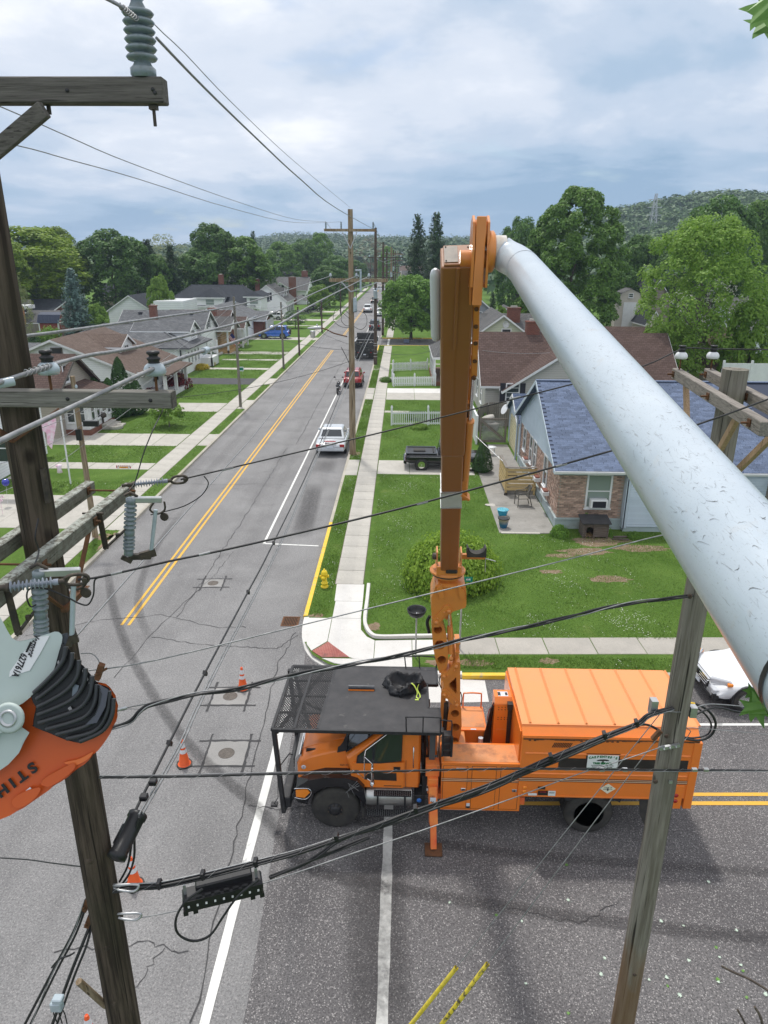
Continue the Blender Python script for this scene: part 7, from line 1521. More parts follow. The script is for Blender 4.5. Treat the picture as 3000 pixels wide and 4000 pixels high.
def win(parent,c,w,h,face,frame='white',glass='glass',QF=None,bars=(1,1),ac=False,th=.05):
 c=Qa(c);o={'S':Qa((0,-1,0)),'W':Qa((-1,0,0)),'E':Qa((1,0,0))}[face];s=Qa((1,0,0))if face=='S'else Qa((0,1,0));u=Qa((0,0,1))
 def bx(b,a0,a1,z0,z1,d0,d1):
  p=c+s*a0+u*z0+o*d0;q=c+s*a1+u*z1+o*d1
  b.box(min(p.x,q.x),max(p.x,q.x),min(p.y,q.y),max(p.y,q.y),min(p.z,q.z),max(p.z,q.z))
 b=MB();e=.08
 bx(b,-w/2,w/2,-h/2,-h/2+e,.003,th);bx(b,-w/2,w/2,h/2-e,h/2,.003,th);bx(b,-w/2,-w/2+e,-h/2+e,h/2-e,.003,th);bx(b,w/2-e,w/2,-h/2+e,h/2-e,.003,th)
 bx(b,-w/2-.04,w/2+.04,-h/2-.05,-h/2,.003,th+.05);f=b.Qf('window',mt[frame],parent)
 b=MB();bx(b,-w/2+e,w/2-e,-h/2+e,h/2-e,.004,.012);b.Qf('pane',mt[glass],f)
 b=MB()
 for i in range(1,bars[1]+1):z=-h/2+h*i/(bars[1]+1);bx(b,-w/2+e,w/2-e,z-.025,z+.025,.013,.035)
 for i in range(1,bars[0]):x=-w/2+w*i/bars[0];bx(b,x-.02,x+.02,-h/2+e,h/2-e,.014,.034)
 if b.v:b.Qf('sash',mt[frame],f)
 if QF:
  for k in(-1,1):
   b=MB();a0,a1=sorted((k*(w/2+.02),k*(w/2+.02+w*.38)));bx(b,a0,a1,-h/2,h/2,.003,.035)
   b.Qf('shutter',mt[QF],parent)
 if ac:
  b=MB();bx(b,-w*.34,w*.34,-h/2+.08,-h/2+.08+.4,.02,.34);a_=b.Qf('air_conditioner',mt['white'],parent,bevel=.02);b=MB();bx(b,-w*.26,w*.26,-h/2+.13,-h/2+.42,.341,.35);b.Qf('vent_face',mt['shutter'],a_)
 return f
def Qk(parent,x0,x1,y0,y1,z0,ze,zr,ridge,wall,roof,oh=.35,th=.14,trim='white',nm='wall',ends=True,rname='roof',ridge_at=.5,fascia=True):
 b=MB()
 if ridge=='x':ym=y0+(y1-y0)*ridge_at;pent=[(y0,z0),(y1,z0),(y1,ze),(ym,zr),(y0,ze)];b.Qh(pent,x0,x1,'x')
 else:xm=x0+(x1-x0)*ridge_at;pent=[(x0,z0),(x1,z0),(x1,ze),(xm,zr),(x0,ze)];b.Qh(pent,y0,y1,'y')
 w=b.Qf(nm,wall,parent)
 key='xy'if ridge=='x'else'yx';rm=Qs(roof,*RC[roof],key)if isinstance(roof,str)else roof
 for s in(0,1):
  b=MB()
  if ridge=='x':
   ye,yo=(y0,-1)if s==0 else(y1,1);sl_=(zr-ze)/abs(ym-ye);yee=ye+yo*oh;zee=ze-sl_*oh
   b.add([(x0-oh,yee,zee+.02),(x1+oh,yee,zee+.02),(x1+oh,ym,zr+.02),(x0-oh,ym,zr+.02),(x0-oh,yee,zee+.02+th),(x1+oh,yee,zee+.02+th),(x1+oh,ym,zr+.02+th),(x0-oh,ym,zr+.02+th)],[(0,3,2,1),(4,5,6,7),(0,1,5,4),(1,2,6,5),(2,3,7,6),(3,0,4,7)])
  else:
   xe,xo=(x0,-1)if s==0 else(x1,1);sl_=(zr-ze)/abs(xm-xe);xee=xe+xo*oh;zee=ze-sl_*oh
   b.add([(xee,y0-oh,zee+.02),(xee,y1+oh,zee+.02),(xm,y1+oh,zr+.02),(xm,y0-oh,zr+.02),(xee,y0-oh,zee+.02+th),(xee,y1+oh,zee+.02+th),(xm,y1+oh,zr+.02+th),(xm,y0-oh,zr+.02+th)],[(0,3,2,1),(4,5,6,7),(0,1,5,4),(1,2,6,5),(2,3,7,6),(3,0,4,7)])
  r_=b.Qf(rname,rm,parent)
  if fascia:
   b=MB();t2=th*.95
   if ridge=='x':
    b.box(x0-oh,x1+oh,min(yee,yee+yo*.03),max(yee,yee+yo*.03),zee-.02,zee+.13)
    for xx in(x0-oh-.03,x1+oh):b.add([(xx,yee,zee-.04),(xx+.03,yee,zee-.04),(xx+.03,ym,zr-.04),(xx,ym,zr-.04),(xx,yee,zee+.14),(xx+.03,yee,zee+.14),(xx+.03,ym,zr+.14),(xx,ym,zr+.14)],[(0,3,2,1),(4,5,6,7),(0,1,5,4),(1,2,6,5),(2,3,7,6),(3,0,4,7)])
   else:
    b.box(min(xee,xee+xo*.03),max(xee,xee+xo*.03),y0-oh,y1+oh,zee-.02,zee+.13)
    for yy in(y0-oh-.03,y1+oh):b.add([(xee,yy,zee-.04),(xee,yy+.03,zee-.04),(xm,yy+.03,zr-.04),(xm,yy,zr-.04),(xee,yy,zee+.14),(xee,yy+.03,zee+.14),(xm,yy+.03,zr+.14),(xm,yy,zr+.14)],[(0,3,2,1),(4,5,6,7),(0,1,5,4),(1,2,6,5),(2,3,7,6),(3,0,4,7)])
   b.Qf('fascia',mt[trim],r_)
 return w
def hip(parent,x0,x1,y0,y1,ze,zr,roof,oh=.4,inset=None,ridge='x'):
 X0,X1,Y0,Y1=x0-oh,x1+oh,y0-oh,y1+oh;i_=inset if inset is not None else(min(X1-X0,Y1-Y0))/2
 if ridge=='x':r0,r1=(X0+i_,(Y0+Y1)/2,zr),(X1-i_,(Y0+Y1)/2,zr)
 else:r0,r1=((X0+X1)/2,Y0+i_,zr),((X0+X1)/2,Y1-i_,zr)
 c=[(X0,Y0,ze),(X1,Y0,ze),(X1,Y1,ze),(X0,Y1,ze)]
 ms=[Qs(roof,*RC[roof],'xy'),Qs(roof,*RC[roof],'yx')];b=MB()
 if ridge=='x':F=[([c[0],c[1],r1,r0],0),([c[1],c[2],r1],1),([c[2],c[3],r0,r1],0),([c[3],c[0],r0],1)]
 else:F=[([c[0],c[1],r0],0),([c[1],c[2],r1,r0],1),([c[2],c[3],r1],0),([c[3],c[0],r0,r1],1)]
 for p,m_ in F:b.add(p,[tuple(range(len(p)))],m_)
 b.add(c,[(3,2,1,0)],0);r_=b.Qf('roof',ms,parent)
 b=MB();b.box(X0,X1,Y0,Y0+.03,ze-.16,ze+.01);b.box(X0,X0+.03,Y0+.031,Y1,ze-.16,ze+.01);b.box(X1-.03,X1,Y0+.031,Y1,ze-.16,ze+.01);b.Qf('fascia',mt['white'],r_)
 b=MB();[b.bar(q0,q1,.22,.05)for q0,q1 in((c[0],r0),(c[1],r1 if ridge=='x'else r0),(r0,r1))];b.Qf('ridge_cap',ms[0],r_)
 return r_
def walls(parent,x0,x1,y0,y1,z0,z1,m_,nm='wall'):b=MB();b.box(x0,x1,y0,y1,z0,z1);return b.Qf(nm,m_,parent)
def Ql(parent,x,y,z0,z1,w=.7,d=.6):
 b=MB();b.box(x-w/2,x+w/2,y-d/2,y+d/2,z0,z1);b.box(x-w/2-.05,x+w/2+.05,y-d/2-.05,y+d/2+.05,z1,z1+.12)
 m1=QT('chimney_brick',((.27,.09,.06),(.17,.06,.045)),.22,.075,(.22,.17,.14),'xz',.012)if'chimney_brick'not in bpy.data.materials else bpy.data.materials['chimney_brick']
 c=b.Qf('chimney',m1,parent);b=MB();b.box(x-w/4,x+w/4,y-d/4,y+d/4,z1+.121,z1+.28);b.Qf('flue',mt['concrete'],c);return c
def Qj(label,x,y,cat='house',name='house',group=None):return Qi(name,label,cat,(x,y,ZG),0,group)
def door(parent,x,y,w,h,face='S',col='white',z0=ZG+.3):
 b=MB()
 if face=='S':b.box(x-w/2,x+w/2,y-.05,y-.004,z0,z0+h)
 else:b.box(x-.05,x-.004,y-w/2,y+w/2,z0,z0+h)
 d=b.Qf('door',mt[col],parent);b=MB()
 if face=='S':b.box(x-w*.3,x+w*.3,y-.06,y-.051,z0+h*.4,z0+h*.9)
 else:b.box(x-.06,x-.051,y-w*.3,y+w*.3,z0+h*.4,z0+h*.9)
 b.Qf('door_pane',mt['glass'],d);return d
HB=Qj('brick and pale blue sided house with a blue shingle roof at the right',7.05,29.9)
x0,x1,y0,y1=7.05,21.0,29.95,41.0;ze,zr_=3.02,5.75;ym=35.45
mort=mat('mortar',(.36,.32,.27),.95);fnd=mat('foundation_paint',(.36,.44,.46),.7,c2=(.42,.49,.5),sc=2,dirt=(.25,.25,.22))
bluesid=(.5,.58,.66);mt['bsid']=mat('pale_blue_siding',bluesid,.5,c2=(.44,.52,.6),sc=1.5,rand=.03)
b=MB();b.Qh([(y0,.05),(y1,.05),(y1,ze),(ym,zr_),(y0,ze)],x0,x1,'x');b.Qf('wall',mort,HB)
b=MB();b.box(x0-.07,x1,y0-.07,y0,.05,.62);b.box(x0-.07,x0,y0,y1,.05,.62);b.box(x0-.11,x1,y0-.11,y0-.07,.56,.64);b.box(x0-.11,x0-.07,y0-.069,y1,.56,.64);b.Qf('foundation',fnd,HB)
bb=MB();bb.box(-.097,.097,-.012,.0,-.029,.029);bm_=mat('house_brick',(.34,.2,.15),.92,c2=(.5,.38,.31),sc=5,rand=.42,bump=.4);bmi=mat('house_brick_run',(.34,.2,.15),.92,c2=(.5,.38,.31),sc=5,island=.42,bump=.4)
o=bb.Qf('tmpb',bm_);BRICK=o.data;bpy.data.objects.remove(o)
rb=random.Random(9);cand=[]
WIN_S=[(8.78,1.9,1.15,1.62)];WIN_W=[(33.0,1.9,.85,1.55),(35.9,1.9,.8,1.5),(37.1,1.9,.8,1.5),(39.2,1.95,.8,1.3)]
for j in range(int((ze-.64)/.072)):
 z=.68+j*.072;off=.105 if j%2 else 0
 for i in range(15):
  x=x0+.05+off+i*.21
  if x+.1>9.92:continue
  if any(abs(x-wx)<ww/2+.03 and abs(z-wz)<hh/2+.02 for wx,wz,ww,hh in WIN_S):continue
  cand.append(('S',x,y0,z))
 for i in range(53):
  y=y0+.05+off+i*.21
  if any(abs(y-wy_)<ww/2+.03 and abs(z-wz)<hh/2+.02 for wy_,wz,ww,hh in WIN_W):continue
  if y<y1:cand.append(('W',x0,y,z))
cs_=[c for c in cand if c[0]=='S'];rest=[c for c in cand if c[0]=='W'];rb.shuffle(cs_);sel=cs_[:300];rest+=cs_[300:]
for f_,x,y,z in sel:
 link('brick',BRICK,HB,(x-HB.location.x,y-HB.location.y-.001*rb.random()*4,z-HB.location.z),(0,0,rb.uniform(-.01,.01)))
b=MB()
for f_,x,y,z in rest:
 e=rb.uniform(.009,.015)
 if f_=='S':b.box(x-.097,x+.097,y-e,y+.001,z-.029,z+.029)
 else:b.box(x-e,x+.001,y-.097,y+.097,z-.029,z+.029)
b.Qf('brick_run',bmi,HB,kind='stuff')
k=0
gz=ze-.42
while gz<zr_-.1:
 zc=gz;sl_=(zr_-ze)/(ym-y0);half=(ym-y0)if zc<ze else(zr_-zc)/sl_
 b=MB();yA,yB=ym-half-.28*(zc<ze)*0,ym+half
 zt_=zc+.115;half2=(ym-y0)if zt_<ze else(zr_-zt_)/sl_
 b.add([(x0-.045,yA,zc),(x0-.045,yB,zc),(x0-.018,ym+half2,zt_),(x0-.018,ym-half2,zt_),(x0-.001,yA,zc),(x0-.001,yB,zc)],[(1,0,3,2),(0,1,5,4)]);b.Qf('siding_plank',mt['bsid'],HB);gz+=.115
b=MB();
vs=mt['bsid']
walls(HB,9.95,15.9,29.62,29.95,.35,ze-.05,mt['bsid'],'bay_wall');b=MB();b.box(9.9,10.06,29.575,29.62,.3,ze);b.box(9.87,9.95,29.575,29.94,.3,ze);b.Qf('corner_board',mt['bsid'],HB)
for i in range(22):
 z=.38+i*.115;b=MB();b.add([(10.06,29.58,z),(15.9,29.58,z),(15.9,29.612,z+.115),(10.06,29.612,z+.115),(10.06,29.618,z),(15.9,29.618,z)],[(0,1,2,3),(1,0,4,5)]);b.Qf('siding_plank',mt['bsid'],HB)
b=MB();b.box(9.95,15.9,29.64,29.95,.05,.35);b.Qf('bay_foundation',fnd,HB)
sh=Qs('blue',*RC['blue'],'xy');shm=mat('blue_shingle',RC['blue'][0],.9,c2=RC['blue'][1],sc=14,rand=.22,bump=.3);shi=mat('blue_shingle_run',RC['blue'][0],.9,c2=RC['blue'][1],sc=14,island=.22,bump=.3)
felt=mat('roof_felt',(.05,.06,.09),.95)
slope=(zr_-ze)/(ym-y0);oh=.42;yE=y0-oh;zE=ze-slope*oh;Ls=math.hypot(ym-yE,zr_-zE);ang=math.atan(slope);XA,XB=x0-.36,16.4
for s in(0,1):
 b=MB();yy=yE if s==0 else 2*ym-yE
 b.add([(XA,yy,zE),(x1,yy,zE),(x1,ym,zr_),(XA,ym,zr_),(XA,yy,zE+.1),(x1,yy,zE+.1),(x1,ym,zr_+.1),(XA,ym,zr_+.1)],[(0,3,2,1),(4,5,6,7),(0,1,5,4),(1,2,6,5),(2,3,7,6),(3,0,4,7)]);b.Qf('roof',felt if s==0 else sh,HB)
sb=MB();sb.add([(-.165,0,0),(.165,0,0),(.165,.19,.01),(-.165,.19,.01),(-.165,0,.018),(.165,0,.018),(.165,.19,.016),(-.165,.19,.016)],[(0,3,2,1),(4,5,6,7),(0,1,5,4),(1,2,6,5),(3,0,4,7)])
o=sb.Qf('tmps',shm);SH=o.data;bpy.data.objects.remove(o)
pitch=.145;nrow=int(Ls/pitch);pieces=[]
for j in range(nrow):
 for i in range(int((XB-XA)/.336)+1):
  pieces.append((XA+.17+i*.336+(.168 if j%2 else 0)+rb.uniform(-.012,.012),j))
vis=[p for p in pieces if p[0]<9.9];vis.sort(key=lambda p:p[1]*.14+abs(p[0]-8.4)*.0)
near_=set(id(p)for p in vis[:300]);run=MB()
for p in pieces:
 x,j=p;s_=j*pitch;y=yE+s_*math.cos(ang);z=zE+.103+s_*math.sin(ang)
 if id(p)in near_:link('shingle',SH,HB,(x-HB.location.x,y-HB.location.y,z-HB.location.z+rb.uniform(0,.004)),(ang,0,rb.uniform(-.006,.006)))
 else:
  ca,sa=math.cos(ang),math.sin(ang);q=[]
  dz=rb.uniform(0,.004)
  for(a,b_,c)in((-.165,0,.018),(.165,0,.018),(.165,.19,.016),(-.165,.19,.016),(-.165,0,0),(.165,0,0)):q.append((x+a,y+b_*ca-c*sa,z+b_*sa+c*ca+dz))
  run.add(q,[(0,1,2,3),(4,5,1,0),(5,2,1),(4,0,3)])
run.Qf('shingle_run',shi,HB,kind='stuff')
b=MB();b.bar((XA,ym,zr_+.115),(x1,ym,zr_+.115),.28,.03);b.Qf('ridge_cap',shm,HB)
b=MB()
for s in(-1,1):b.bar((XA-.012,ym,zr_+.02),(XA-.012,ym+s*(ym-yE),zE+.02),.025,.17)
b.box(XA,XA+.34,yE,y0,zE-.06,zE+.0);b.Qf('rake_board',mt['bsid'],HB)
b=MB();b.Qh([(yE-.1,zE+.0),(yE-.12,zE+.1),(yE-.1,zE+.1),(yE-.085,zE+.02),(yE-.02,zE+.02),(yE-.02,zE+.0)],XA-.02,16.3,'x');b.box(XA-.02,16.3,yE-.02,yE-.001,zE-.03,zE+.1);b.Qf('gutter',mt['white'],HB)
b=MB();b.box(x0-.05,16,y0-.03,y0-.001,ze-.4,ze-.02);b.Qf('frieze_board',mat('frieze',(.34,.42,.44),.6),HB)
win(HB,(8.78,y0-.012,1.9),1.12,1.6,'S','white','glass_pale',ac=True)
b=MB();b.box(8.16,9.4,y0-.09,y0-.013,1.0,1.09);b.Qf('brick_sill',bm_,HB)
for wy_,wz,ww,hh in WIN_W:win(HB,(x0-.012,wy_,wz),ww,hh,'W','white','glass')
mt['planter']=mat('planter_clay',(.22,.085,.06),.8)
for wy_,lab in((32.0,'white window box planter under the window nearest the corner of the brick house'),(34.2,'white window box planter above the timber deck screen'),(37.6,'white window box planter farthest along the brick wall')):
 p=Qi('window_box',lab,'planter',(x0-.2,wy_,1.05),0,'window boxes on the brick wall');b=MB();b.box(x0-.34,x0-.04,wy_-.32,wy_+.32,1.05,1.23);b.Qf('box',mt['white'],p,bevel=.01);b=MB();b.box(x0-.3,x0-.08,wy_-.28,wy_+.22,1.231,1.3);b.Qf('clay_liner',mt['planter'],p,bevel=.02)
b=MB();b.Qh([(ym-.22,4.85),(ym+.22,4.85),(ym+.22,5.2),(ym,5.4),(ym-.22,5.2)],x0-.07,x0-.05,'x');b.Qf('gable_vent',mt['white'],HB)
WX0,WX1,WY0=16.6,25.0,27.2;wm_=(WX0+WX1)/2;Qk(HB,WX0,WX1,WY0,34.5,.05,ze,zr_-.05,'y',mt['bsid'],'blue',oh=.5,nm='wing_wall',rname='wing_roof')
for i in range(24):
 z=.4+i*.115;b=MB();b.add([(WX0,WY0-.045,z),(WX1,WY0-.045,z),(WX1,WY0-.01,z+.115),(WX0,WY0-.01,z+.115),(WX0,WY0,z),(WX1,WY0,z)],[(0,1,2,3),(1,0,4,5)]);b.Qf('siding_plank',mt['bsid'],HB)
win(HB,(19.5,WY0-.05,1.8),1.2,1.3,'S')
Qk(HB,7.15,13,41.6,46.2,.05,2.3,3.5,'x',Qt(bluesid,.115),'blue',oh=.25,nm='garage_wall',rname='garage_roof')
b=MB();b.box(7.1,7.145,42.2,45.2,.1,2.15);gd=b.Qf('garage_door',mat('garage_door_cream',(.6,.55,.36),.6,c2=(.5,.46,.3),sc=3),HB);b=MB();[b.box(7.075,7.099,42.2,45.2,.14+.2*i,.28+.2*i)for i in range(10)];b.Qf('door_panels',gd.data.materials[0],gd)
b=MB();b.Qg([(6.9,41.3,.1),(6.9,41.3,2.8)],.05,6);b.Qg([(x0-.06,40.6,.1),(x0-.06,40.6,2.9)],.045,6);b.Qf('downspout',mt['bsid'],HB)
dv=Qi('satellite_dish','small white satellite dish beside the cream garage door','satellite dish',(6.9,45.9,2.2));b=MB();b.Qd([(.0,0),(.2,.03),(.34,.1),(.35,.11)],(6.85,46.0,2.2),16,axis=(-.8,-.3,.4));b.Qf('dish',mt['white'],dv)
H2=Qj('beige sided house with a brown roof and dark shutters behind the wooden fence',6.4,52.2)
bs=Qt(BEIGE,.16)
Qk(H2,6.2,20.0,52.2,60.5,ZG,2.9,6.0,'x',bs,'redbrown',oh=.4)
Qk(H2,7.6,17.5,50.9,56,ZG,2.7,5.9,'y',bs,'redbrown',oh=.4,nm='front_gable_wall',rname='front_gable_roof')
win(H2,(at(1107,848,50.9).x,50.9-.01,at(1107,848,50.9).z),1.0,1.35,'S',QF='shutter',bars=(1,3))
win(H2,(6.2,54.6,1.7),1.2,1.4,'W');win(H2,(6.2,57.6,1.7),1.2,1.4,'W')
cp_=at(1148,740,56.5);Ql(H2,cp_.x,56.5,3.5,at(1148,697,56.5).z,1.0,.8)
H3=Qj('pale green sided two storey house with a grey roof and a round attic vent',6.5,70)
gs=Qt(GREEN,.17);ap_=at(1098,685,70);Qk(H3,6.3,13.0,70,80,ZG,3.9,ap_.z+.1,'y',gs,'midgrey',oh=.35)
Qk(H3,5.2,17,73,81,ZG,3.4,5.9,'x',gs,'midgrey',oh=.35,nm='rear_wall',rname='rear_roof')
win(H3,(at(1093,727,70).x,69.99,at(1093,727,70).z),.95,1.5,'S',bars=(1,3),ac=True)
b=MB();vc=at(1093,701,70);b.Qd([(.32,0),(.32,.05),(.27,.05),(.27,.03),(0,.03)],(vc.x,70,vc.z),20,axis=(0,-1,0));b.Qf('attic_vent',mt['white'],H3)
Ql(H3,11.5,76,4.5,6.6,1.3,.7)
pr=at(930,738,72)
b=MB();b.add([(2.9,67.0,2.75),(6.4,67.0,2.75),(6.4,76.5,2.75),(2.9,76.5,2.75),(5.6,70.0,4.3),(5.6,74.0,4.3),(6.4,70,4.3),(6.4,74,4.3)],[(0,1,6,4),(0,4,5,3),(3,5,7,2),(0,3,2,1),(4,6,7,5)]);b.Qf('porch_roof',Qs('midgrey',*RC['midgrey'],'yx'),H3)
b=MB();b.box(2.88,6.4,66.97,67.0,2.55,2.76);b.box(2.87,2.9,67.0,76.5,2.55,2.76);b.Qf('porch_fascia',mt['white'],H3)
for y in(67.2,69.6,72.0,74.2,76.2):b=MB();b.box(3.0,3.2,y-.1,y+.1,.5,2.56);b.Qf('porch_post',mt['white'],H3)
b=MB();b.box(5.6,5.8,67.1,67.3,.5,2.56);b.Qf('porch_post',mt['white'],H3)
b=MB();b.box(2.95,6.3,67.05,76.4,ZG,.5);b.Qf('porch_base',bpy.data.materials['chimney_brick'],H3)
b=MB();[b.box(3.05,3.12,67.4+.2*i,67.45+.2*i,.5,1.35)for i in range(43)];b.box(3.04,3.14,67.3,76.2,1.35,1.42);b.Qf('porch_rail',mt['white'],H3)
H4=Qj('grey sided house with white trim glimpsed between the boom and its cylinders',6.5,98)
Qk(H4,5.5,12.5,95,98.6,ZG,4.3,7.2,'y',Qt(GREYS,.17),'midgrey',oh=.4);Qk(H4,11,16,94,98.5,ZG,3.4,5.5,'y',Qt((.24,.26,.3),.17),'midgrey',oh=.3,nm='side_wall',rname='side_roof')
win(H4,(at(1034,668,95).x,94.99,4.1),1.0,1.7,'S')
H4b=Qj('small pale blue gabled house right behind the grey one near the boom',8,86);Qk(H4b,6.5,10.5,86,91,ZG,3.0,4.6,'y',Qt((.42,.55,.7),.17),'midgrey',oh=.3)
H5=Qj('long house with a brown shingle roof seen right of the white boom',19,62);Qk(H5,15.5,29,60,70,ZG,2.9,5.7,'x',Qt((.32,.28,.25),.16),'redbrown',oh=.4)
def atp(x,y,Y):return at(x,y,Y)
S1_=Qi('garden_shed','cream barn roofed garden shed with a white door beyond the brown roof','shed',(at(1360,664,105).x,105,ZG));c=at(1360,664,105);cxs=c.x;
zb_=ZG;pr_=[(cxs-1.9,zb_),(cxs+1.9,zb_),(cxs+1.9,c.z+.6),(cxs+1.35,c.z+1.9),(cxs,c.z+2.5),(cxs-1.35,c.z+1.9),(cxs-1.9,c.z+.6)]
b=MB();b.Qh(pr_,105,108,'y');b.Qf('wall',Qt((.55,.5,.44),.2),S1_);b=MB();b.Qh([(cxs-.9,zb_),(cxs+.9,zb_),(cxs+.9,c.z+.7),(cxs-.9,c.z+.7)],104.93,104.99,'y');b.Qf('door',mt['white'],S1_);win(S1_,(cxs,104.98,c.z+1.6),.7,.6,'S')
b=MB();[b.bar((pr_[i][0],104.8,pr_[i][1]+.05),(pr_[i][0],108.2,pr_[i][1]+.05),.12,.1)for i in(2,3,4,5,6)];[b.add([(pr_[i][0],104.8,pr_[i][1]+.06),(pr_[i+1][0],104.8,pr_[i+1][1]+.06),(pr_[i+1][0],108.2,pr_[i+1][1]+.06),(pr_[i][0],108.2,pr_[i][1]+.06)],[(0,1,2,3)])for i in(2,3,4,5)];b.Qf('roof',Qs('midgrey',*RC['midgrey'],'yx'),S1_)
q=at(1400,700,110)
H6=Qj('stone house with a slate grey roof and cream gable at the right background',q.x,112);Qk(H6,at(1385,700,112).x,at(1428,700,112).x+1,112,124,ZG,at(1385,650,112).z,at(1400,618,112).z+.8,'y',QT('field_stone',((.24,.21,.16),(.32,.28,.21)),.5,.2,(.3,.28,.24),'yz',.03),'dark',oh=.3)
q0=at(1418,690,98);H7=Qj('small cream gabled garage in front of the stone house',q0.x,98,'garage','garage');Qk(H7,at(1397,690,98).x,at(1432,690,98).x,98,104,ZG,at(1400,700,98).z,at(1407,674,98).z,'y',Qt((.62,.58,.47),.18),'dark',oh=.2)
H8=Qj('pale house with a grey roof behind the white blossom at the far right',38,85);Qk(H8,at(1600,700,85).x,at(1600,700,85).x+14,85,95,ZG,4.0,7.0,'x',Qt((.6,.64,.68),.18),'midgrey',oh=.4)
L1=Qj('white sided house at the left edge behind the dark near pole',-24,36);lx=-21.6
Qk(L1,-32,lx,33.5,41.5,ZG,3.3,6.2,'x',Qt(WHT,.15),'grey',oh=.4);win(L1,(at(6,968,33.5).x,33.49,at(6,968,33.5).z),1.1,1.5,'S');win(L1,(lx,36.5,2.0),1.2,1.4,'E');win(L1,(lx,39.3,2.0),1.2,1.4,'E')
for z in(1,):pass
L2=Qj('tan sided house with a brown roof and an enclosed white porch behind the second crossarm',-26,50)
Qk(L2,-32,-22.5,45.3,51.2,ZG,3.1,5.1,'x',Qt(TAN,.15),'redbrown',oh=.4,trim='beam_top')
win(L2,(-22.5,47.2,4.1),.85,1.2,'E',bars=(1,1))
b=MB();b.box(-22.5,-20.9,46.2,50.6,.5,2.5);b.Qf('porch_wall',mt['white'],L2)
for yy in(46.9,47.8,49.6,50.2):win(L2,(-20.9,yy,1.6),.62,1.3,'E')
for xx in(-22.05,-21.35):win(L2,(xx,46.19,1.6),.6,1.3,'S')
b=MB();b.box(-20.895,-20.84,48.3,49.15,.5,2.4);d_=b.Qf('door',mt['white'],L2);b=MB();b.box(-20.835,-20.825,48.45,49.0,1.3,2.3);b.Qf('door_pane',mt['glass'],d_)
b=MB();b.box(-22.5,-20.8,46.1,50.7,ZG,.5);b.Qf('porch_base',bpy.data.materials['chimney_brick'],L2)
b=MB();b.add([(-23,45.8,2.5),(-20.4,45.8,2.5),(-20.4,51.0,2.5),(-23,51.0,2.5),(-22.5,46.8,3.3),(-22.5,50,3.3)],[(0,1,4),(1,2,5,4),(2,3,5),(3,2,1,0)]);b.Qf('porch_roof',Qs('redbrown',*RC['redbrown'],'yx'),L2)
for i in range(3):b=MB();b.box(-20.8+.35*i+.005,-20.8+.35*(i+1),47.9,49.6,ZG,.48-.13*i);b.Qf('step',mt['concrete'],L2)
L3=Qj('white sided house with a weathered brown roof and a front dormer',-28,63)
wl=Qt(WHT,.15)
Qk(L3,-34.1,-21.6,57,67,ZG,2.6,5.1,'y',wl,'brown',oh=.45)
cw=at(123,762,57);win(L3,(cw.x,56.99,cw.z-.1),.95,1.0,'S','beam_top','glass');win(L3,(at(231,880,57).x,56.99,1.3),1.0,1.3,'S','beam_top')
Qk(L3,-28,-24,60.8,63.8,2.5,4.2,4.98,'x',wl,'brown',oh=.25,nm='dormer_wall',rname='dormer_roof');win(L3,(-24,62.3,3.75),1.0,1.05,'E',bars=(2,0))
b=MB();b.box(-21.6,-19.6,58.6,65,ZG,.45);[b.box(-19.85,-19.6,y,y+.25,.45,2.3)for y in(58.7,61.6,64.6)];b.Qf('porch_post',mt['white'],L3)
b=MB();b.add([(-21.6,58.2,2.62),(-19.2,58.2,2.3),(-19.2,65.4,2.3),(-21.6,65.4,2.62),(-21.6,58.2,2.5),(-19.2,58.2,2.18),(-19.2,65.4,2.18),(-21.6,65.4,2.5)],[(0,1,2,3),(7,6,5,4),(0,4,5,1),(1,5,6,2),(2,6,7,3)]);b.Qf('porch_roof',Qs('brown',*RC['brown'],'yx'),L3);win(L3,(-21.6,62,1.7),1.6,1.2,'E')
L4=Qj('white sided house with a mottled grey hipped roof, a small dormer and black gutters',-28,76)
walls(L4,-36,-21.9,72.6,80.6,ZG,2.75,wl)
hip(L4,-36,-21.9,72.6,80.6,2.75,4.75,'grey',oh=.5,inset=5)
Qk(L4,-28,-22.3,75.3,78.6,2.7,4.15,4.98,'x',wl,'grey',oh=.3,nm='dormer_wall',rname='dormer_roof');win(L4,(-22.3,76.95,3.75),1.3,.75,'E',bars=(3,0))
b=MB();b.bar((-37,72.05,2.72),(-21.4,72.05,2.72),.1,.1);b.bar((-21.36,72.0,2.72),(-21.36,81.1,2.72),.1,.1);b.Qg([(-22.4,72.4,.2),(-22.4,72.4,2.6)],.07,6);b.Qf('gutter',mt['shutter'],L4)
for yy in(73.4,74.6,75.8,77.0):win(L4,(-21.9,yy,1.65),.55,1.35,'E','white','glass')
win(L4,(at(335,795,72.6).x,72.59,1.6),.9,1.2,'S','white','glass')
b=MB();b.box(-21.9,-20.6,77.6,80.5,.2,1.1);b.box(-20.75,-20.6,77.6,77.75,.2,2.7);b.box(-20.75,-20.6,80.3,80.45,.2,2.7);b.Qf('porch_rail',mt['white'],L4)
L5=Qj('white sided house with a grey gable roof and brick chimney in the second row',-28,90)
Qk(L5,-32.5,-22.9,82.4,89,ZG,3.4,5.35,'x',wl,'grey',oh=.35);Ql(L5,at(332,680,84).x,84,3.4,at(332,662,84).z,.75,.7);win(L5,(-22.9,85.7,4.1),.9,1.2,'E',QF='shutter');win(L5,(-22.9,84,1.7),.9,1.3,'E')
b=MB();[b.box(at(x,676,85).x-.2,at(x,676,85).x+.2,84.9,85.2,5.0,5.3)for x in(303,413)];b.Qf('roof_vent',mt['shutter'],L5)
L6=Qj('small log fronted porch house with grey roof and yellow shrubs',-20.5,96)
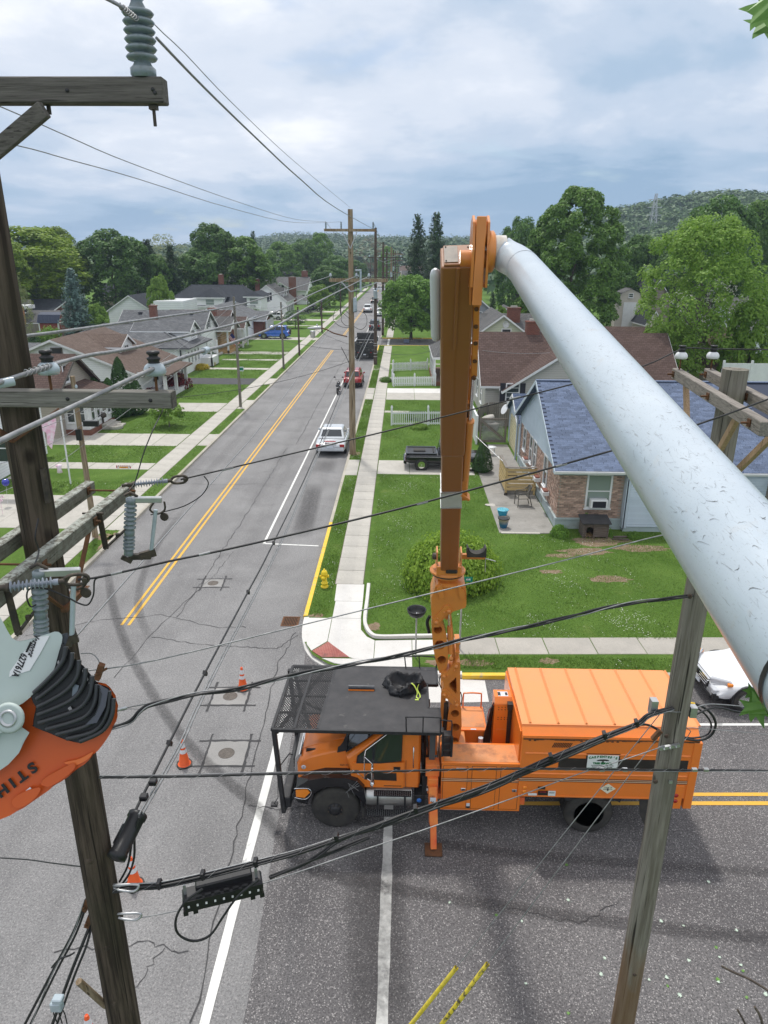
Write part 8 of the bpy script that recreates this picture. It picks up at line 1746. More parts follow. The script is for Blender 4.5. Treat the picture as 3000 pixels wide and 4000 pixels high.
mt['log']=mat('log_siding',(.42,.26,.11),.7,c2=(.52,.34,.16),sc=5,stretch=(1,1,8));mt['chink']=mat('chinking',(.62,.57,.47),.9)
walls(L6,-25.6,-22.6,90,95,ZG,2.95,mt['chink'])
for i in range(10):z=.35+.26*i;b=MB();b.Qg([(-25.6,89.98,z),(-22.6,89.98,z)],.1,6);b.Qg([(-22.58,90,z),(-22.58,95,z)],.1,6);b.Qf('log',mt['log'],L6)
Qk(L6,-26,-21.3,88.8,93.4,2.9,3.0,4.25,'x',wl,'midgrey',oh=.35,nm='porch_gable',rname='porch_roof')
for xx,yy in((-21.5,89),(-21.5,93.2),(-24,89)):b=MB();b.box(xx-.1,xx+.1,yy-.1,yy+.1,ZG,2.9);b.Qf('porch_post',mt['white'],L6)
b=MB();[b.box(-21.45,-21.4,89.2+.3*i,89.3+.3*i,.5,1.2)for i in range(13)];b.box(-21.5,-21.35,89,93.2,1.2,1.3);b.box(-25.6,-21.3,88.9,93.4,ZG,.5);b.Qf('porch_rail',mt['log'],L6);win(L6,(-23.4,89.88,1.7),.8,1.6,'S')
L7=Qj('brick house with a brown roof and a chimney behind the log porch',-24,98)
Qk(L7,-31,-23.3,95.8,101,ZG,2.9,4.5,'x',bpy.data.materials['chimney_brick'],'redbrown',oh=.4);Ql(L7,at(457,680,94.5).x,95,3,5.0,1.0,.8);Qk(L7,-24,-20.9,95,98.5,2.6,2.7,3.8,'x',wl,'redbrown',oh=.3,nm='porch_gable',rname='porch_roof')
b=MB();[b.box(-21.1,-20.9,y,y+.2,ZG,2.7)for y in(95.1,98.1)];b.Qf('porch_post',mt['white'],L7)
L7b=Qj('white gabled house with a light grey roof, picket porch and satellite dish',-26,104);Qk(L7b,-30.2,-22.2,102,113,ZG,3.2,4.85,'y',wl,'grey',oh=.4)
Qk(L7b,-24,-20.8,108.5,114.5,ZG,2.6,3.5,'x',bpy.data.materials['chimney_brick'],'grey',oh=.6,nm='porch_wall',rname='porch_roof');win(L7b,(-20.8,111,1.6),1.3,1.4,'E');b=MB();[b.box(-20.3,-20.2,108.4+i*.45,108.55+i*.45,ZG,2.5)for i in range(14)];b.Qf('porch_posts',mt['white'],L7b)
b=MB();c=at(498,684,101.5);b.Qd([(0,0),(.2,.03),(.36,.12)],c,14,axis=(.8,-.5,.4));b.Qf('satellite_dish',mt['shutter'],L7b)
L8=Qj('large white house with a nearly black hipped roof, two dormers and a chimney',-34,122)
zt8=6.75;walls(L8,-40,-25.2,123,137,ZG,3.6,wl);hip(L8,-40,-25.2,123,137,3.6,zt8,'dark',oh=.6,inset=3.6)
for(px,py,w_)in((453,653,4.4),(548,651,2.4)):
 cD=at(px,py,122.4);walls(L8,cD.x-w_/2,cD.x+w_/2,122.6,128,3.2,cD.z+.75,wl,'dormer_wall')
 b=MB();X0,X1,Y0,Y1=cD.x-w_/2-.5,cD.x+w_/2+.5,122.1,129.5;zz_=cD.z+.75;b.add([(X0,Y0,zz_),(X1,Y0,zz_),(X1,Y1,zz_),(X0,Y1,zz_),(cD.x,Y0+w_*.5,zz_+w_*.33),(cD.x,Y1,zz_+w_*.33)],[(0,1,4),(1,2,5,4),(3,0,4,5),(0,3,2,1)]);b.Qf('dormer_roof',Qs('dark',*RC['dark'],'xy'),L8)
 b=MB();b.box(X0,X1,Y0-.03,Y0,zz_-.15,zz_+.02);b.Qf('fascia',mt['white'],L8);win(L8,(cD.x,122.59,cD.z),1.5,1.0,'S','white','glass_pale')
Ql(L8,at(478,610,131).x,131,zt8-1,zt8+1.5,.8,.8);win(L8,(-25.2,126,2.4),.8,1.2,'E')
L9=Qj('flat white metal roofed building behind the grey roofs',-38,118,'building','building');walls(L9,at(332,660,112).x,at(395,660,112).x,112,120,ZG,at(360,655,112).z+.3,Qt((.74,.76,.78),.3));Qk(L9,at(235,680,118).x,at(330,680,118).x,118,130,ZG,3.0,at(310,640,118).z,'y',Qt((.74,.76,.78),.3),'dark',oh=.3,nm='side_wall',rname='side_roof')
L10=Qj('white two storey house with dark shutters and twin dormers beside the white car',-26,146)
Qk(L10,-29.9,-22.4,142,152,ZG,3.35,6.15,'y',wl,'midgrey',oh=.3)
for px,py in((577,640),(565,680),(590,680)):c=at(px,py,142);win(L10,(c.x,141.99,c.z),1.0,1.4,'S',QF='shutter')
for yy in(144.4,147.4):Qk(L10,-26.4,-23.2,yy-.8,yy+.8,3.2,4.7,5.5,'x',wl,'midgrey',oh=.2,nm='dormer_wall',rname='dormer_roof');win(L10,(-23.2,yy,4.2),.7,.9,'E')
for yy in(143.4,145.6,147.8,150):win(L10,(-22.4,yy,1.8),.8,1.4,'E',QF='shutter')
Ql(L10,at(556,615,146).x,146,5,7.1,.8,.8)
b=MB();b.add([(-22.4,153,3.4),(-19.5,153,2.7),(-19.5,163,2.7),(-22.4,163,3.4)],[(0,1,2,3)]);[b.box(-19.8,-19.6,y-.1,y+.1,ZG,2.7)for y in(153.2,158,162.8)];b.Qf('side_porch',Qs('midgrey',*RC['midgrey'],'yx'),L10)
L11=Qj('large white house with a grey roof and tall brick chimney before the woods',-32,178)
Qk(L11,-46,-24,184,199,ZG,3.5,6.3,'x',wl,'midgrey',oh=.4);Qk(L11,at(592,640,182).x,at(622,640,182).x,181.5,191,ZG,4.3,at(607,611,182).z,'y',wl,'midgrey',oh=.3,nm='cross_wall',rname='cross_roof')
Ql(L11,at(632,640,183).x,183.4,ZG,at(632,600,183).z,1.7,1.0);Ql(L11,at(658,590,192).x,192,5.5,7.8,1.5,1.0)
for px,py,yy in((611,621,181.5),(603,621,181.5),(655,642,184),(665,642,184)):c=at(px,py,yy);win(L11,(c.x,yy-.01,c.z),.9,1.3,'S')
L12=Qj('low ranch house with a charcoal roof and a stone chimney in the left background',-64,118)
Qk(L12,at(30,700,120).x-8,at(135,700,120).x,116,128,ZG,2.9,at(90,652,120).z+.2,'x',bpy.data.materials['chimney_brick'],'dark',oh=.6);b=MB();c=at(50,657,118);b.box(c.x-1.1,c.x+1.1,117.4,118.6,3,c.z+.7);b.Qf('stone_chimney',mt['concrete'],L12)
L13=Qi('garage','brick garage with a mossy grey roof behind the red shed','garage',(at(90,690,110).x,110,ZG));Qk(L13,at(52,700,109).x,at(140,700,109).x,108.5,115,ZG,at(52,700,109).z+.3,at(80,672,112).z,'x',bpy.data.materials['chimney_brick'],'midgrey',oh=.4)
L14=Qi('red_shed','dark red barn style shed with white corner boards and a navy metal roof','shed',(at(107,715,103).x,103,ZG));xa,xb=at(86,715,103).x,at(128,715,103).x;redw=mat('barn_red',(.2,.035,.03),.7,c2=(.26,.05,.04),sc=3)
zb1=at(100,697,103).z;b=MB();b.Qh([(103,ZG),(106,ZG),(106,zb1),(105.3,zb1+1.0),(104.5,zb1+1.3),(103.6,zb1+1.0),(103,zb1)],xa,xb,'x');b.Qf('wall',redw,L14)
b=MB();P=[(102.8,zb1-.05),(103.55,zb1+1.05),(104.5,zb1+1.36),(105.4,zb1+1.05),(106.2,zb1-.05)]
for i in range(4):b.add([(xa-.2,P[i][0],P[i][1]),(xb+.2,P[i][0],P[i][1]),(xb+.2,P[i+1][0],P[i+1][1]),(xa-.2,P[i+1][0],P[i+1][1])],[(0,1,2,3)])
b.Qf('roof',mat('navy_metal',(.03,.04,.07),.4,met=.3),L14);b=MB();[b.bar((xa+(xb-xa)*i/12,102.79,zb1-.04),(xa+(xb-xa)*i/12,103.54,zb1+1.07),.05,.04)for i in range(13)];b.Qf('roof_ribs',bpy.data.materials['navy_metal'],L14)
b=MB();b.box(xa-.03,xa+.12,102.95,102.99,ZG,zb1);b.box(xb-.12,xb+.03,102.95,102.99,ZG,zb1);b.box(xb,xb+.05,103,103.15,ZG,zb1);b.box(xb,xb+.05,105.85,106,ZG,zb1);b.box(xb,xb+.05,103,106,zb1-.1,zb1+.05);b.Qf('corner_board',mt['white'],L14)
L15=Qi('deck_pavilion','reddish timber deck with a flat white roof at the far left','deck',(at(45,690,112).x,110,ZG));c=at(40,660,108);b=MB();b.box(at(10,670,108).x,at(55,670,108).x,107,111,at(40,668,108).z,at(40,662,108).z+.1);b.Qf('roof',mt['white'],L15)
mt['deckwood']=mat('stained_deck',(.3,.13,.06),.7,c2=(.38,.18,.09),sc=4);b=MB();b.box(at(34,690,107).x,at(53,690,107).x,107,107.1,at(40,693,107).z,at(40,680,107).z);[b.box(at(x,690,107).x-.1,at(x,690,107).x+.1,107.1,107.3,ZG,at(40,664,107).z)for x in(36,52)];b.Qf('deck_frame',mt['deckwood'],L15)
L16=Qi('garage','small white outbuilding with a grey roof just right of the dark near pole','garage',(at(110,800,66).x-2,74,ZG));Qk(L16,at(90,780,74).x-5,at(127,770,74).x,74,79,ZG,at(115,765,74).z,at(115,745,76).z,'x',wl,'grey',oh=.4)
for i,(x,y,w_,d_,ze_,zr2,wc,rf,lab)in enumerate(((-34,215,10,10,4,7,WHT,'grey','small white house far up the left side behind the lawns'),(-30,245,9,9,4,7,CREAM,'brown','cream house far up the left side'),(6,215,12,10,4.5,7.5,CREAM,'midgrey','house hidden behind the tall spruces on the right'),(4,330,10,10,5,7.5,(.62,.5,.22),'brown','far yellowish building at the end of the street'),(-60,160,12,9,3.2,5.4,(.3,.25,.2),'dark','dark shaded house under the left woods'))):
 t=Qj(lab,x,y);Qk(t,x-w_/2,x+w_/2,y,y+d_,ZG,ze_,zr2,'x',Qt(wc,.2),rf,oh=.4);win(t,(x,y-.01,2),1.2,1.4,'S')
def Qp(label,pts,h,m_,picket=(.09,.13),rails=(.3,.85),post=2.4,point=True,name='picket_fence',group=None,ph=.25,pointed_post=True,zb=ZG):
 a0=Qa((*pts[0],zb));t=Qi(name,label,'fence',a0,0,group);pw,pp=picket
 pb=MB();
 if point:pb.Qh([(-pw/2,.06),(pw/2,.06),(pw/2,h-pw*.5),(pw*.25,h),(-pw*.25,h),(-pw/2,h-pw*.5)],-.012,.012,'y')
 else:pb.box(-pw/2,pw/2,-.012,.012,.03,h)
 o=pb.Qf('tmp',m_);PM=o.data;bpy.data.objects.remove(o)
 qb=MB();qb.box(-.06,.06,-.06,.06,0,h+ph-.08);qb.Qd([(.085,h+ph-.08),(.085,h+ph-.04),(.05,h+ph-.02),(.06,h+ph+.03),(0,h+ph+.1)],(0,0,0),8)if pointed_post else None
 o=qb.Qf('tmp',m_);QM=o.data;bpy.data.objects.remove(o);cnt=0;over=MB()
 for a,c in zip(pts[:-1],pts[1:]):
  A_=Qa((*a,zb));C_=Qa((*c,zb));d=C_-A_;Ln=d.length;rz=math.atan2(d.y,d.x);n=int(Ln/pp);nrm=Qa((-d.y,d.x,0)).normalized()
  for i in range(1,n):
   p=A_+d*(i/n)-nrm*.03
   if cnt<290:link('picket',PM,t,p-a0,(0,0,rz));cnt+=1
   else:over.bar(p+Qa((0,0,.06)),p+Qa((0,0,h)),pw,.024,upv=nrm)
  for z in rails:b=MB();b.bar(A_+Qa((0,0,z*h)),C_+Qa((0,0,z*h)),.035,.09);b.Qf('rail',m_,t)
  k=max(1,round(Ln/post))
  for i in range(k+1):link('post',QM,t,A_+d*(i/k)-a0,(0,0,rz))
 if over.v:over.Qf('picket_run',m_,t,kind='stuff')
 return t
wf=mt['whitefence']
Qp('white picket fence nearest the driveway apron, in front of the green house porch',[(-.7,66.3),(3.2,66.9)],.92,wf,(.11,.165),post=2.0)
Qp('white picket fence at the far side of the small fenced front yard',[(-.85,75.6),(2.8,77.0)],.92,wf,(.11,.165),post=2.0)
Qp('short white picket fence facing the sidewalk between the two yard fences',[(-.8,66.9),(-.9,69.0)],.92,wf,(.11,.165),post=2.0);Qp('short white picket fence facing the sidewalk beyond the gate gap',[(-.88,72.5),(-.9,75.3)],.92,wf,(.11,.165),post=2.0)
Qp('tall white picket fence with ball topped posts nearest the black pickup',[(-.65,50.2),(7.2,50.9)],1.02,wf,(.055,.15),rails=(.12,.86),post=2.65,point=False,ph=.35)
mt['oldfence']=mat('grey_board_fence',(.14,.12,.1),.95,c2=(.23,.205,.18),sc=3,stretch=(6,6,.5),rand=.15)
Qp('weathered grey board fence behind the garage annex',[(5.4,48.6),(6.2,50.2),(15,50.2)],1.75,mt['oldfence'],(.14,.15),rails=(.2,.8),post=2.4,point=False,name='board_fence',ph=-.1,pointed_post=False)
q0,q1=at(72,742,104),at(86,738,104);Qp('grey wooden fence left of the red shed',[(q0.x-3.5,104.5),(xa-.1,104.5)],1.9,mt['oldfence'],(.18,.19),rails=(.2,.8),post=2.4,point=False,name='board_fence',ph=-.1,pointed_post=False)
Qp('dark board fence at the far right beyond the blue roof',[(at(1560,790,62).x,62),(at(1659,790,62).x+6,63)],3.0,mt['oldfence'],(.18,.19),rails=(.2,.8),post=2.4,point=False,name='board_fence',ph=-.1,pointed_post=False)
pf=Qi('panel_fence','tall solid white fence panels running back beside the black pickup','fence',(5.3,44.9,ZG));b=MB();b.box(4.9,4.95,45,50.2,ZG,1.9);b.Qf('panel',mt['white'],pf);b=MB();[b.box(4.86,4.99,y-.06,y+.06,ZG,2.0)for y in(45,47.6,50.1)];b.box(4.86,4.99,45,50.2,1.9,1.96);b.Qf('post',mt['white'],pf)
pw=Qi('panel_fence','white vinyl panel fence with a vine at the right edge beyond the pole top','fence',(at(1620,830,50).x,50,ZG));xx=at(1560,800,52).x;b=MB();b.box(xx,xx+9,52,52.05,ZG,at(1620,785,52).z);b.Qf('panel',mt['white'],pw);b=MB();[b.box(xx+2*i,xx+2*i+.14,51.95,52.1,ZG,at(1620,782,52).z+.1)for i in range(5)];b.Qf('post',mt['white'],pw)
gt=Qi('lattice_gate','dark wooden gate with diagonal brace and lattice infill beside the garage','gate',(6.0,44.95,ZG));gx0,gx1=5.1,6.85;gy=45.0;dk=mt['oldfence']
b=MB();b.box(gx0,gx1,gy,gy+.06,.25,.4);b.box(gx0,gx1,gy,gy+.06,1.7,1.84);b.box(gx0,gx0+.14,gy,gy+.06,.401,1.699);b.box(gx1-.14,gx1,gy,gy+.06,.401,1.699);b.bar((gx0+.1,gy-.02,1.68),(gx1-.1,gy-.02,.42),.04,.16);b.Qf('gate_frame',dk,gt)
b=MB()
for i in range(-12,22):
 for s in(1,-1):
  pa=Qa((gx0+.1*i,gy+.08,.4 if s>0 else 1.7));pb_=pa+Qa((1.3,0,1.3*s));P=[pa.lerp(pb_,k/20)for k in range(21)];P=[p for p in P if gx0+.14<p.x<gx1-.14]
  if len(P)>1:b.bar(P[0],P[-1],.012,.025)
b.Qf('lattice',mt['galv'],gt,kind='stuff')
mt['newwood']=mat('new_pine',(.5,.36,.16),.7,c2=(.6,.45,.22),sc=4,stretch=(2,2,12),rand=.1)
ds=Qi('deck_screen','new pine slatted screen round a small back step on the patio','deck',(5.4,34.5,ZG+.03));X0,X1,Y0,Y1=5.38,6.92,34.52,36.9
for i in range(6):
 z=.4+.2*i;b=MB();b.box(X0+.02,X1,Y0-.03,Y0,z,z+.145);b.Qf('slat',mt['newwood'],ds);b=MB();b.box(X0-.03,X0,Y0,Y1,z,z+.145);b.Qf('slat',mt['newwood'],ds)
for x,y in((X0+.04,Y0+.05),(X0+.04,Y1-.05),(X1-.06,Y0+.05)):b=MB();b.box(x-.045,x+.045,y-.045,y+.045,ZG+.03,1.58);b.Qf('post',mt['newwood'],ds)
b=MB();b.box(X0-.06,X0+.1,Y0-.05,Y1,1.585,1.62);b.box(X0+.101,X1,Y0-.05,Y0+.1,1.585,1.62);b.Qf('cap_rail',mt['beam_r'],ds);b=MB();b.box(X0+.05,X1,Y0+.1,Y1,ZG+.03,.55);b.Qf('step_block',mt['concrete_patio'],ds);b=MB();b.box(X0-.05,X0+.12,Y0-.1,Y0+.02,ZG+.03,.26);b.Qf('footing',mt['darkiron'],ds)
junk=Qi('crate','small dark pile of tools inside the pine screen','crate',(5.9,36.2,.55));b=MB();b.box(5.7,6.2,35.9,36.5,.56,.8);[b.Qg([(5.7+.1*i,35.9,.85),(5.9+.07*i,36.6,.9)],.03,5)for i in range(5)];b.Qf('tools',mt['darkiron'],junk)
ch_=Qi('patio_chair','grey metal patio armchair with woven seat beside the pine screen','chair',(6.0,32.9,ZG+.03),R(8));cmt=mat('chair_metal',(.13,.12,.105),.5,met=.3)
def CH(b,n,m_=cmt,**k):o=b.Qf(n,m_,None,**k);o.parent=ch_;return o
b=MB();b.box(-.26,.26,-.26,.26,.4,.425);CH(b,'seat');b=MB();[b.box(-.25+.063*i,-.215+.063*i,-.26,.26,.426,.432)for i in range(8)];CH(b,'seat_weave',mat('weave',(.3,.28,.24),.7))
for s in(-1,1):
 b=MB();b.Qg(Qb([(-.3,s*.28,.0),(-.29,s*.28,.4),(-.3,s*.29,.6),(-.22,s*.29,.7),(.1,s*.28,.72),(.28,s*.22,.86)],4),.022,6);CH(b,'arm');b=MB();b.Qg(Qb([(.42,s*.26,.0),(.3,s*.25,.4),(.24,s*.24,.6),(.32,s*.22,.95)],4),.022,6);CH(b,'leg')
b=MB();b.Qg(Qb([(.3,-.24,.86),(.36,-.16,1.0),(.37,0,1.03),(.36,.16,1.0),(.3,.24,.86)],4),.024,6);CH(b,'top_rail');b=MB();b.add([(.22,-.2,.45),(.22,.2,.45),(.35,.17,.98),(.35,-.17,.98),(.24,-.2,.45),(.24,.2,.45),(.37,.17,.98),(.37,-.17,.98)],[(0,1,2,3),(7,6,5,4),(0,4,5,1),(1,5,6,2),(2,6,7,3),(3,7,4,0)]);CH(b,'backrest')
def pot(label,x,y,r,h,m_,rimm,soil_):
 t=Qi('plant_pot',label,'plant pot',(x,y,ZG+.03));z=ZG+.031
 b=MB();b.Qd([(r*.62,0),(r*.8,h*.25),(r*.93,h*.6),(r,h*.92),(r*1.0,h),(r*.9,h),(r*.86,h*.75)],(x,y,z),24);b.Qf('pot',m_,t);b=MB();b.Qd([(r*1.0,h*.9),(r*1.12,h*.93),(r*1.12,h*1.0),(r*.98,h*1.02),(r*.88,h*.98)],(x,y,z),24);b.Qf('rim',rimm,t);b=MB();b.Qd([(r*.9,h*.8),(0,h*.84)],(x,y,z),20);b.Qf('soil',soil_,t)
 b=MB();rr=random.Random(int(x*100));
 for i in range(60):a=rr.uniform(0,6.28);q=r*.8*math.sqrt(rr.random());p=Qa((x+q*math.cos(a),y+q*math.sin(a),z+h*.82));b.bar(p,p+Qa((rr.uniform(-.03,.03),rr.uniform(-.03,.03),rr.uniform(.03,.08))),.012,.004)
 b.Qf('sprouts',mt['L_fresh'],t,kind='stuff')
def potmat():
 m_,t,b=QB('glazed_pot');v=Qy(t,kind='Generated');s_=t.nodes.new('ShaderNodeSeparateXYZ');t.links.new(v,s_.inputs[0]);r_=Qz(t,s_.outputs[2],.35,(.02,.12,.22),.85,(.3,.26,.19));t.links.new(r_,b.inputs['Base Color']);b.inputs['Roughness'].default_value=.2;return m_
pot('glazed pot shading from tan to blue with a black rim, nearest the lawn',4.68,29.85,.235,.46,potmat(),mt['plastic'],soil);pot('bright turquoise pot behind the glazed one on the patio corner',4.84,31.35,.25,.33,mat('turquoise',(.02,.27,.42),.3),mat('turquoise_rim',(.12,.45,.58),.3),soil)
dh=Qi('dog_house','weathered wooden dog house with a black roof against the brick wall','dog house',(8.6,29.0,ZG));DX0,DX1,DY0,DY1=7.95,9.05,28.75,29.45;dw_=mat('dog_house_wood',(.085,.062,.05),.9,c2=(.17,.145,.125),sc=3,stretch=(.6,5,9),rand=.15)
b=MB();o1=[(DX0,ZG+.06),(DX1,ZG+.06),(DX1,.78),(DX0,.78)];hole=[(8.1,ZG+.1),(8.4,ZG+.1),(8.4,.55)]+[(8.25+.15*math.cos(a),.55+.09*math.sin(a))for a in[i*math.pi/8 for i in range(1,8)]]+[(8.1,.55)]
b.Qh(o1,DY0,DY0+.03,'y',QG=[hole]);b.Qf('front',dw_,dh)
for i in range(6):b=MB();b.box(8.46,DX1,DY0-.012,DY0-.001,ZG+.08+.1*i,ZG+.17+.1*i);b.Qf('plank',dw_,dh)
b=MB();b.box(DX0,DX0+.03,DY0+.031,DY1,ZG+.06,.8);b.box(DX1-.03,DX1,DY0+.031,DY1,ZG+.06,.8);b.box(DX0+.03,DX1-.03,DY1-.03,DY1,ZG+.06,.8);b.box(DX0+.03,DX1-.03,DY0+.031,DY1-.031,ZG+.06,ZG+.08);[b.box(x-.03,x+.03,DY0-.03,DY0-.013,ZG,.8)for x in(DX0+.03,8.43,DX1-.03)];b.Qf('walls',dw_,dh)
b=MB();b.add([(DX0-.08,DY0-.1,.8),(DX1+.08,DY0-.1,.8),(DX1+.08,DY1+.05,.93),(DX0-.08,DY1+.05,.93),(DX0-.08,DY0-.1,.84),(DX1+.08,DY0-.1,.84),(DX1+.08,DY1+.05,.97),(DX0-.08,DY1+.05,.97)],[(0,3,2,1),(4,5,6,7),(0,1,5,4),(1,2,6,5),(2,3,7,6),(3,0,4,7)]);b.Qf('roof',mt['deckblack'],dh)
st_=MB();rr=random.Random(5)
for i in range(260):p=Qa((rr.gauss(8.27,.12),rr.gauss(28.95,.12),ZG+.05+rr.random()*.09));a=rr.uniform(0,6.28);st_.bar(p,p+Qa((math.cos(a)*.07,math.sin(a)*.07,rr.uniform(-.02,.02))),.006,.003)
st_.Qf('straw',mat('straw',(.45,.3,.13),.8),dh,kind='stuff')
b=MB();b.bar((9.3,28.75,.2),(10.1,28.9,.18),.1,.05);b.bar((9.2,28.6,.17),(9.9,28.55,.17),.07,.04);b.Qf('scrap_plank',dw_,None,origin=(9.6,28.7,.18),label='loose grey planks lying right of the dog house',cat='planks')
t=Qi('garden_table','small white plastic stool beside the dwarf spruce','stool',(5.6,42.3,ZG));b=MB();b.Qd([(.3,.0),(.3,.03),(0,.03)],(5.6,42.3,.62),16);[b.Qg([(5.6+dx,42.3+dy,.15),(5.6+dx*.7,42.3+dy*.7,.62)],.018,5)for dx in(-.2,.2)for dy in(-.2,.2)];b.Qf('stool',mt['white'],t)
for i,(px,py,Y,lab)in enumerate(((1058,905,47.0,'pale upturned tub resting on the compost bin behind the fence'),(1065,921,46.5,'grey bin standing behind the lattice gate'))):
 c=at(px,py,Y);t=Qi('tub',lab,'tub',c);b=MB();b.Qd([(.34,0),(.4,.45),(.42,.5),(0,.5)]if i else[(.0,.0),(.36,.02),(.42,.35),(.4,.5),(0,.52)],(c.x,c.y,c.z-.3),16,axis=(0,0,1)if i else(-.3,0,1));b.Qf('body',mt['concrete'],t)
t=Qi('pole_tool','long pale rope and pole leaning from the dwarf spruce to the pine screen','rope',at(1028,942,38.5));b=MB();b.Qg(Qb([at(1028,942,38.0),at(1052,965,37.0),at(1088,998,35.6),at(1094,1002,35.4)],5),.018,5);b.Qg([at(1134,920,44.5),at(1107,978,43.5)],.03,5);b.Qf('rope',mt['galv'],t)
def QE(name,C,Nn,size,rng,m_,jitter=.6,aspect=1.25,zr=1.0):
 n=len(C);a=rng.normal(size=(n,3));d=Nn+a*jitter;d/=np.linalg.norm(d,axis=1)[:,None]+1e-9
 t=rng.normal(size=(n,3));t-=d*(t*d).sum(1)[:,None];t/=np.linalg.norm(t,axis=1)[:,None]+1e-9;s=np.cross(d,t);sz=size[:,None]
 V=np.empty((n,4,3));V[:,0]=C-t*sz*.5*aspect;V[:,1]=C+s*sz*.5+d*sz*.12;V[:,2]=C+t*sz*.5*aspect;V[:,3]=C-s*sz*.5+d*sz*.12
 if zr!=1:V[:,:,2]=C[:,None,2]+(V[:,:,2]-C[:,None,2])/zr
 me=bpy.data.meshes.new(name);me.vertices.add(4*n);me.vertices.foreach_set('co',V.ravel().astype(np.float32))
 idx=np.arange(n)[:,None]*4;F=np.concatenate([idx+np.array([0,1,2]),idx+np.array([0,2,3])],1).ravel()
 me.loops.add(6*n);me.loops.foreach_set('vertex_index',F.astype(np.int32));me.polygons.add(2*n)
 me.polygons.foreach_set('loop_start',np.arange(0,6*n,3,dtype=np.int32));me.update(calc_edges=True);me.materials.append(m_);return me
def unit(rng,n):v=rng.normal(size=(n,3));return v/np.linalg.norm(v,axis=1)[:,None]
def QC(seed,m_,blobs=120,per=95,leaf=.04,shape='round',blobr=.17,zr=2.7):
 rng=np.random.default_rng(seed);Cs=[];Ns=[];Sz=[];ph=rng.random(4)*6.283
 for i in range(blobs):
  inner=rng.random()<.22;z=rng.random()**.85;th=rng.random()*6.283
  if shape=='round':w_=math.sqrt(max(.03,1-((z-.46)/.58)**2))
  elif shape=='oval':w_=math.sqrt(max(.03,1-((z-.38)/.66)**2))
  else:w_=(.5+.5*math.sin(math.pi*min(1,.1+z*.9)))
  w_*=1+.11*math.sin(3*th+ph[0]+4*z)+.07*math.sin(5*th+ph[1]-6*z)
  rr_=w_*(rng.uniform(.15,.6)if inner else rng.uniform(.74,.93));c=np.array([math.cos(th)*rr_,math.sin(th)*rr_,.04+z*.88])
  if z>.9:c[:2]*=.7
  r_=blobr*rng.uniform(.6,1.35);k=int(per*(r_/blobr)**1.7);od=np.array([math.cos(th)*.7,math.sin(th)*.7,.9]);od/=np.linalg.norm(od)
  w=unit(rng,k);dt=(w*od).sum(1);w=np.where((dt<-.15)[:,None],w-2*dt[:,None]*od,w)
  P=c+w*(r_*(.72+.32*rng.random(k)))[:,None]*np.array([1,1,.9/zr]);Cs.append(P);Ns.append(w*.8+od*.5+np.array([0,0,.45]));Sz.append(leaf*(.55+.9*rng.random(k)))
 return QE('crown',np.concatenate(Cs),np.concatenate(Ns),np.concatenate(Sz),rng,m_,.5,1.25,zr)
def QD(seed,m_,tiers=22,leaf=.045,width=1.0,droop=.35,per=34):
 rng=np.random.default_rng(seed);Cs=[];Ns=[];Sz=[]
 for t in range(tiers):
  z=t/tiers;R_=width*(1-z)**.6*(.9+.2*rng.random())+.03;nb=int(10+14*(1-z))
  for b_ in range(nb):
   th=rng.random()*6.283;L_=R_*(.72+.36*rng.random());k=int(per*(.4+L_));s=rng.random(k)**.7;lat=rng.normal(size=k)*.075*(1.1-s)*(.5+L_)
   x=np.cos(th)*L_*s-np.sin(th)*lat;y=np.sin(th)*L_*s+np.cos(th)*lat;zz=z+.05*rng.normal(size=k)*.25-droop*.16*L_*s**1.5+.05*s**3+.02
   Cs.append(np.stack([x,y,np.clip(zz,.0,1.02)],1));Ns.append(np.stack([np.cos(th)*.5+0*x,np.sin(th)*.5+0*x,.9+0*x],1));Sz.append(leaf*(.6+.8*rng.random(k)))
 return QE('crown',np.concatenate(Cs),np.concatenate(Ns),np.concatenate(Sz),rng,m_,.35,2.0,4.2)
def Zu(seed,m_,n=2600,leaf=.06,flat_=.8,lumps=26,shell=.8):
 rng=np.random.default_rng(seed);L=unit(rng,lumps);L[:,2]=np.abs(L[:,2]);L*=(.45+.25*rng.random(lumps))[:,None];c=L[rng.integers(0,lumps,n)];w=unit(rng,n);P=c+w*(.36+.06*rng.random(n))[:,None];keep=P[:,2]>-.02;P=P[keep];w=w[keep]
 P[:,2]*=flat_;return QE('foliage',P,w+P*.8+np.array([0,0,.3]),leaf*(.6+.8*rng.random(len(P))),rng,m_,.6)
def Zv(seed,m_,n=5000,leaf=.05,p=.75):
 rng=np.random.default_rng(seed);z=rng.random(n)**1.25;th=rng.random(n)*6.283;r_=(1-z)**p*(1+.06*np.sin(9*th+11*z))*(.86+.16*rng.random(n));r_=np.minimum(r_,.35+z*4);P=np.stack([np.cos(th)*r_,np.sin(th)*r_,z],1);Nn=np.stack([np.cos(th),np.sin(th),0*th+.5],1)
 return QE('foliage',P,Nn,leaf*(.6+.8*rng.random(n)),rng,m_,.35,1.6,3)
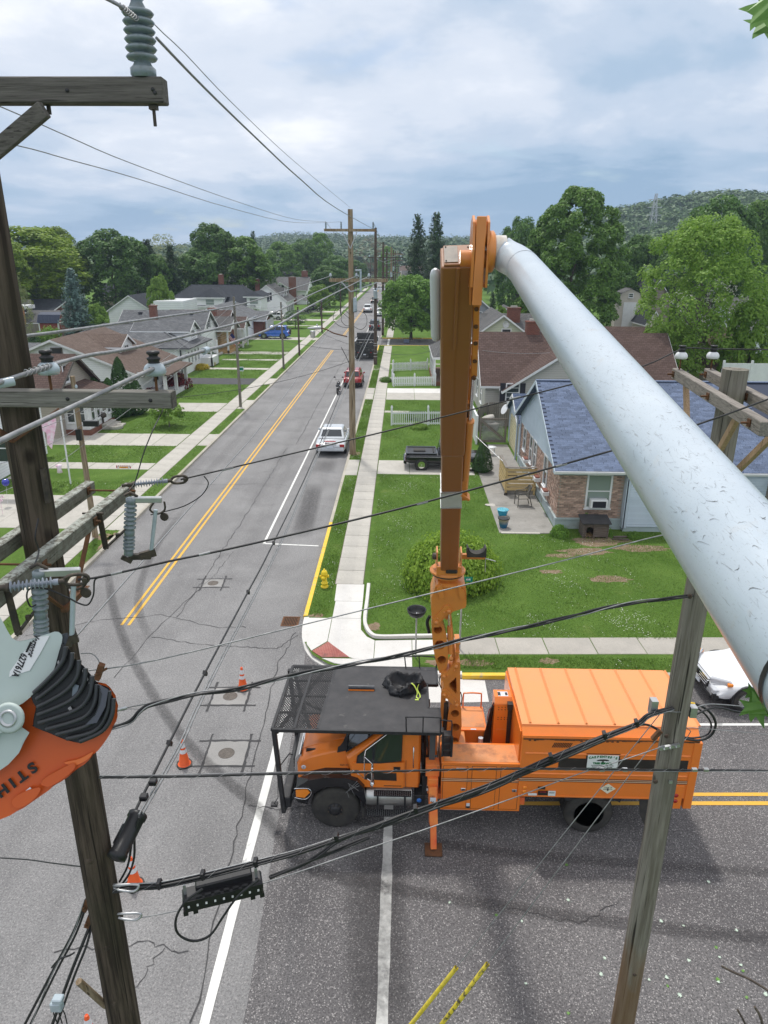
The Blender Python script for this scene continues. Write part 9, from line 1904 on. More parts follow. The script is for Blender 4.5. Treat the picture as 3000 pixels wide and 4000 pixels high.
def Zs(seed,h,r0,m_,limbs=7,spread=.5,top=.75):
 rr=random.Random(seed);b=MB();P=[Qa((0,0,0))];k=6
 for i in range(1,k+1):P.append(Qa((rr.uniform(-.02,.02)*h*i/k,rr.uniform(-.02,.02)*h*i/k,h*i/k)))
 b.Qg(P,[r0*1.35]+[r0*(1-.75*i/k)for i in range(1,k+1)],10)
 for i in range(limbs):
  t=rr.uniform(.35,.9);p=P[0].lerp(P[-1],t);a=rr.uniform(0,6.28);l_=h*spread*rr.uniform(.6,1)*(1.2-t);e=p+Qa((math.cos(a)*l_,math.sin(a)*l_,l_*rr.uniform(.5,1.0)));m1=p.lerp(e,.5)+Qa((0,0,l_*.1))
  b.Qg([p,m1,e],[r0*.4*(1.1-t),r0*.25*(1.1-t),r0*.06],6)
 o=b.Qf('tmp',m_);me=o.data;bpy.data.objects.remove(o);return me
CM={'maple1':QC(1,mt['L_maple'],200,90,.056,'round'),'maple2':QC(2,mt['L_dark'],200,90,.056,'round',.18),'maple3':QC(3,mt['L_dark'],200,90,.056,'oval',.17),'yellow':QC(4,mt['L_yell'],200,90,.056,'round',.18),'fresh':QC(5,mt['L_fresh'],130,90,.065,'oval',.18,2.2),'pale':QC(6,mt['L_pale'],110,55,.035,'round',.16),'rust':QC(7,mt['L_rust'],80,34,.026,'oval',.18),'big':QC(8,mt['L_maple'],420,130,.034,'oval',.115,2.5),'street':QC(9,mt['L_maple'],230,120,.044,'round',.15,1.6),'locust':QC(10,mt['L_fresh'],300,100,.028,'spread',.125,1.8),'darkspread':QC(12,mt['L_dark'],150,90,.045,'spread',.17),'spruce1':QD(1,mt['L_conifer'],24,.05,1.0),'spruce2':QD(2,mt['L_conifer'],26,.05,1.0,.6),'blue':QD(3,mt['L_blue'],24,.052,1.0,.3,40),'dogwood':QC(13,mt['L_white'],60,26,.03,'spread',.14)}
TM={'d':Zs(1,1.0,.03,mt['bark'],9),'g':Zs(2,1.0,.026,mt['bark_g'],11,.6)}
def Qn(label,kind,px,ptop,Y,pw,base=0,group='trees behind the houses',trunk='d',cf=.18,name='tree',rz=None,pbase=None,nm='crown',zbase=ZG):
 """px centre, ptop top sighting, pw crown half width in sighting units at distance Y"""
 c=at(px,ptop,Y);x=c.x;h=c.z-zbase;hw=abs(at(px+pw,ptop,Y).x-x);rr=random.Random(int(px*7+Y))
 t=Qi(name,label,'tree',(x,Y,zbase),rz if rz is not None else rr.uniform(0,6.28),group)
 cz=h*cf;link(nm,CM[kind],t,(0,0,cz),(0,0,0),(hw,hw,h-cz));link('trunk',TM[trunk],t,(0,0,0),(0,0,0),(h*.8,h*.8,h*(.5+cf)));return t
Qn('bright yellow-green maple at the far left skyline','yellow',60,487,128,112);Qn('second yellow-green maple, taller, just behind the first','yellow',112,487,145,60,cf=.1);Qn('yellow-green maple low at the left edge beside the dark pole','yellow',-15,505,118,70)
Qn('round deep green maple between the yellow maples and the dark conifers','maple2',232,488,133,78,cf=.06);Qn('green maple overlapping the right side of the round deep green one','maple1',285,515,150,50,cf=.05)
Qn('dark pine behind the blue spruce and grey roofs','spruce2',318,520,145,50,cf=.05);Qn('pale spring tree with thin foliage on the left skyline','pale',350,502,175,60,cf=.1);Qn('second dark pine in the left woods','spruce2',365,532,140,45,cf=.05);Qn('dark green tree between the pines','maple3',335,545,138,40,cf=.02)
Qn('tall open crowned tree, highest on the left skyline','maple3',452,476,150,60,cf=.1);Qn('broad green tree just right of the tallest one','maple1',520,507,150,65,cf=.08);Qn('dark tree under the tallest one behind the nearly black roof','maple2',430,530,146,60,cf=.05);Qn('dense green tree right behind the nearly black roof','maple3',550,545,158,48,cf=.05);Qn('small dark spruce tip on the left skyline','spruce1',546,502,185,22)
Qn('light green young tree behind the white flat building','fresh',341,593,116,30,cf=.05,trunk='g')
Qn('blue-green spruce standing by the red shed','blue',152,583,100,42,cf=.02,name='blue_spruce',group=None);Qn('yellow-green small tree at the right foot of the blue spruce','fresh',203,655,102,30,cf=.03)
Qn('pale blue-green tree against the dark pole at the far left','pale',28,590,95,28,cf=.05)
Qn('broad green tree behind the large white house, left','maple1',605,520,215,45,cf=.05);Qn('broad green tree behind the large white house, middle','maple2',655,512,230,45,cf=.05);Qn('taller green tree behind the large white house, right','maple1',690,500,240,34,cf=.05);Qn('dark green tree left of the tall far pole','maple3',725,548,215,40,cf=.05)
Qn('round dark tree on the lawn beyond the large white house','maple2',710,570,176,42,cf=.1,trunk='d');Qn('small round bright tree by the left sidewalk beyond the white house','fresh',691,614,150,29,cf=.14,trunk='g',group=None);Qn('small dark shade tree in front of the white house driveway','darkspread',637,668,122,24,cf=.15)
Qn('brownish red half bare tree beside the far poles','rust',800,507,300,34,cf=.05,group=None);Qn('green tree right of the brownish one at the street end','maple1',838,530,290,22,cf=.05);Qn('second brownish tree behind the first','rust',830,525,330,22,cf=.05);Qn('green tree under the brownish one left of the street','maple3',765,560,255,32,cf=.05)
Qn('tall dark spruce right of the street, left of the pair','spruce1',903,468,128,44,cf=.02,name='spruce',group='tall spruces right of the street');Qn('tall dark spruce next to the orange boom, right of the pair','spruce2',944,464,134,48,cf=.02,name='spruce',group='tall spruces right of the street')
st_=Qn('round street maple on the right lawn with its dark shade beneath','street',890,593,106,70,cf=.12,group=None,trunk='d')
Qn('very large rounded maple behind the white boom','big',1258,388,97,118,cf=.02,group=None)
Qn('dark tree left of the very large maple','maple2',1130,460,135,52,cf=.05);Qn('light green tree below the left side of the large maple','fresh',1170,495,112,32,cf=.05);Qn('dark green tree in the gap right of the large maple','maple3',1390,500,125,60,cf=.03);Qn('deep green tree behind the large maple base','maple2',1345,560,118,45,cf=.02)
Qn('dark rounded tree high at the right skyline','maple2',1570,412,120,85,cf=.03);Qn('dark tree at the right edge of the skyline','maple1',1650,425,125,60,cf=.03);Qn('dark tree filling the gap above the blossom','darkspread',1470,520,118,60,cf=.02);Qn('light green tree behind the boom elbow low','fresh',1085,660,84,22,cf=.03);Qn('small dark yew behind the boom chain','spruce1',1065,632,108,18,cf=.05)
Qn('feathery light green locust tree standing over the blue roof','locust',1540,455,60,150,cf=.22,group=None,trunk='g');Qn('second feathery light green tree left of the locust','locust',1455,690,58,80,cf=.12,group=None,trunk='g');Qn('green shrubby tree at the right edge behind the white panel fence','fresh',1640,640,58,60,cf=.05)
wd=Qn('white flowering dogwood among the light green trees','dogwood',1545,590,62,95,cf=.35,name='dogwood',group=None,trunk='g')
SM={'red':Zu(1,mt['L_red'],2600,.09),'gold':Zu(2,mt['L_gold'],2600,.09),'dark':Zu(3,mt['L_arbor'],2600,.09),'green':Zu(4,mt['L_maple'],2600,.1),'fresh':Zu(5,mt['L_fresh'],2400,.1),'yew':Zu(6,mt['L_shrub'],34000,.036,.62,150),'grn2':Zu(7,mt['L_maple'],9000,.06)}
CN={'arbor':Zv(1,mt['L_arbor'],6000,.07,.55),'dwarf':Zv(2,mt['L_arbor'],14000,.045,.5)}
def Qm(label,key,px,py,rx,h,z=ZG,group='shrubs in the left front yards',Yoff=0,name='shrub',src=None):
 c=G(px,py,z);t=Qi(name,label,'shrub',(c.x,c.y+Yoff,z),random.Random(int(px)).uniform(0,6),group);link('foliage',(src or SM)[key],t,(0,0,0),(0,0,0),(rx,rx,h));return t
Qm('deep red round shrub by the corner of the mottled grey roofed house','red',380,838,1.5,1.9);Qm('low deep red shrub left of the round red one','red',328,858,1.3,1.1);Qm('golden shrub beneath the mottled roofed house, left','gold',436,798,.9,.9);Qm('golden shrub beneath the mottled roofed house, right','gold',452,790,.8,.8)
Qm('dark green round shrub beside the two golden ones','dark',448,775,1.2,1.4);Qm('dark purple shrub at the white porch','red',438,768,1.2,1.9);Qm('tall gold shrub at the log porch steps','gold',452,760,1.1,1.5);Qm('upper gold shrub behind the purple one','gold',448,748,1.0,1.3)
Qm('gold shrub right of the grey pole in front of the brick house','gold',522,722,1.7,1.6);Qm('dark green shrub at the log porch','dark',490,725,1.3,1.6);Qm('second dark green shrub at the log porch','dark',478,728,1.1,1.3);Qm('large dark purple shrub before the brick house','red',535,708,2.4,2.2);Qm('bright green vine shrub on the brick house corner','fresh',528,690,1.9,2.6);Qm('green shrub by the white picket porch','dark',560,696,.9,1.2)
for i,(px,py,rx,h,lab)in enumerate(((210,905,.85,3.6,'slim tall arborvitae nearest the porch of the tan house'),(243,908,1.0,3.1,'arborvitae second from the porch'),(268,900,1.1,4.4,'tallest arborvitae in the hedge row'),(294,895,1.1,2.9,'dense dark shrub ending the hedge row'))):
 Qm(lab,'arbor',px,py,rx,h,src=CN,group='arborvitae hedge by the tan house',name='arborvitae')
t=Qn('small light green lawn tree in front of the brown roofed house','fresh',360,860,49.0,34,cf=.22,group=None,trunk='g')
Qm('round clipped yellow shrub in front of the red shed','fresh',108,738,2.0,2.6);Qm('bushes along the backyard fence','dark',62,745,1.8,2.0)
c=G(968,1295,ZG);t=Qi('round_bush','large spreading bright green bush on the corner lawn behind the truck turntable','shrub',(c.x+.15,c.y+1.6,ZG));link('foliage',SM['yew'],t,(0,0,0),(0,0,.7),(2.0,1.85,3.0));link('stems',TM['g'],t,(0,0,0),(0,0,0),(1.5,1.5,.9))
c=G(1042,1026,ZG);t=Qi('dwarf_spruce','dense conical dwarf spruce beside the black pickup','shrub',(c.x+.05,c.y+.55,ZG));link('foliage',CN['dwarf'],t,(0,0,.0),(0,0,0),(.66,.66,1.75))
for i,(px,py,Y,rx,h,key,lab)in enumerate(((905,905,52.6,1.1,.9,'grn2','green bush behind the tall white picket fence, left'),(935,905,52.4,1.2,1.0,'grn2','green bush behind the tall white picket fence, right'),(905,922,49.3,.7,.5,'fresh','clump of pale leafy plants in front of the tall white picket fence'),(832,830,69,.7,.7,'grn2','small green bush by the sidewalk left of the fenced yard'),(1045,862,49.5,.8,1.6,'fresh','bright green bush behind the boom cylinder by the board fence'),(1268,1125,29.7,.4,1.1,'grn2','climbing vine on the brick wall behind the dog house'),(1210,1145,29.0,.45,.7,'grn2','dark leafy plant at the corner of the brick house'),(1305,1150,29.2,.35,.6,'grn2','leafy plant right of the dog house'),(1370,1160,28.9,.35,.4,'grn2','low plant below the blue siding'),(1610,800,51.5,.5,1.3,'dark','dark vine on the white panel fence'))):
 cc=at(px,py,Y);t=Qi('shrub',lab,'shrub',(cc.x,Y,ZG),i,'shrubs in the right yards');link('foliage',SM[key],t,(0,0,0),(0,0,0),(rx,rx*(.35 if'vine'in lab else 1),h))
def Zn(x,y):
 z=0
 if y>420:
  k=min(1,(y-420)/600);z+=k*(20+8*math.sin(x*.006+1.2)+5*math.sin(x*.017+y*.004))
 d=math.hypot((x-215)/135,(y-520)/190);z+=42*math.exp(-d*d*1.1)
 return z
mt['hill']=mat('wooded_hill_floor',(.035,.07,.022),.95,c2=(.05,.1,.03),sc=.02)
b=MB();nx,ny=70,34;V=[]
for j in range(ny+1):
 y=330+1500*(j/ny)**1.5
 for i in range(nx+1):x=-900+1900*i/nx;V.append((x,y,Zn(x,y)-.5 if Zn(x,y)>.6 else-2))
b.add(V,[(j*(nx+1)+i,j*(nx+1)+i+1,(j+1)*(nx+1)+i+1,(j+1)*(nx+1)+i)for j in range(ny)for i in range(nx)],0,True);b.Qf('hills',mt['hill'],kind='structure')
def Zo(name,spots,m_,seed,per=46,leaf=1.6):
 rng=np.random.default_rng(seed);n=len(spots);S_=np.array(spots);w=unit(rng,n*per);w[:,2]=np.abs(w[:,2]);base=np.repeat(S_,per,0);rad=base[:,3]*(.8+.25*rng.random(n*per));P=base[:,:3]+w*rad[:,None]*np.array([1,1,.85]);P+=unit(rng,n*per)*.8
 me=QE(name,P,w+np.array([0,0,.35]),leaf*(.6+.8*rng.random(len(P))),rng,m_,.2,1.3);o=link(name,me);return _p(o,kind='stuff')
rg=random.Random(17);s1=[];s2=[];s3=[]
for i in range(4200):
 y=430+900*rg.random()**1.4;x=rg.uniform(-.62,.62)*y
 if x>40 and y<760:continue
 r_=rg.uniform(5,9)*(1+y/1800);(s1 if rg.random()<.6 else s2).append((x,y,Zn(x,y)+4,r_))
for i in range(1500):
 y=rg.uniform(300,640);x=rg.uniform(70,360)
 if Zn(x,y)>6:(s2 if rg.random()<.5 else s3).append((x,y,Zn(x,y)+3,rg.uniform(4,7)))
for i in range(220):
 y=rg.uniform(230,420);x=rg.uniform(-.55,-.1)*y;s3.append((x,y,5,rg.uniform(4.5,7)))
for i in range(120):
 y=rg.uniform(180,300);x=rg.uniform(.06,.6)*y+8;s1.append((x,y,4,rg.uniform(4,6.5)))
mt['L_far1']=Qw('far_wood_dark',(.03,.072,.026),(.052,.11,.036),.2);mt['L_far2']=Qw('far_wood_mid',(.042,.095,.028),(.075,.14,.042),.2);mt['L_far3']=Qw('far_wood_light',(.06,.13,.032),(.11,.19,.05),.2)
Zo('far_woods',s1,mt['L_far1'],1,40,2.0);Zo('far_woods',s2,mt['L_far2'],2,40,2.0);Zo('hill_woods',s3,mt['L_far3'],3,60,1.5)
pt=at(1418,418,430);t=Qi('lattice_pylon','distant lattice pylon on the wooded hill at the upper right','pylon',(pt.x,430,pt.z-26));b=MB();X,Zt=pt.x,pt.z
for s in(-1,1):
 for q in(-1,1):b.bar((X+s*2.4,430+q*2.4,Zt-26),(X+s*.4,430+q*.4,Zt),.28,.28)
for i in range(7):z=Zt-24+i*3.4;w_=2.4-2*(i*3.4+2)/26;b.bar((X-w_,430-w_,z),(X+w_,430-w_,z+3.2),.18,.18);b.bar((X+w_,430-w_,z),(X-w_,430-w_,z+3.2),.18,.18)
for z in(Zt-3,Zt-7,Zt-11):b.bar((X-4,430,z),(X+4,430,z),.3,.3)
b.Qf('lattice',mt['galv'],t)
def Ze(name,rects,dens,hgt,wid,seed,m_,excl=()):
 rng=np.random.default_rng(seed);P=[]
 for(x0,x1,y0,y1)in rects:
  n=int((x1-x0)*(y1-y0)*dens);P.append(np.stack([rng.uniform(x0,x1,n),rng.uniform(y0,y1,n)],1))
 P=np.concatenate(P);k=np.ones(len(P),bool)
 for(a0,a1,b0,b1)in excl:k&=~((P[:,0]>a0)&(P[:,0]<a1)&(P[:,1]>b0)&(P[:,1]<b1))
 P=P[k];n=len(P);th=rng.random(n)*6.283;h=hgt*(.5+.9*rng.random(n))*(1+.5*np.sin(P[:,0]*1.7)*np.sin(P[:,1]*1.3));w=wid*(.7+.6*rng.random(n));V=np.zeros((n,3,3))
 dx,dy=np.cos(th)*w,np.sin(th)*w;lx,ly=rng.normal(size=n)*h*.5,rng.normal(size=n)*h*.5
 V[:,0,0]=P[:,0]-dx;V[:,0,1]=P[:,1]-dy;V[:,1,0]=P[:,0]+dx;V[:,1,1]=P[:,1]+dy;V[:,2,0]=P[:,0]+lx;V[:,2,1]=P[:,1]+ly;V[:,2,2]=h;V[:,:,2]+=ZG-.005
 me=bpy.data.meshes.new(name);me.vertices.add(3*n);me.vertices.foreach_set('co',V.ravel().astype(np.float32));me.loops.add(3*n);me.loops.foreach_set('vertex_index',np.arange(3*n,dtype=np.int32));me.polygons.add(n);me.polygons.foreach_set('loop_start',np.arange(0,3*n,3,dtype=np.int32));me.update(calc_edges=True);me.materials.append(m_)
 return _p(link(name,me),kind='stuff')
EX=[(-2.37,-1.28,20.5,99),(-3.2,-.9,17.5,21.3),(-1.3,4.2,37.9,40.9),(4.38,7.1,29.1,45),(6.95,25,29.5,47),(-3.2,-1,40.9,37),(-3.2,-2.3,37.6,41),(-1.3,12,59.8,65.5),(-3.2,-2.3,59.7,65.5),(-3.2,1.7,17.8,19.9),(1.6,24,18.95,20.0)]
Ze('lawn_grass',[(-1.1,16,20.1,37.9),(-1.25,8,41,59.7)],330,.055,.012,1,mt['grassblade'],EX)
Ze('verge_grass',[(-3.02,-2.38,21.3,98),(1.8,22,18.2,18.95)],700,.075,.013,2,mt['grassblade'],EX)
EXL=[(-24,-12.2,43.6,46.8),(-22,-12.2,28.9,33.7),(-24,-12.2,54.2,59),(-25,-12.2,66.6,70.2),(-21.4,-14.2,38.2,39.6),(-14.3,-13.0,17,100),(-20.6,-14.2,36,38.2),(-21,-14.3,75.8,77.1),(-24,-19,47.6,52),(-12.45,-12.1,17,100)]
Ze('left_lawn_grass',[(-21,-14.3,33,92),(-13.05,-12.4,18,92)],150,.06,.02,3,mt['grassblade'],EXL)
def Zf(name,rects,dens,seed,excl):
 rng=np.random.default_rng(seed);P=[]
 for(x0,x1,y0,y1)in rects:
  n=int((x1-x0)*(y1-y0)*dens);a=np.stack([rng.uniform(x0,x1,n),rng.uniform(y0,y1,n)],1);m_=np.sin(a[:,0]*2.1+1)*np.sin(a[:,1]*1.1)+.6*np.sin(a[:,0]*5+a[:,1]*4)+rng.normal(size=n)*.4;P.append(a[m_>.45])
 P=np.concatenate(P);k=np.ones(len(P),bool)
 for(a0,a1,b0,b1)in excl:k&=~((P[:,0]>a0)&(P[:,0]<a1)&(P[:,1]>b0)&(P[:,1]<b1))
 P=P[k];n=len(P);C=np.concatenate([P,np.full((n,1),ZG+.065)],1);me=QE(name,C,np.tile([0,0,1.],(n,1)),.026*(.6+.8*rng.random(n)),rng,mt['L_white'],.3,1.0);return _p(link(name,me),kind='stuff')
Zf('clover_flowers',[(-1.1,.6,22,37.8),(.5,4.3,34.5,37.9),(5.5,9,20.2,28.8),(-3.0,-2.4,21.4,60),(6.5,13,18.2,18.9),(-1,2.5,41,43),(2,9,20.1,21.6)],75,5,EX);Zf('clover_flowers',[(-21,-14.3,34,60),(-13.05,-12.4,34,92)],18,6,EXL)
mt['cone']=mat('cone_orange',(.85,.13,.025),.5,c2=(.75,.1,.02),sc=5,dirt=(.3,.08,.04),dsc=6,dlo=.6,dhi=.8);mt['band']=mat('reflective_band',(.7,.71,.72),.35)
def cone(x,y,label,rz):
 t=Qi('traffic_cone',label,'traffic cone',(x,y,0),rz,'orange traffic cones round the truck');h=.71
 def rad(z):return .135+(.028-.135)*z/h
 def C(b,n,m_):o=b.Qf(n,mt[m_],None);o.parent=t
 b=MB();b.Qh([(.19*math.cos(a)*(1.12 if i%2 else 1),.19*math.sin(a)*(1.12 if i%2 else 1))for i,a in enumerate([k*math.pi/4+math.pi/8*0 for k in range(8)])],.0,.03,'z');C(b,'base','rubber')
 b=MB();b.Qd([(.155,.03),(rad(.05),.05),(rad(.36),.36),(rad(.7),.7),(.022,.715),(.018,.7)],(0,0,0),24);C(b,'body','cone')
 for z0,z1 in((.36,.46),(.51,.64)):b=MB();b.Qd([(rad(z0)+.003,z0),(rad(z1)+.003,z1)],(0,0,0),24);b.f=b.f[:24];b.mi=b.mi[:24];b.sm=b.sm[:24];C(b,'band','band')
cone(-4.38,17.12,'farthest traffic cone, standing beside the manhole left of the roof guard',.2);cone(-5.12,13.92,'traffic cone left of the lowest manhole, crossed by no cable',.5);cone(-5.08,10.42,'traffic cone beside the dark pole under the splice closure',.9);
c4=G(200,2262,0);cone(c4.x,c4.y,'traffic cone whose tip shows at the bottom edge left of the dark pole',.3)
hy=Qi('fire_hydrant','bright yellow fire hydrant on the grass strip beside the yellow kerb','fire hydrant',(-2.72,23.55,ZG));mt['hyd']=mat('hydrant_yellow',(.82,.62,.02),.4,c2=(.75,.55,.03),sc=6,dirt=(.35,.28,.05),dsc=5,dlo=.62,dhi=.75)
def HY(b,n):o=b.Qf(n,mt['hyd'],None);o.parent=hy
b=MB();b.Qd([(.145,0),(.145,.03),(.1,.04),(.1,.14),(.125,.145),(.125,.17),(.095,.18),(.09,.5),(.12,.505),(.12,.54),(.1,.545)],(0,0,0),24);HY(b,'barrel');b=MB();b.Qd([(.115,.545),(.115,.57),(.1,.62),(.06,.67),(.035,.68),(.03,.73),(0,.735)],(0,0,0),20);HY(b,'bonnet')
b=MB();b.Qd([(.05,.08),(.05,.13),(.062,.135),(.062,.165),(.03,.17),(.025,.19),(0,.19)],(0,0,.42),14,axis=(-1,0,0));HY(b,'side_nozzle');b=MB();b.Qd([(.05,.08),(.05,.13),(.062,.135),(.062,.165),(.03,.17),(0,.18)],(0,0,.42),14,axis=(1,.2,0));HY(b,'side_nozzle');b=MB();b.Qd([(.06,.08),(.065,.12),(.08,.125),(.08,.155),(.03,.16),(.025,.185),(0,.185)],(0,0,.4),16,axis=(-.25,-1,0));HY(b,'pumper_nozzle')
b=MB();[b.Qd([(.012,0),(.012,.02),(0,.02)],(.112*math.cos(a),.112*math.sin(a),.54),6)for a in[i*.785 for i in range(8)]];[b.Qd([(.012,0),(.012,.02),(0,.02)],(.13*math.cos(a),.13*math.sin(a),.03),6)for a in[i*.785 for i in range(8)]];HY(b,'flange_bolts')
bw=at(900,1322,18.75);t=Qi('bowl_post','shiny black bowl on a thin galvanised post at the corner behind the roof guard','post',(bw.x,18.75,ZG));b=MB();b.Qg([(bw.x,18.75,ZG),(bw.x,18.75,bw.z-.1)],.025,10);b.Qf('post',mt['galv'],t);b=MB();b.Qd([(.04,-.16),(.12,-.15),(.21,-.1),(.27,0),(.29,.09),(.28,.1),(.26,.085),(.24,.0),(.18,-.08),(.08,-.12),(0,-.125)],(bw.x,18.75,bw.z),28);b.Qf('bowl',mt['plastic'],t);b=MB();b.Qd([(.03,-.12),(.03,-.05),(.015,-.02),(0,-.015)],(bw.x,18.75,bw.z),10);b.Qf('stem_cap',mt['chrome'],t)
sp=at(993,1390,19.3);top=at(1003,1250,19.3);t=Qi('street_sign','green street name sign on a galvanised post half hidden by the knuckle boom','sign',(sp.x,19.3,ZG));b=MB();b.Qg([(sp.x,19.3,ZG),(sp.x,19.3,top.z+.15)],.03,8);b.Qf('post',mt['galv'],t)
mt['signg']=mat('street_sign_green',(.0,.2,.12),.4);l0=at(968,1250,19.25);l1=at(1021,1250,19.25);b=MB();b.box(l0.x,l1.x,19.24,19.255,top.z-.085,top.z+.085);b.Qf('sign_blade',mt['signg'],t,bevel=.01);Zz('KEY','sign_letters',.15,mt['white'],t,(at(993,1250,19.2).x,19.236,top.z),bold=.004);Zz('AVE','sign_letters',.075,mt['white'],t,(at(1012,1250,19.2).x,19.236,top.z),bold=.003)
b=MB();b.box(sp.x-.01,sp.x+.005,19.27,19.9,top.z+.1,top.z+.25);b.Qf('cross_blade',mt['signg'],t)
ys=at(445,902,51.0);t=Qi('yard_sign','colourful printed yard sign on the left lawn by the sidewalk','sign',(ys.x,51.0,ZG));mt['signorange']=mat('sign_orange',(.85,.35,.04),.5)
ysc=at(443,889,51.0)if False else None
q=at(445,1845/1.0*0+890,51.0)
sy=G(437,912,ZG);sx_,sy_=at(443,1850/1.80832*0+1848/1.80832,.1+37.0).x,37.2
c=at(441,1020,38.5);bpy.data.objects.remove(t)
t=Qi('yard_sign','colourful printed yard sign on the left lawn just above the end of the lichened crossarm','sign',(c.x,38.5,ZG));cz_=at(268,1017,38.5);X=cz_.x;Z=cz_.z+.0
t.location=(X,38.5,ZG);ORG[t.name]=Qa((X,38.5,ZG));b=MB();b.box(X-.42,X+.42,38.5,38.52,Z-.25,Z+.32);b.Qf('panel',mt['signwhite'],t);b=MB();[b.box(X-.42+.84*i/7,X-.42+.84*(i+.5)/7,38.49,38.499,zz,zz+.05)for i in range(7)for zz in(Z-.25,Z+.27)];b.box(X-.42,X-.37,38.49,38.499,Z-.19,Z+.26);b.box(X+.37,X+.42,38.49,38.499,Z-.19,Z+.26);b.Qf('border',mt['signred'],t)
b=MB();b.box(X-.25,X+.25,38.49,38.499,Z-.15,Z+.24);b.Qf('picture',mt['signorange'],t);Zz('LIVE\nMUSIC','sign_letters',.16,mt['stencil'],t,(X,38.486,Z+.05),bold=.006);b=MB();[b.Qg([(X+dx,38.53,ZG),(X+dx,38.53,Z)],.008,4)for dx in(-.25,.25)];b.Qf('stake',mt['galv'],t)
c=at(569,597*0+962/1.0*0+813,60);c=at(514,779*0+770,74);t=Qi('yard_sign','small pale blue yard sign beside the grey service pole','sign',(at(519,793,72).x,72,ZG));X,Z=at(518,865,60).x,0;b=MB();cc=at(519,788,66);
p_=G(520,810,ZG);b.box(p_.x-.35,p_.x+.35,p_.y,p_.y+.02,.5,.95);t.location=(p_.x,p_.y,ZG);ORG[t.name]=Qa((p_.x,p_.y,ZG));b.Qf('panel',mt['plate'],t);b=MB();b.box(p_.x-.28,p_.x+.28,p_.y-.008,p_.y-.001,.6,.85);b.Qf('print',mt['signg'],t)
b=MB();[b.Qg([(p_.x+dx,p_.y+.03,ZG),(p_.x+dx,p_.y+.03,.6)],.01,4)for dx in(-.2,.2)];b.Qf('stake',mt['galv'],t)
f0=G(153,1046,ZG);ft=at(122,893,f0.y);t=Qi('flag_pole','white pole with a pink flower flag beside the near left lawn path','flag pole',(f0.x,f0.y,ZG));b=MB();b.Qg([(f0.x,f0.y,ZG),(f0.x,f0.y,ft.z)],.045,8);b.Qf('pole',mt['white'],t)
pink=mat('pink_flower_cloth',(.8,.42,.58),.8,c2=(.86,.78,.84),sc=4,det=3);b=MB();P=[at(x,y,f0.y)for x,y in((118,893),(122,915),(112,970),(103,960),(100,935),(82,925))];b.add([p for p in P]+[p+Qa((0,.02,0))for p in P],[tuple(range(6)),tuple(range(11,5,-1))]);b.Qf('flag',pink,t)
b=MB();cb=at(128,1012,f0.y-.05);b.Qd([(.02,-.25),(.14,-.22),(.1,0),(.16,.18),(.02,.22)],cb,10);b.Qf('hanging_ornament',pink,t)
t=Qi('balloon','shiny blue balloon near the white house at the left edge','balloon',at(12,1042,32));c=at(12,1042,32);b=MB();b.Qd([(0,-.19),(.1,-.16),(.17,-.05),(.17,.06),(.11,.15),(0,.18)],c,16);b.Qf('balloon_body',mat('balloon_blue',(.02,.03,.35),.12,spec=.8),t);b=MB();b.Qg([c-Qa((0,0,.19)),(c.x-.1,c.y,ZG)],.006,4);b.Qf('string',mt['white'],t)
t=Qi('pinwheel','pale pink pinwheel stakes at the left edge path','garden ornament',G(6,1110,ZG));c=G(6,1110,ZG);b=MB();b.Qg([c,c+Qa((0,0,.8))],.01,4);[b.Qh([(c.x,c.z+.8),(c.x+.2*math.cos(a),c.z+.8+.2*math.sin(a)),(c.x+.2*math.cos(a+.7),c.z+.8+.2*math.sin(a+.7))],c.y-.02,c.y,'y')for a in(0,1.57,3.14,4.71)];b.Qf('blades',pink,t)
mt['flagred']=mat('flag_red',(.5,.03,.04),.7);mt['flagblue']=mat('flag_blue',(.02,.03,.16),.7)
def Zp(px,py,Y,label,s=1.0):
 c=at(px,py,Y);t=Qi('flag',label,'flag',c);d=Qa((.62,0,-.78));n=Qa((.78,0,.62))*s;L0=1.5*s
 for i in range(9):b=MB();q=[c+n*.9*(i/9)*.8,c+n*.9*((i+1)/9)*.8];P=[q[0],q[1],q[1]+d*L0,q[0]+d*L0];b.add(P+[p+Qa((0,.012,0))for p in P],[(0,1,2,3),(7,6,5,4)]);b.Qf('stripe',mt['white']if i%2 else mt['flagred'],t)
 b=MB();P=[c-n*.02+n*.4,c+n*.74,c+n*.74+d*.6*s,c+n*.38+d*.6*s];P=[p-Qa((0,.02,0))for p in P];b.add(P,[(0,1,2,3)]);b.Qf('canton',mt['flagblue'],t);b=MB();b.Qg([c-d*.1+n*.75,c+n*-.2-Qa((.3,0,.4))],.02,5);b.Qf('staff',mt['white'],t)
Zp(492,728,90,'striped flag hanging from the log porch house post');Zp(544,674,130,'striped flag in front of the large dark roofed house near the white car',1.3)
b=MB();tcn=G(547,752,ZG);
t=Qi('trash_can','grey round trash can on the left sidewalk apron beyond the blue SUV drive','trash can',G(682,729,ZG));c=G(682,729,ZG);b=MB();c.x=-13.3;t.location=c;ORG[t.name]=c.copy();b.Qd([(.34,0),(.4,.8),(.42,.85),(.42,.95),(.3,1.0),(0,1.02)],c,16);b.Qf('can',mt['galv'],t)
c=G(878,740,ZG);t=Qi('utility_box','small blue grey box at the far corner of the right lawn','utility box',c);b=MB();b.box(c.x-.4,c.x+.4,c.y-.3,c.y+.3,ZG,.55);b.Qf('box',mat('bluegrey_box',(.12,.15,.22),.5),t,bevel=.02)
rr=random.Random(6);eg=Qi('stone_edging','low edging of rounded pale stones curving round the shrubs by the grey pole','stone edging',(G(470,765,ZG)))
pts=Qb([G(x,y,ZG)for x,y in((452,786),(462,772),(480,764),(505,756),(528,742),(530,730))],6)
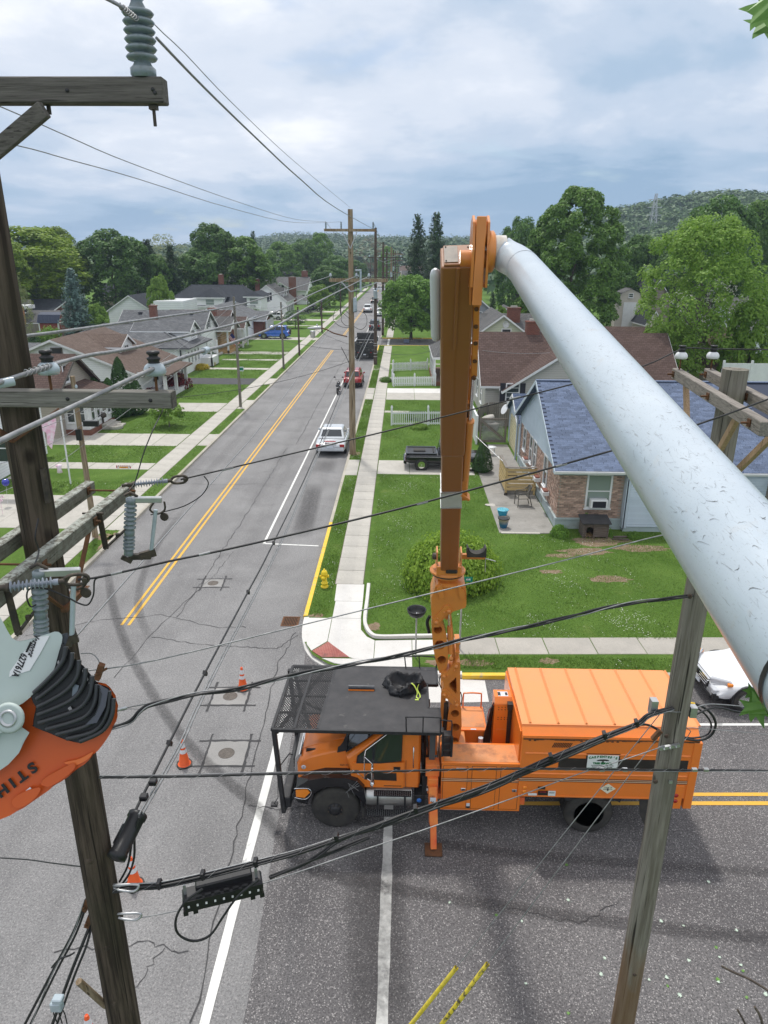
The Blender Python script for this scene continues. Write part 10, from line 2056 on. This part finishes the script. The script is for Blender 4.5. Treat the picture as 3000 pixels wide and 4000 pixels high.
for p in pts:b=MB();b.Qd([(0,-.1),(.2,-.02),(.24,.1),(.15,.22),(0,.26)],p+Qa((rr.uniform(-.1,.1),rr.uniform(-.1,.1),0)),7);b.Qf('stone',mt['concrete'],eg)
rk=Qi('stone_edging','row of rounded rocks beside the steps of the tan house','stone edging',(-23,46.6,ZG))
for i in range(9):b=MB();p=Qa((-23.6+.27*i+rr.uniform(-.1,.1),47.0+rr.uniform(-.2,.2),ZG));b.Qd([(0,-.1),(.17,-.02),(.2,.1),(.13,.22),(0,.26)],p,7);b.Qf('stone',mt['concrete'],rk)
t=Qi('planter_bowl','round concrete planter ring on the lawn by the arborvitae','planter',G(250,925,ZG));c=G(250,925,ZG);b=MB();b.Qd([(.5,0),(.55,.2),(.5,.24),(.42,.2),(.4,.12),(0,.12)],c,16);b.Qf('ring',mt['concrete'],t)
t=Qi('grill','dark grill with a pale leg beside the arborvitae','grill',G(225,925,ZG));c=G(225,925,ZG);b=MB();b.Qd([(0,.7),(.25,.8),(.28,.95),(.2,1.1),(0,1.15)],c,14);b.Qg([c,c+Qa((0,0,.8))],.06,6);b.Qf('grill_body',mt['darkiron'],t)
def Zr(s):return[(0,-.55*s),(.1*s,-.2*s),(.42*s,-.34*s),(.33*s,-.08*s),(.55*s,.12*s),(.28*s,.1*s),(.3*s,.36*s),(.12*s,.22*s),(0,.6*s),(-.12*s,.22*s),(-.3*s,.36*s),(-.28*s,.1*s),(-.55*s,.12*s),(-.33*s,-.08*s),(-.42*s,-.34*s),(-.1*s,-.2*s)]
mt['leafpale']=mat('leaf_underside',(.45,.56,.46),.6,c2=(.55,.64,.54),sc=30);mt['leaftop']=mat('leaf_top_green',(.08,.2,.03),.5,c2=(.14,.28,.05),sc=30)
spots=[(971,1950,0),(1127,1990,0),(1224,1869*1.0-0,1),(1136,2125,0),(1137,2125,0),(1227,1945,0),(1306,2070,0),(1298,2105,0),(1370,2153,0),(1440,2112,0),(1468,2150,0),(1488,2075,0),(1554,2068,0),(1568,2092,0),(1552,2122,0),(1591,2010,0),(1600,2085,0),(1654,2148,0),(1428,1990,0),(1402,2117,0),(1550,2116,1),(1442,2130,1),(1547,2047,1),(1605,2098,1),(1072,1977,1),(1365,2185,0),(1228,2189,1),(1613,2155,1),(1530,1905,0),(1476,2000,0)]
LM=[]
for k,m_ in((0,'leafpale'),(1,'leaftop')):
 b=MB();P=Zr(.075);tr_=tessellate_polygon([[Qa((x,y,0))for x,y in P]]);b.add([(x,y,.008+.18*abs(x))for x,y in P],[tuple(q)for q in tr_]);b.Qg([(0,-.04,.01),(.004,-.08,.004)],.0015,3);o=b.Qf('tmp',mt[m_]);LM.append(o.data);bpy.data.objects.remove(o)
rr=random.Random(4)
seen=set()
for x,y,k in spots:
 if(round(x/4),round(y/4))in seen:continue
 seen.add((round(x/4),round(y/4)));c=G(x,y,.004);s=rr.uniform(.75,1.15)
 o=link('fallen_leaf',LM[k],None,c,(rr.uniform(-.2,.2),rr.uniform(-.2,.2),rr.uniform(0,6.28)),(s,s,s));_p(o,('pale underside of a maple leaf lying on the grey cross street'if not k else'green maple leaf lying face up on the grey cross street'),'leaf',('pale fallen leaves on the asphalt'if not k else'green fallen leaves on the asphalt'))
b=MB();rng=np.random.default_rng(9);n=110
P=np.stack([rng.uniform(-2,9,n),rng.uniform(7.6,11.5,n),np.full(n,.006)],1);me=QE('litter',P,np.tile([0,0,1.],(n,1)),.014*(.5+rng.random(n)),rng,mt['L_white'],.25,1.2);_p(link('litter',me),kind='stuff')
def Zq(px,py,w,s,rz_,name_parent,tilt=(0,0,0),m_='leaftop'):
 c=wat(px,py,w);P=[]
 base=Zr(s)
 for i in range(len(base)):
  a,b_=base[i],base[(i+1)%len(base)];P.append(a);mx_,my_=(a[0]+b_[0])/2,(a[1]+b_[1])/2;P.append((mx_*(1.06 if i%2 else .95),my_*(1.06 if i%2 else .95)))
 Mx=(Matrix.Rotation(rz_,3,'Z')@Matrix.Rotation(tilt[0],3,'X')@Matrix.Rotation(tilt[1],3,'Y'));X_,Y_,Z_=rt,up,-fw
 b=MB();tr_=tessellate_polygon([[Qa((x,y,0))for x,y in P]]);V=[]
 for x,y in P:q=Mx@Qa((x,y,.25*abs(x)));V.append(c+X_*q.x+Y_*q.y+Z_*q.z)
 b.add(V,[tuple(q)for q in tr_]);b.Qf('leaf',mt[m_],name_parent)
lf=Qi('maple_branch','maple leaves poking in at the top right corner','branch',wat(1700,20,1.2));Zq(1668,12,1.15,.095,-2.5,lf,(.2,.3));Zq(1672,52,1.2,.095,-2.65,lf,(.3,.1));Zq(1690,25,1.25,.1,-1.9,lf,(.5,.0))
b=MB();b.Qg([wat(1700,40,1.2),wat(1760,-60,1.2)],.004,5);b.Qf('stem',mt['bark_g'],lf)
lf=Qi('maple_leaf','green maple leaf hanging at the right edge over the white crossover','leaf',wat(1640,1530,2.0));Zq(1637,1530,2.1,.1,3.35,lf,(.25,.5));Zq(1628,1500,2.15,.07,2.6,lf,(.3,.2));b=MB();b.Qg([wat(1640,1500,2.12),wat(1690,1440,2.1)],.002,4);b.Qf('stem',mt['bark_g'],lf)
tw=Qi('dead_branch','bare dark twig lying in from the lower right corner','branch',wat(1600,2120,7.0));b=MB();b.Qg(Qb([wat(1559,2087,7.6),wat(1584,2100,7.5),wat(1622,2117,7.4),wat(1672,2148,7.3)],4),[.012]*12+[.02],6);b.Qg(Qb([wat(1593,2181,7.3),wat(1604,2200,7.3),wat(1618,2230,7.3)],4),.012,6);b.Qg(Qb([wat(1630,2175,7.2),wat(1642,2195,7.2),wat(1650,2225,7.2)],4),.014,6);b.Qf('twig',mt['bark'],tw)
SW=Qi('power_saw','orange and pale grey power saw head with black grille, close at the left edge','power tool',wat(60,1560,1.05));w0=1.05
mt['sawor']=mat('saw_orange',(.62,.115,.02),.38,c2=(.52,.09,.02),sc=5,dirt=(.25,.07,.03),dsc=9,dlo=.62,dhi=.8);mt['sawgr']=mat('saw_grey',(.46,.53,.5),.5,c2=(.4,.47,.45),sc=6);mt['sawbl']=mat('saw_black',(.014,.015,.016),.45)
def wp(x,y,d=0):return wat(x,y,w0+d)
def cq(P):return[(x*.4067,1299.5+.4067*y)for x,y in P]
def cspl(P,k=4):
 n=len(P);Q=[]
 for i in range(n):
  p0,p1,p2,p3=[Qa((*P[(i+d)%n],0))for d in(-1,0,1,2)]
  for j in range(k):t=j/k;q=.5*((2*p1)+(p2-p0)*t+(2*p0-5*p1+4*p2-p3)*t*t+(3*p1-p0-3*p2+p3)*t**3);Q.append((q.x,q.y))
 return Q
def QQ(name,P,d0,d1,m_,bevel=.004,seg=2,k=4,par=None):
 P=cq(P);P=cspl(P,k)if k>1 else P
 b=MB();n=len(P);A_=[wp(p[0],p[1],d0)for p in P];B_=[wp(p[0],p[1],d1)for p in P]
 tr_=tessellate_polygon([[Qa((p[0],-p[1],0))for p in P]]);b.add(A_+B_,[tuple(t)for t in tr_]+[tuple(i+n for i in reversed(t))for t in tr_]+[(i,(i+1)%n,(i+1)%n+n,i+n)for i in range(n)]);return b.Qf(name,mt[m_]if isinstance(m_,str)else m_,par or SW,bevel=bevel,seg=seg)
QQ('housing',[(165,505),(400,420),(560,440),(610,500),(624,580),(600,665),(540,760),(470,838),(390,905),(290,975),(190,1045),(90,1113),(-20,1160),(-120,1190),(-120,860),(0,880),(85,560)],-.02,.16,'sawor',.03,5,3)
QQ('shroud',[(-120,-20),(-60,20),(0,85),(35,150),(65,195),(105,210),(200,188),(290,161),(320,170),(332,190),(318,260),(285,360),(235,425),(165,503),(80,562),(0,578),(-120,590)],-.035,.15,'sawgr',.014,4,2)
g_=QQ('grille',[(330,228),(400,305),(480,385),(525,440),(575,462),(602,510),(613,545),(600,605),(560,665),(500,722),(430,748),(350,735),(265,700),(185,668),(176,650),(182,600),(190,560),(166,503),(240,430),(290,355)],-.045,-.01,'sawbl',.008,2,2)
m_bar=mat('saw_rib',(.035,.037,.04),.35)
for P in([(350,240),(335,315),(268,400),(180,485)],[(385,272),(372,352),(305,432),(195,518)],[(420,312),(408,402),(340,482),(200,560)],[(455,355),(442,445),(375,525),(200,602)],[(490,395),(476,495),(405,575),(205,645)],[(515,440),(502,540),(440,618),(245,678)],[(540,455),(528,570),(470,655),(300,705)],[(580,475),(568,590),(505,685),(355,728)],[(603,515),(592,610),(540,690),(425,742)]):
 b=MB();b.Qg(Qb([wp(x,y,-.05)for x,y in cq(P)],5),.0034,6);b.Qf('grille_bar',m_bar,g_)
b=MB()
for x,y,dx in((445,370,10),(482,436,12),(462,412,8),(516,488,11),(509,512,9),(574,496,7),(566,548,7),(310,325,7),(372,570,12)):q=[wp(*cq([p])[0],-.0485)for p in((x-dx,y-4),(x+2,y-14),(x+dx,y+2),(x-2,y+14))];b.add(q,[(0,1,2,3)])
b.Qf('grille_gaps',mat('gap_grey',(.28,.28,.28),.7),g_,kind='stuff')
b=MB();q=[wp(*cq([p])[0],-.0487)for p in((388,438),(420,445),(400,525),(382,500))];b.add(q,[(0,1,2,3)]);b.Qf('filter_glimpse',mat('filter_grey',(.14,.17,.2),.5),g_)
QQ('grey_strip',[(530,445),(572,470),(560,560),(512,640),(462,650),(505,600),(528,545),(540,490)],-.057,-.046,mat('strip_grey',(.075,.08,.1),.45),.001,1,1)
QQ('label_sheet',[(205,187),(264,181),(215,272),(158,366),(48,400),(52,372),(120,275)],-.0365,-.0352,'white',0,1,1)
def QR(s,x,y,size,ang_,m_,d=-.037,sx=1,bold=0):
 X_=(rt*math.cos(ang_)+up*math.sin(ang_));Y_=(-rt*math.sin(ang_)+up*math.cos(ang_));x,y=cq([(x,y)])[0];return Zz(s,'print',size,mt[m_],SW,wp(x,y,d),X_,Y_,sx=sx,bold=bold,ext=.0004)
QR('627761A',103,338,.0135,R(-113),'sawbl',sx=.72,bold=.0003);QR('Vermeer',178,235,.0115,R(-108),'sawbl',sx=.8,bold=.0003);b=MB();b.Qg([wp(*cq([p])[0],-.0375)for p in((165,215),(140,268))],.0016,4);b.Qf('print',mt['sawbl'],SW)
QR('S T I H L',58,966,.021,R(217),'sawbl',-.0235,sx=1.15,bold=.0008)
QQ('lever_boss',[(-90,578),(0,576),(60,568),(95,585),(103,615),(80,655),(40,680),(0,700),(-90,740)],-.055,-.02,'sawgr',.01,4,3)
QQ('lever_plate',[(88,655),(148,698),(128,745),(95,800),(40,860),(-10,895),(-90,930),(-90,700)],-.042,-.018,'sawgr',.007,3,1)
b=MB();c=wp(*cq([(50,617)])[0],-.058);b.Qd([(.0125,0),(.0125,.005),(.009,.006),(.008,.002),(0,.002)],c,20,axis=(-fw));b.Qf('bolt_rim',mt['galv'],SW);b=MB();b.Qd([(.02,-.003),(.022,.001),(.019,.004),(.014,.003)],c,24,axis=(-fw));b.Qf('bolt_seat',mt['sawgr'],SW)
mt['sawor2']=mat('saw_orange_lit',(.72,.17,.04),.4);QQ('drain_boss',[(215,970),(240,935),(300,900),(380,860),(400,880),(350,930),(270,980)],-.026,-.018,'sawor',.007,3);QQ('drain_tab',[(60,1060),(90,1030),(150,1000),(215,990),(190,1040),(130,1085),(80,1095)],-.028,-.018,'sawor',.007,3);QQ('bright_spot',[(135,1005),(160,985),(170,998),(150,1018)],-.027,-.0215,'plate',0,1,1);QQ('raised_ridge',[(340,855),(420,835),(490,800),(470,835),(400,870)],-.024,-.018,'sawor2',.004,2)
QQ('latch_tab',[(325,180),(355,172),(362,185),(345,225),(330,225)],-.03,.02,mat('dark_tab',(.06,.07,.08),.5),.003,2,1)
hz=MB();hz.box(-1500,1500,-45,1900,-1.2,75);hm=bpy.data.materials.new('haze_air');hm.use_nodes=True;t=hm.node_tree;t.nodes.clear();o=t.nodes.new('ShaderNodeOutputMaterial');v=t.nodes.new('ShaderNodeVolumePrincipled');v.inputs['Density'].default_value=HAZE=.00030;v.inputs['Color'].default_value=(.66,.8,1,1);v.inputs['Anisotropy'].default_value=.2;t.links.new(v.outputs[0],o.inputs['Volume'])
hz.Qf('haze',hm,kind='stuff')
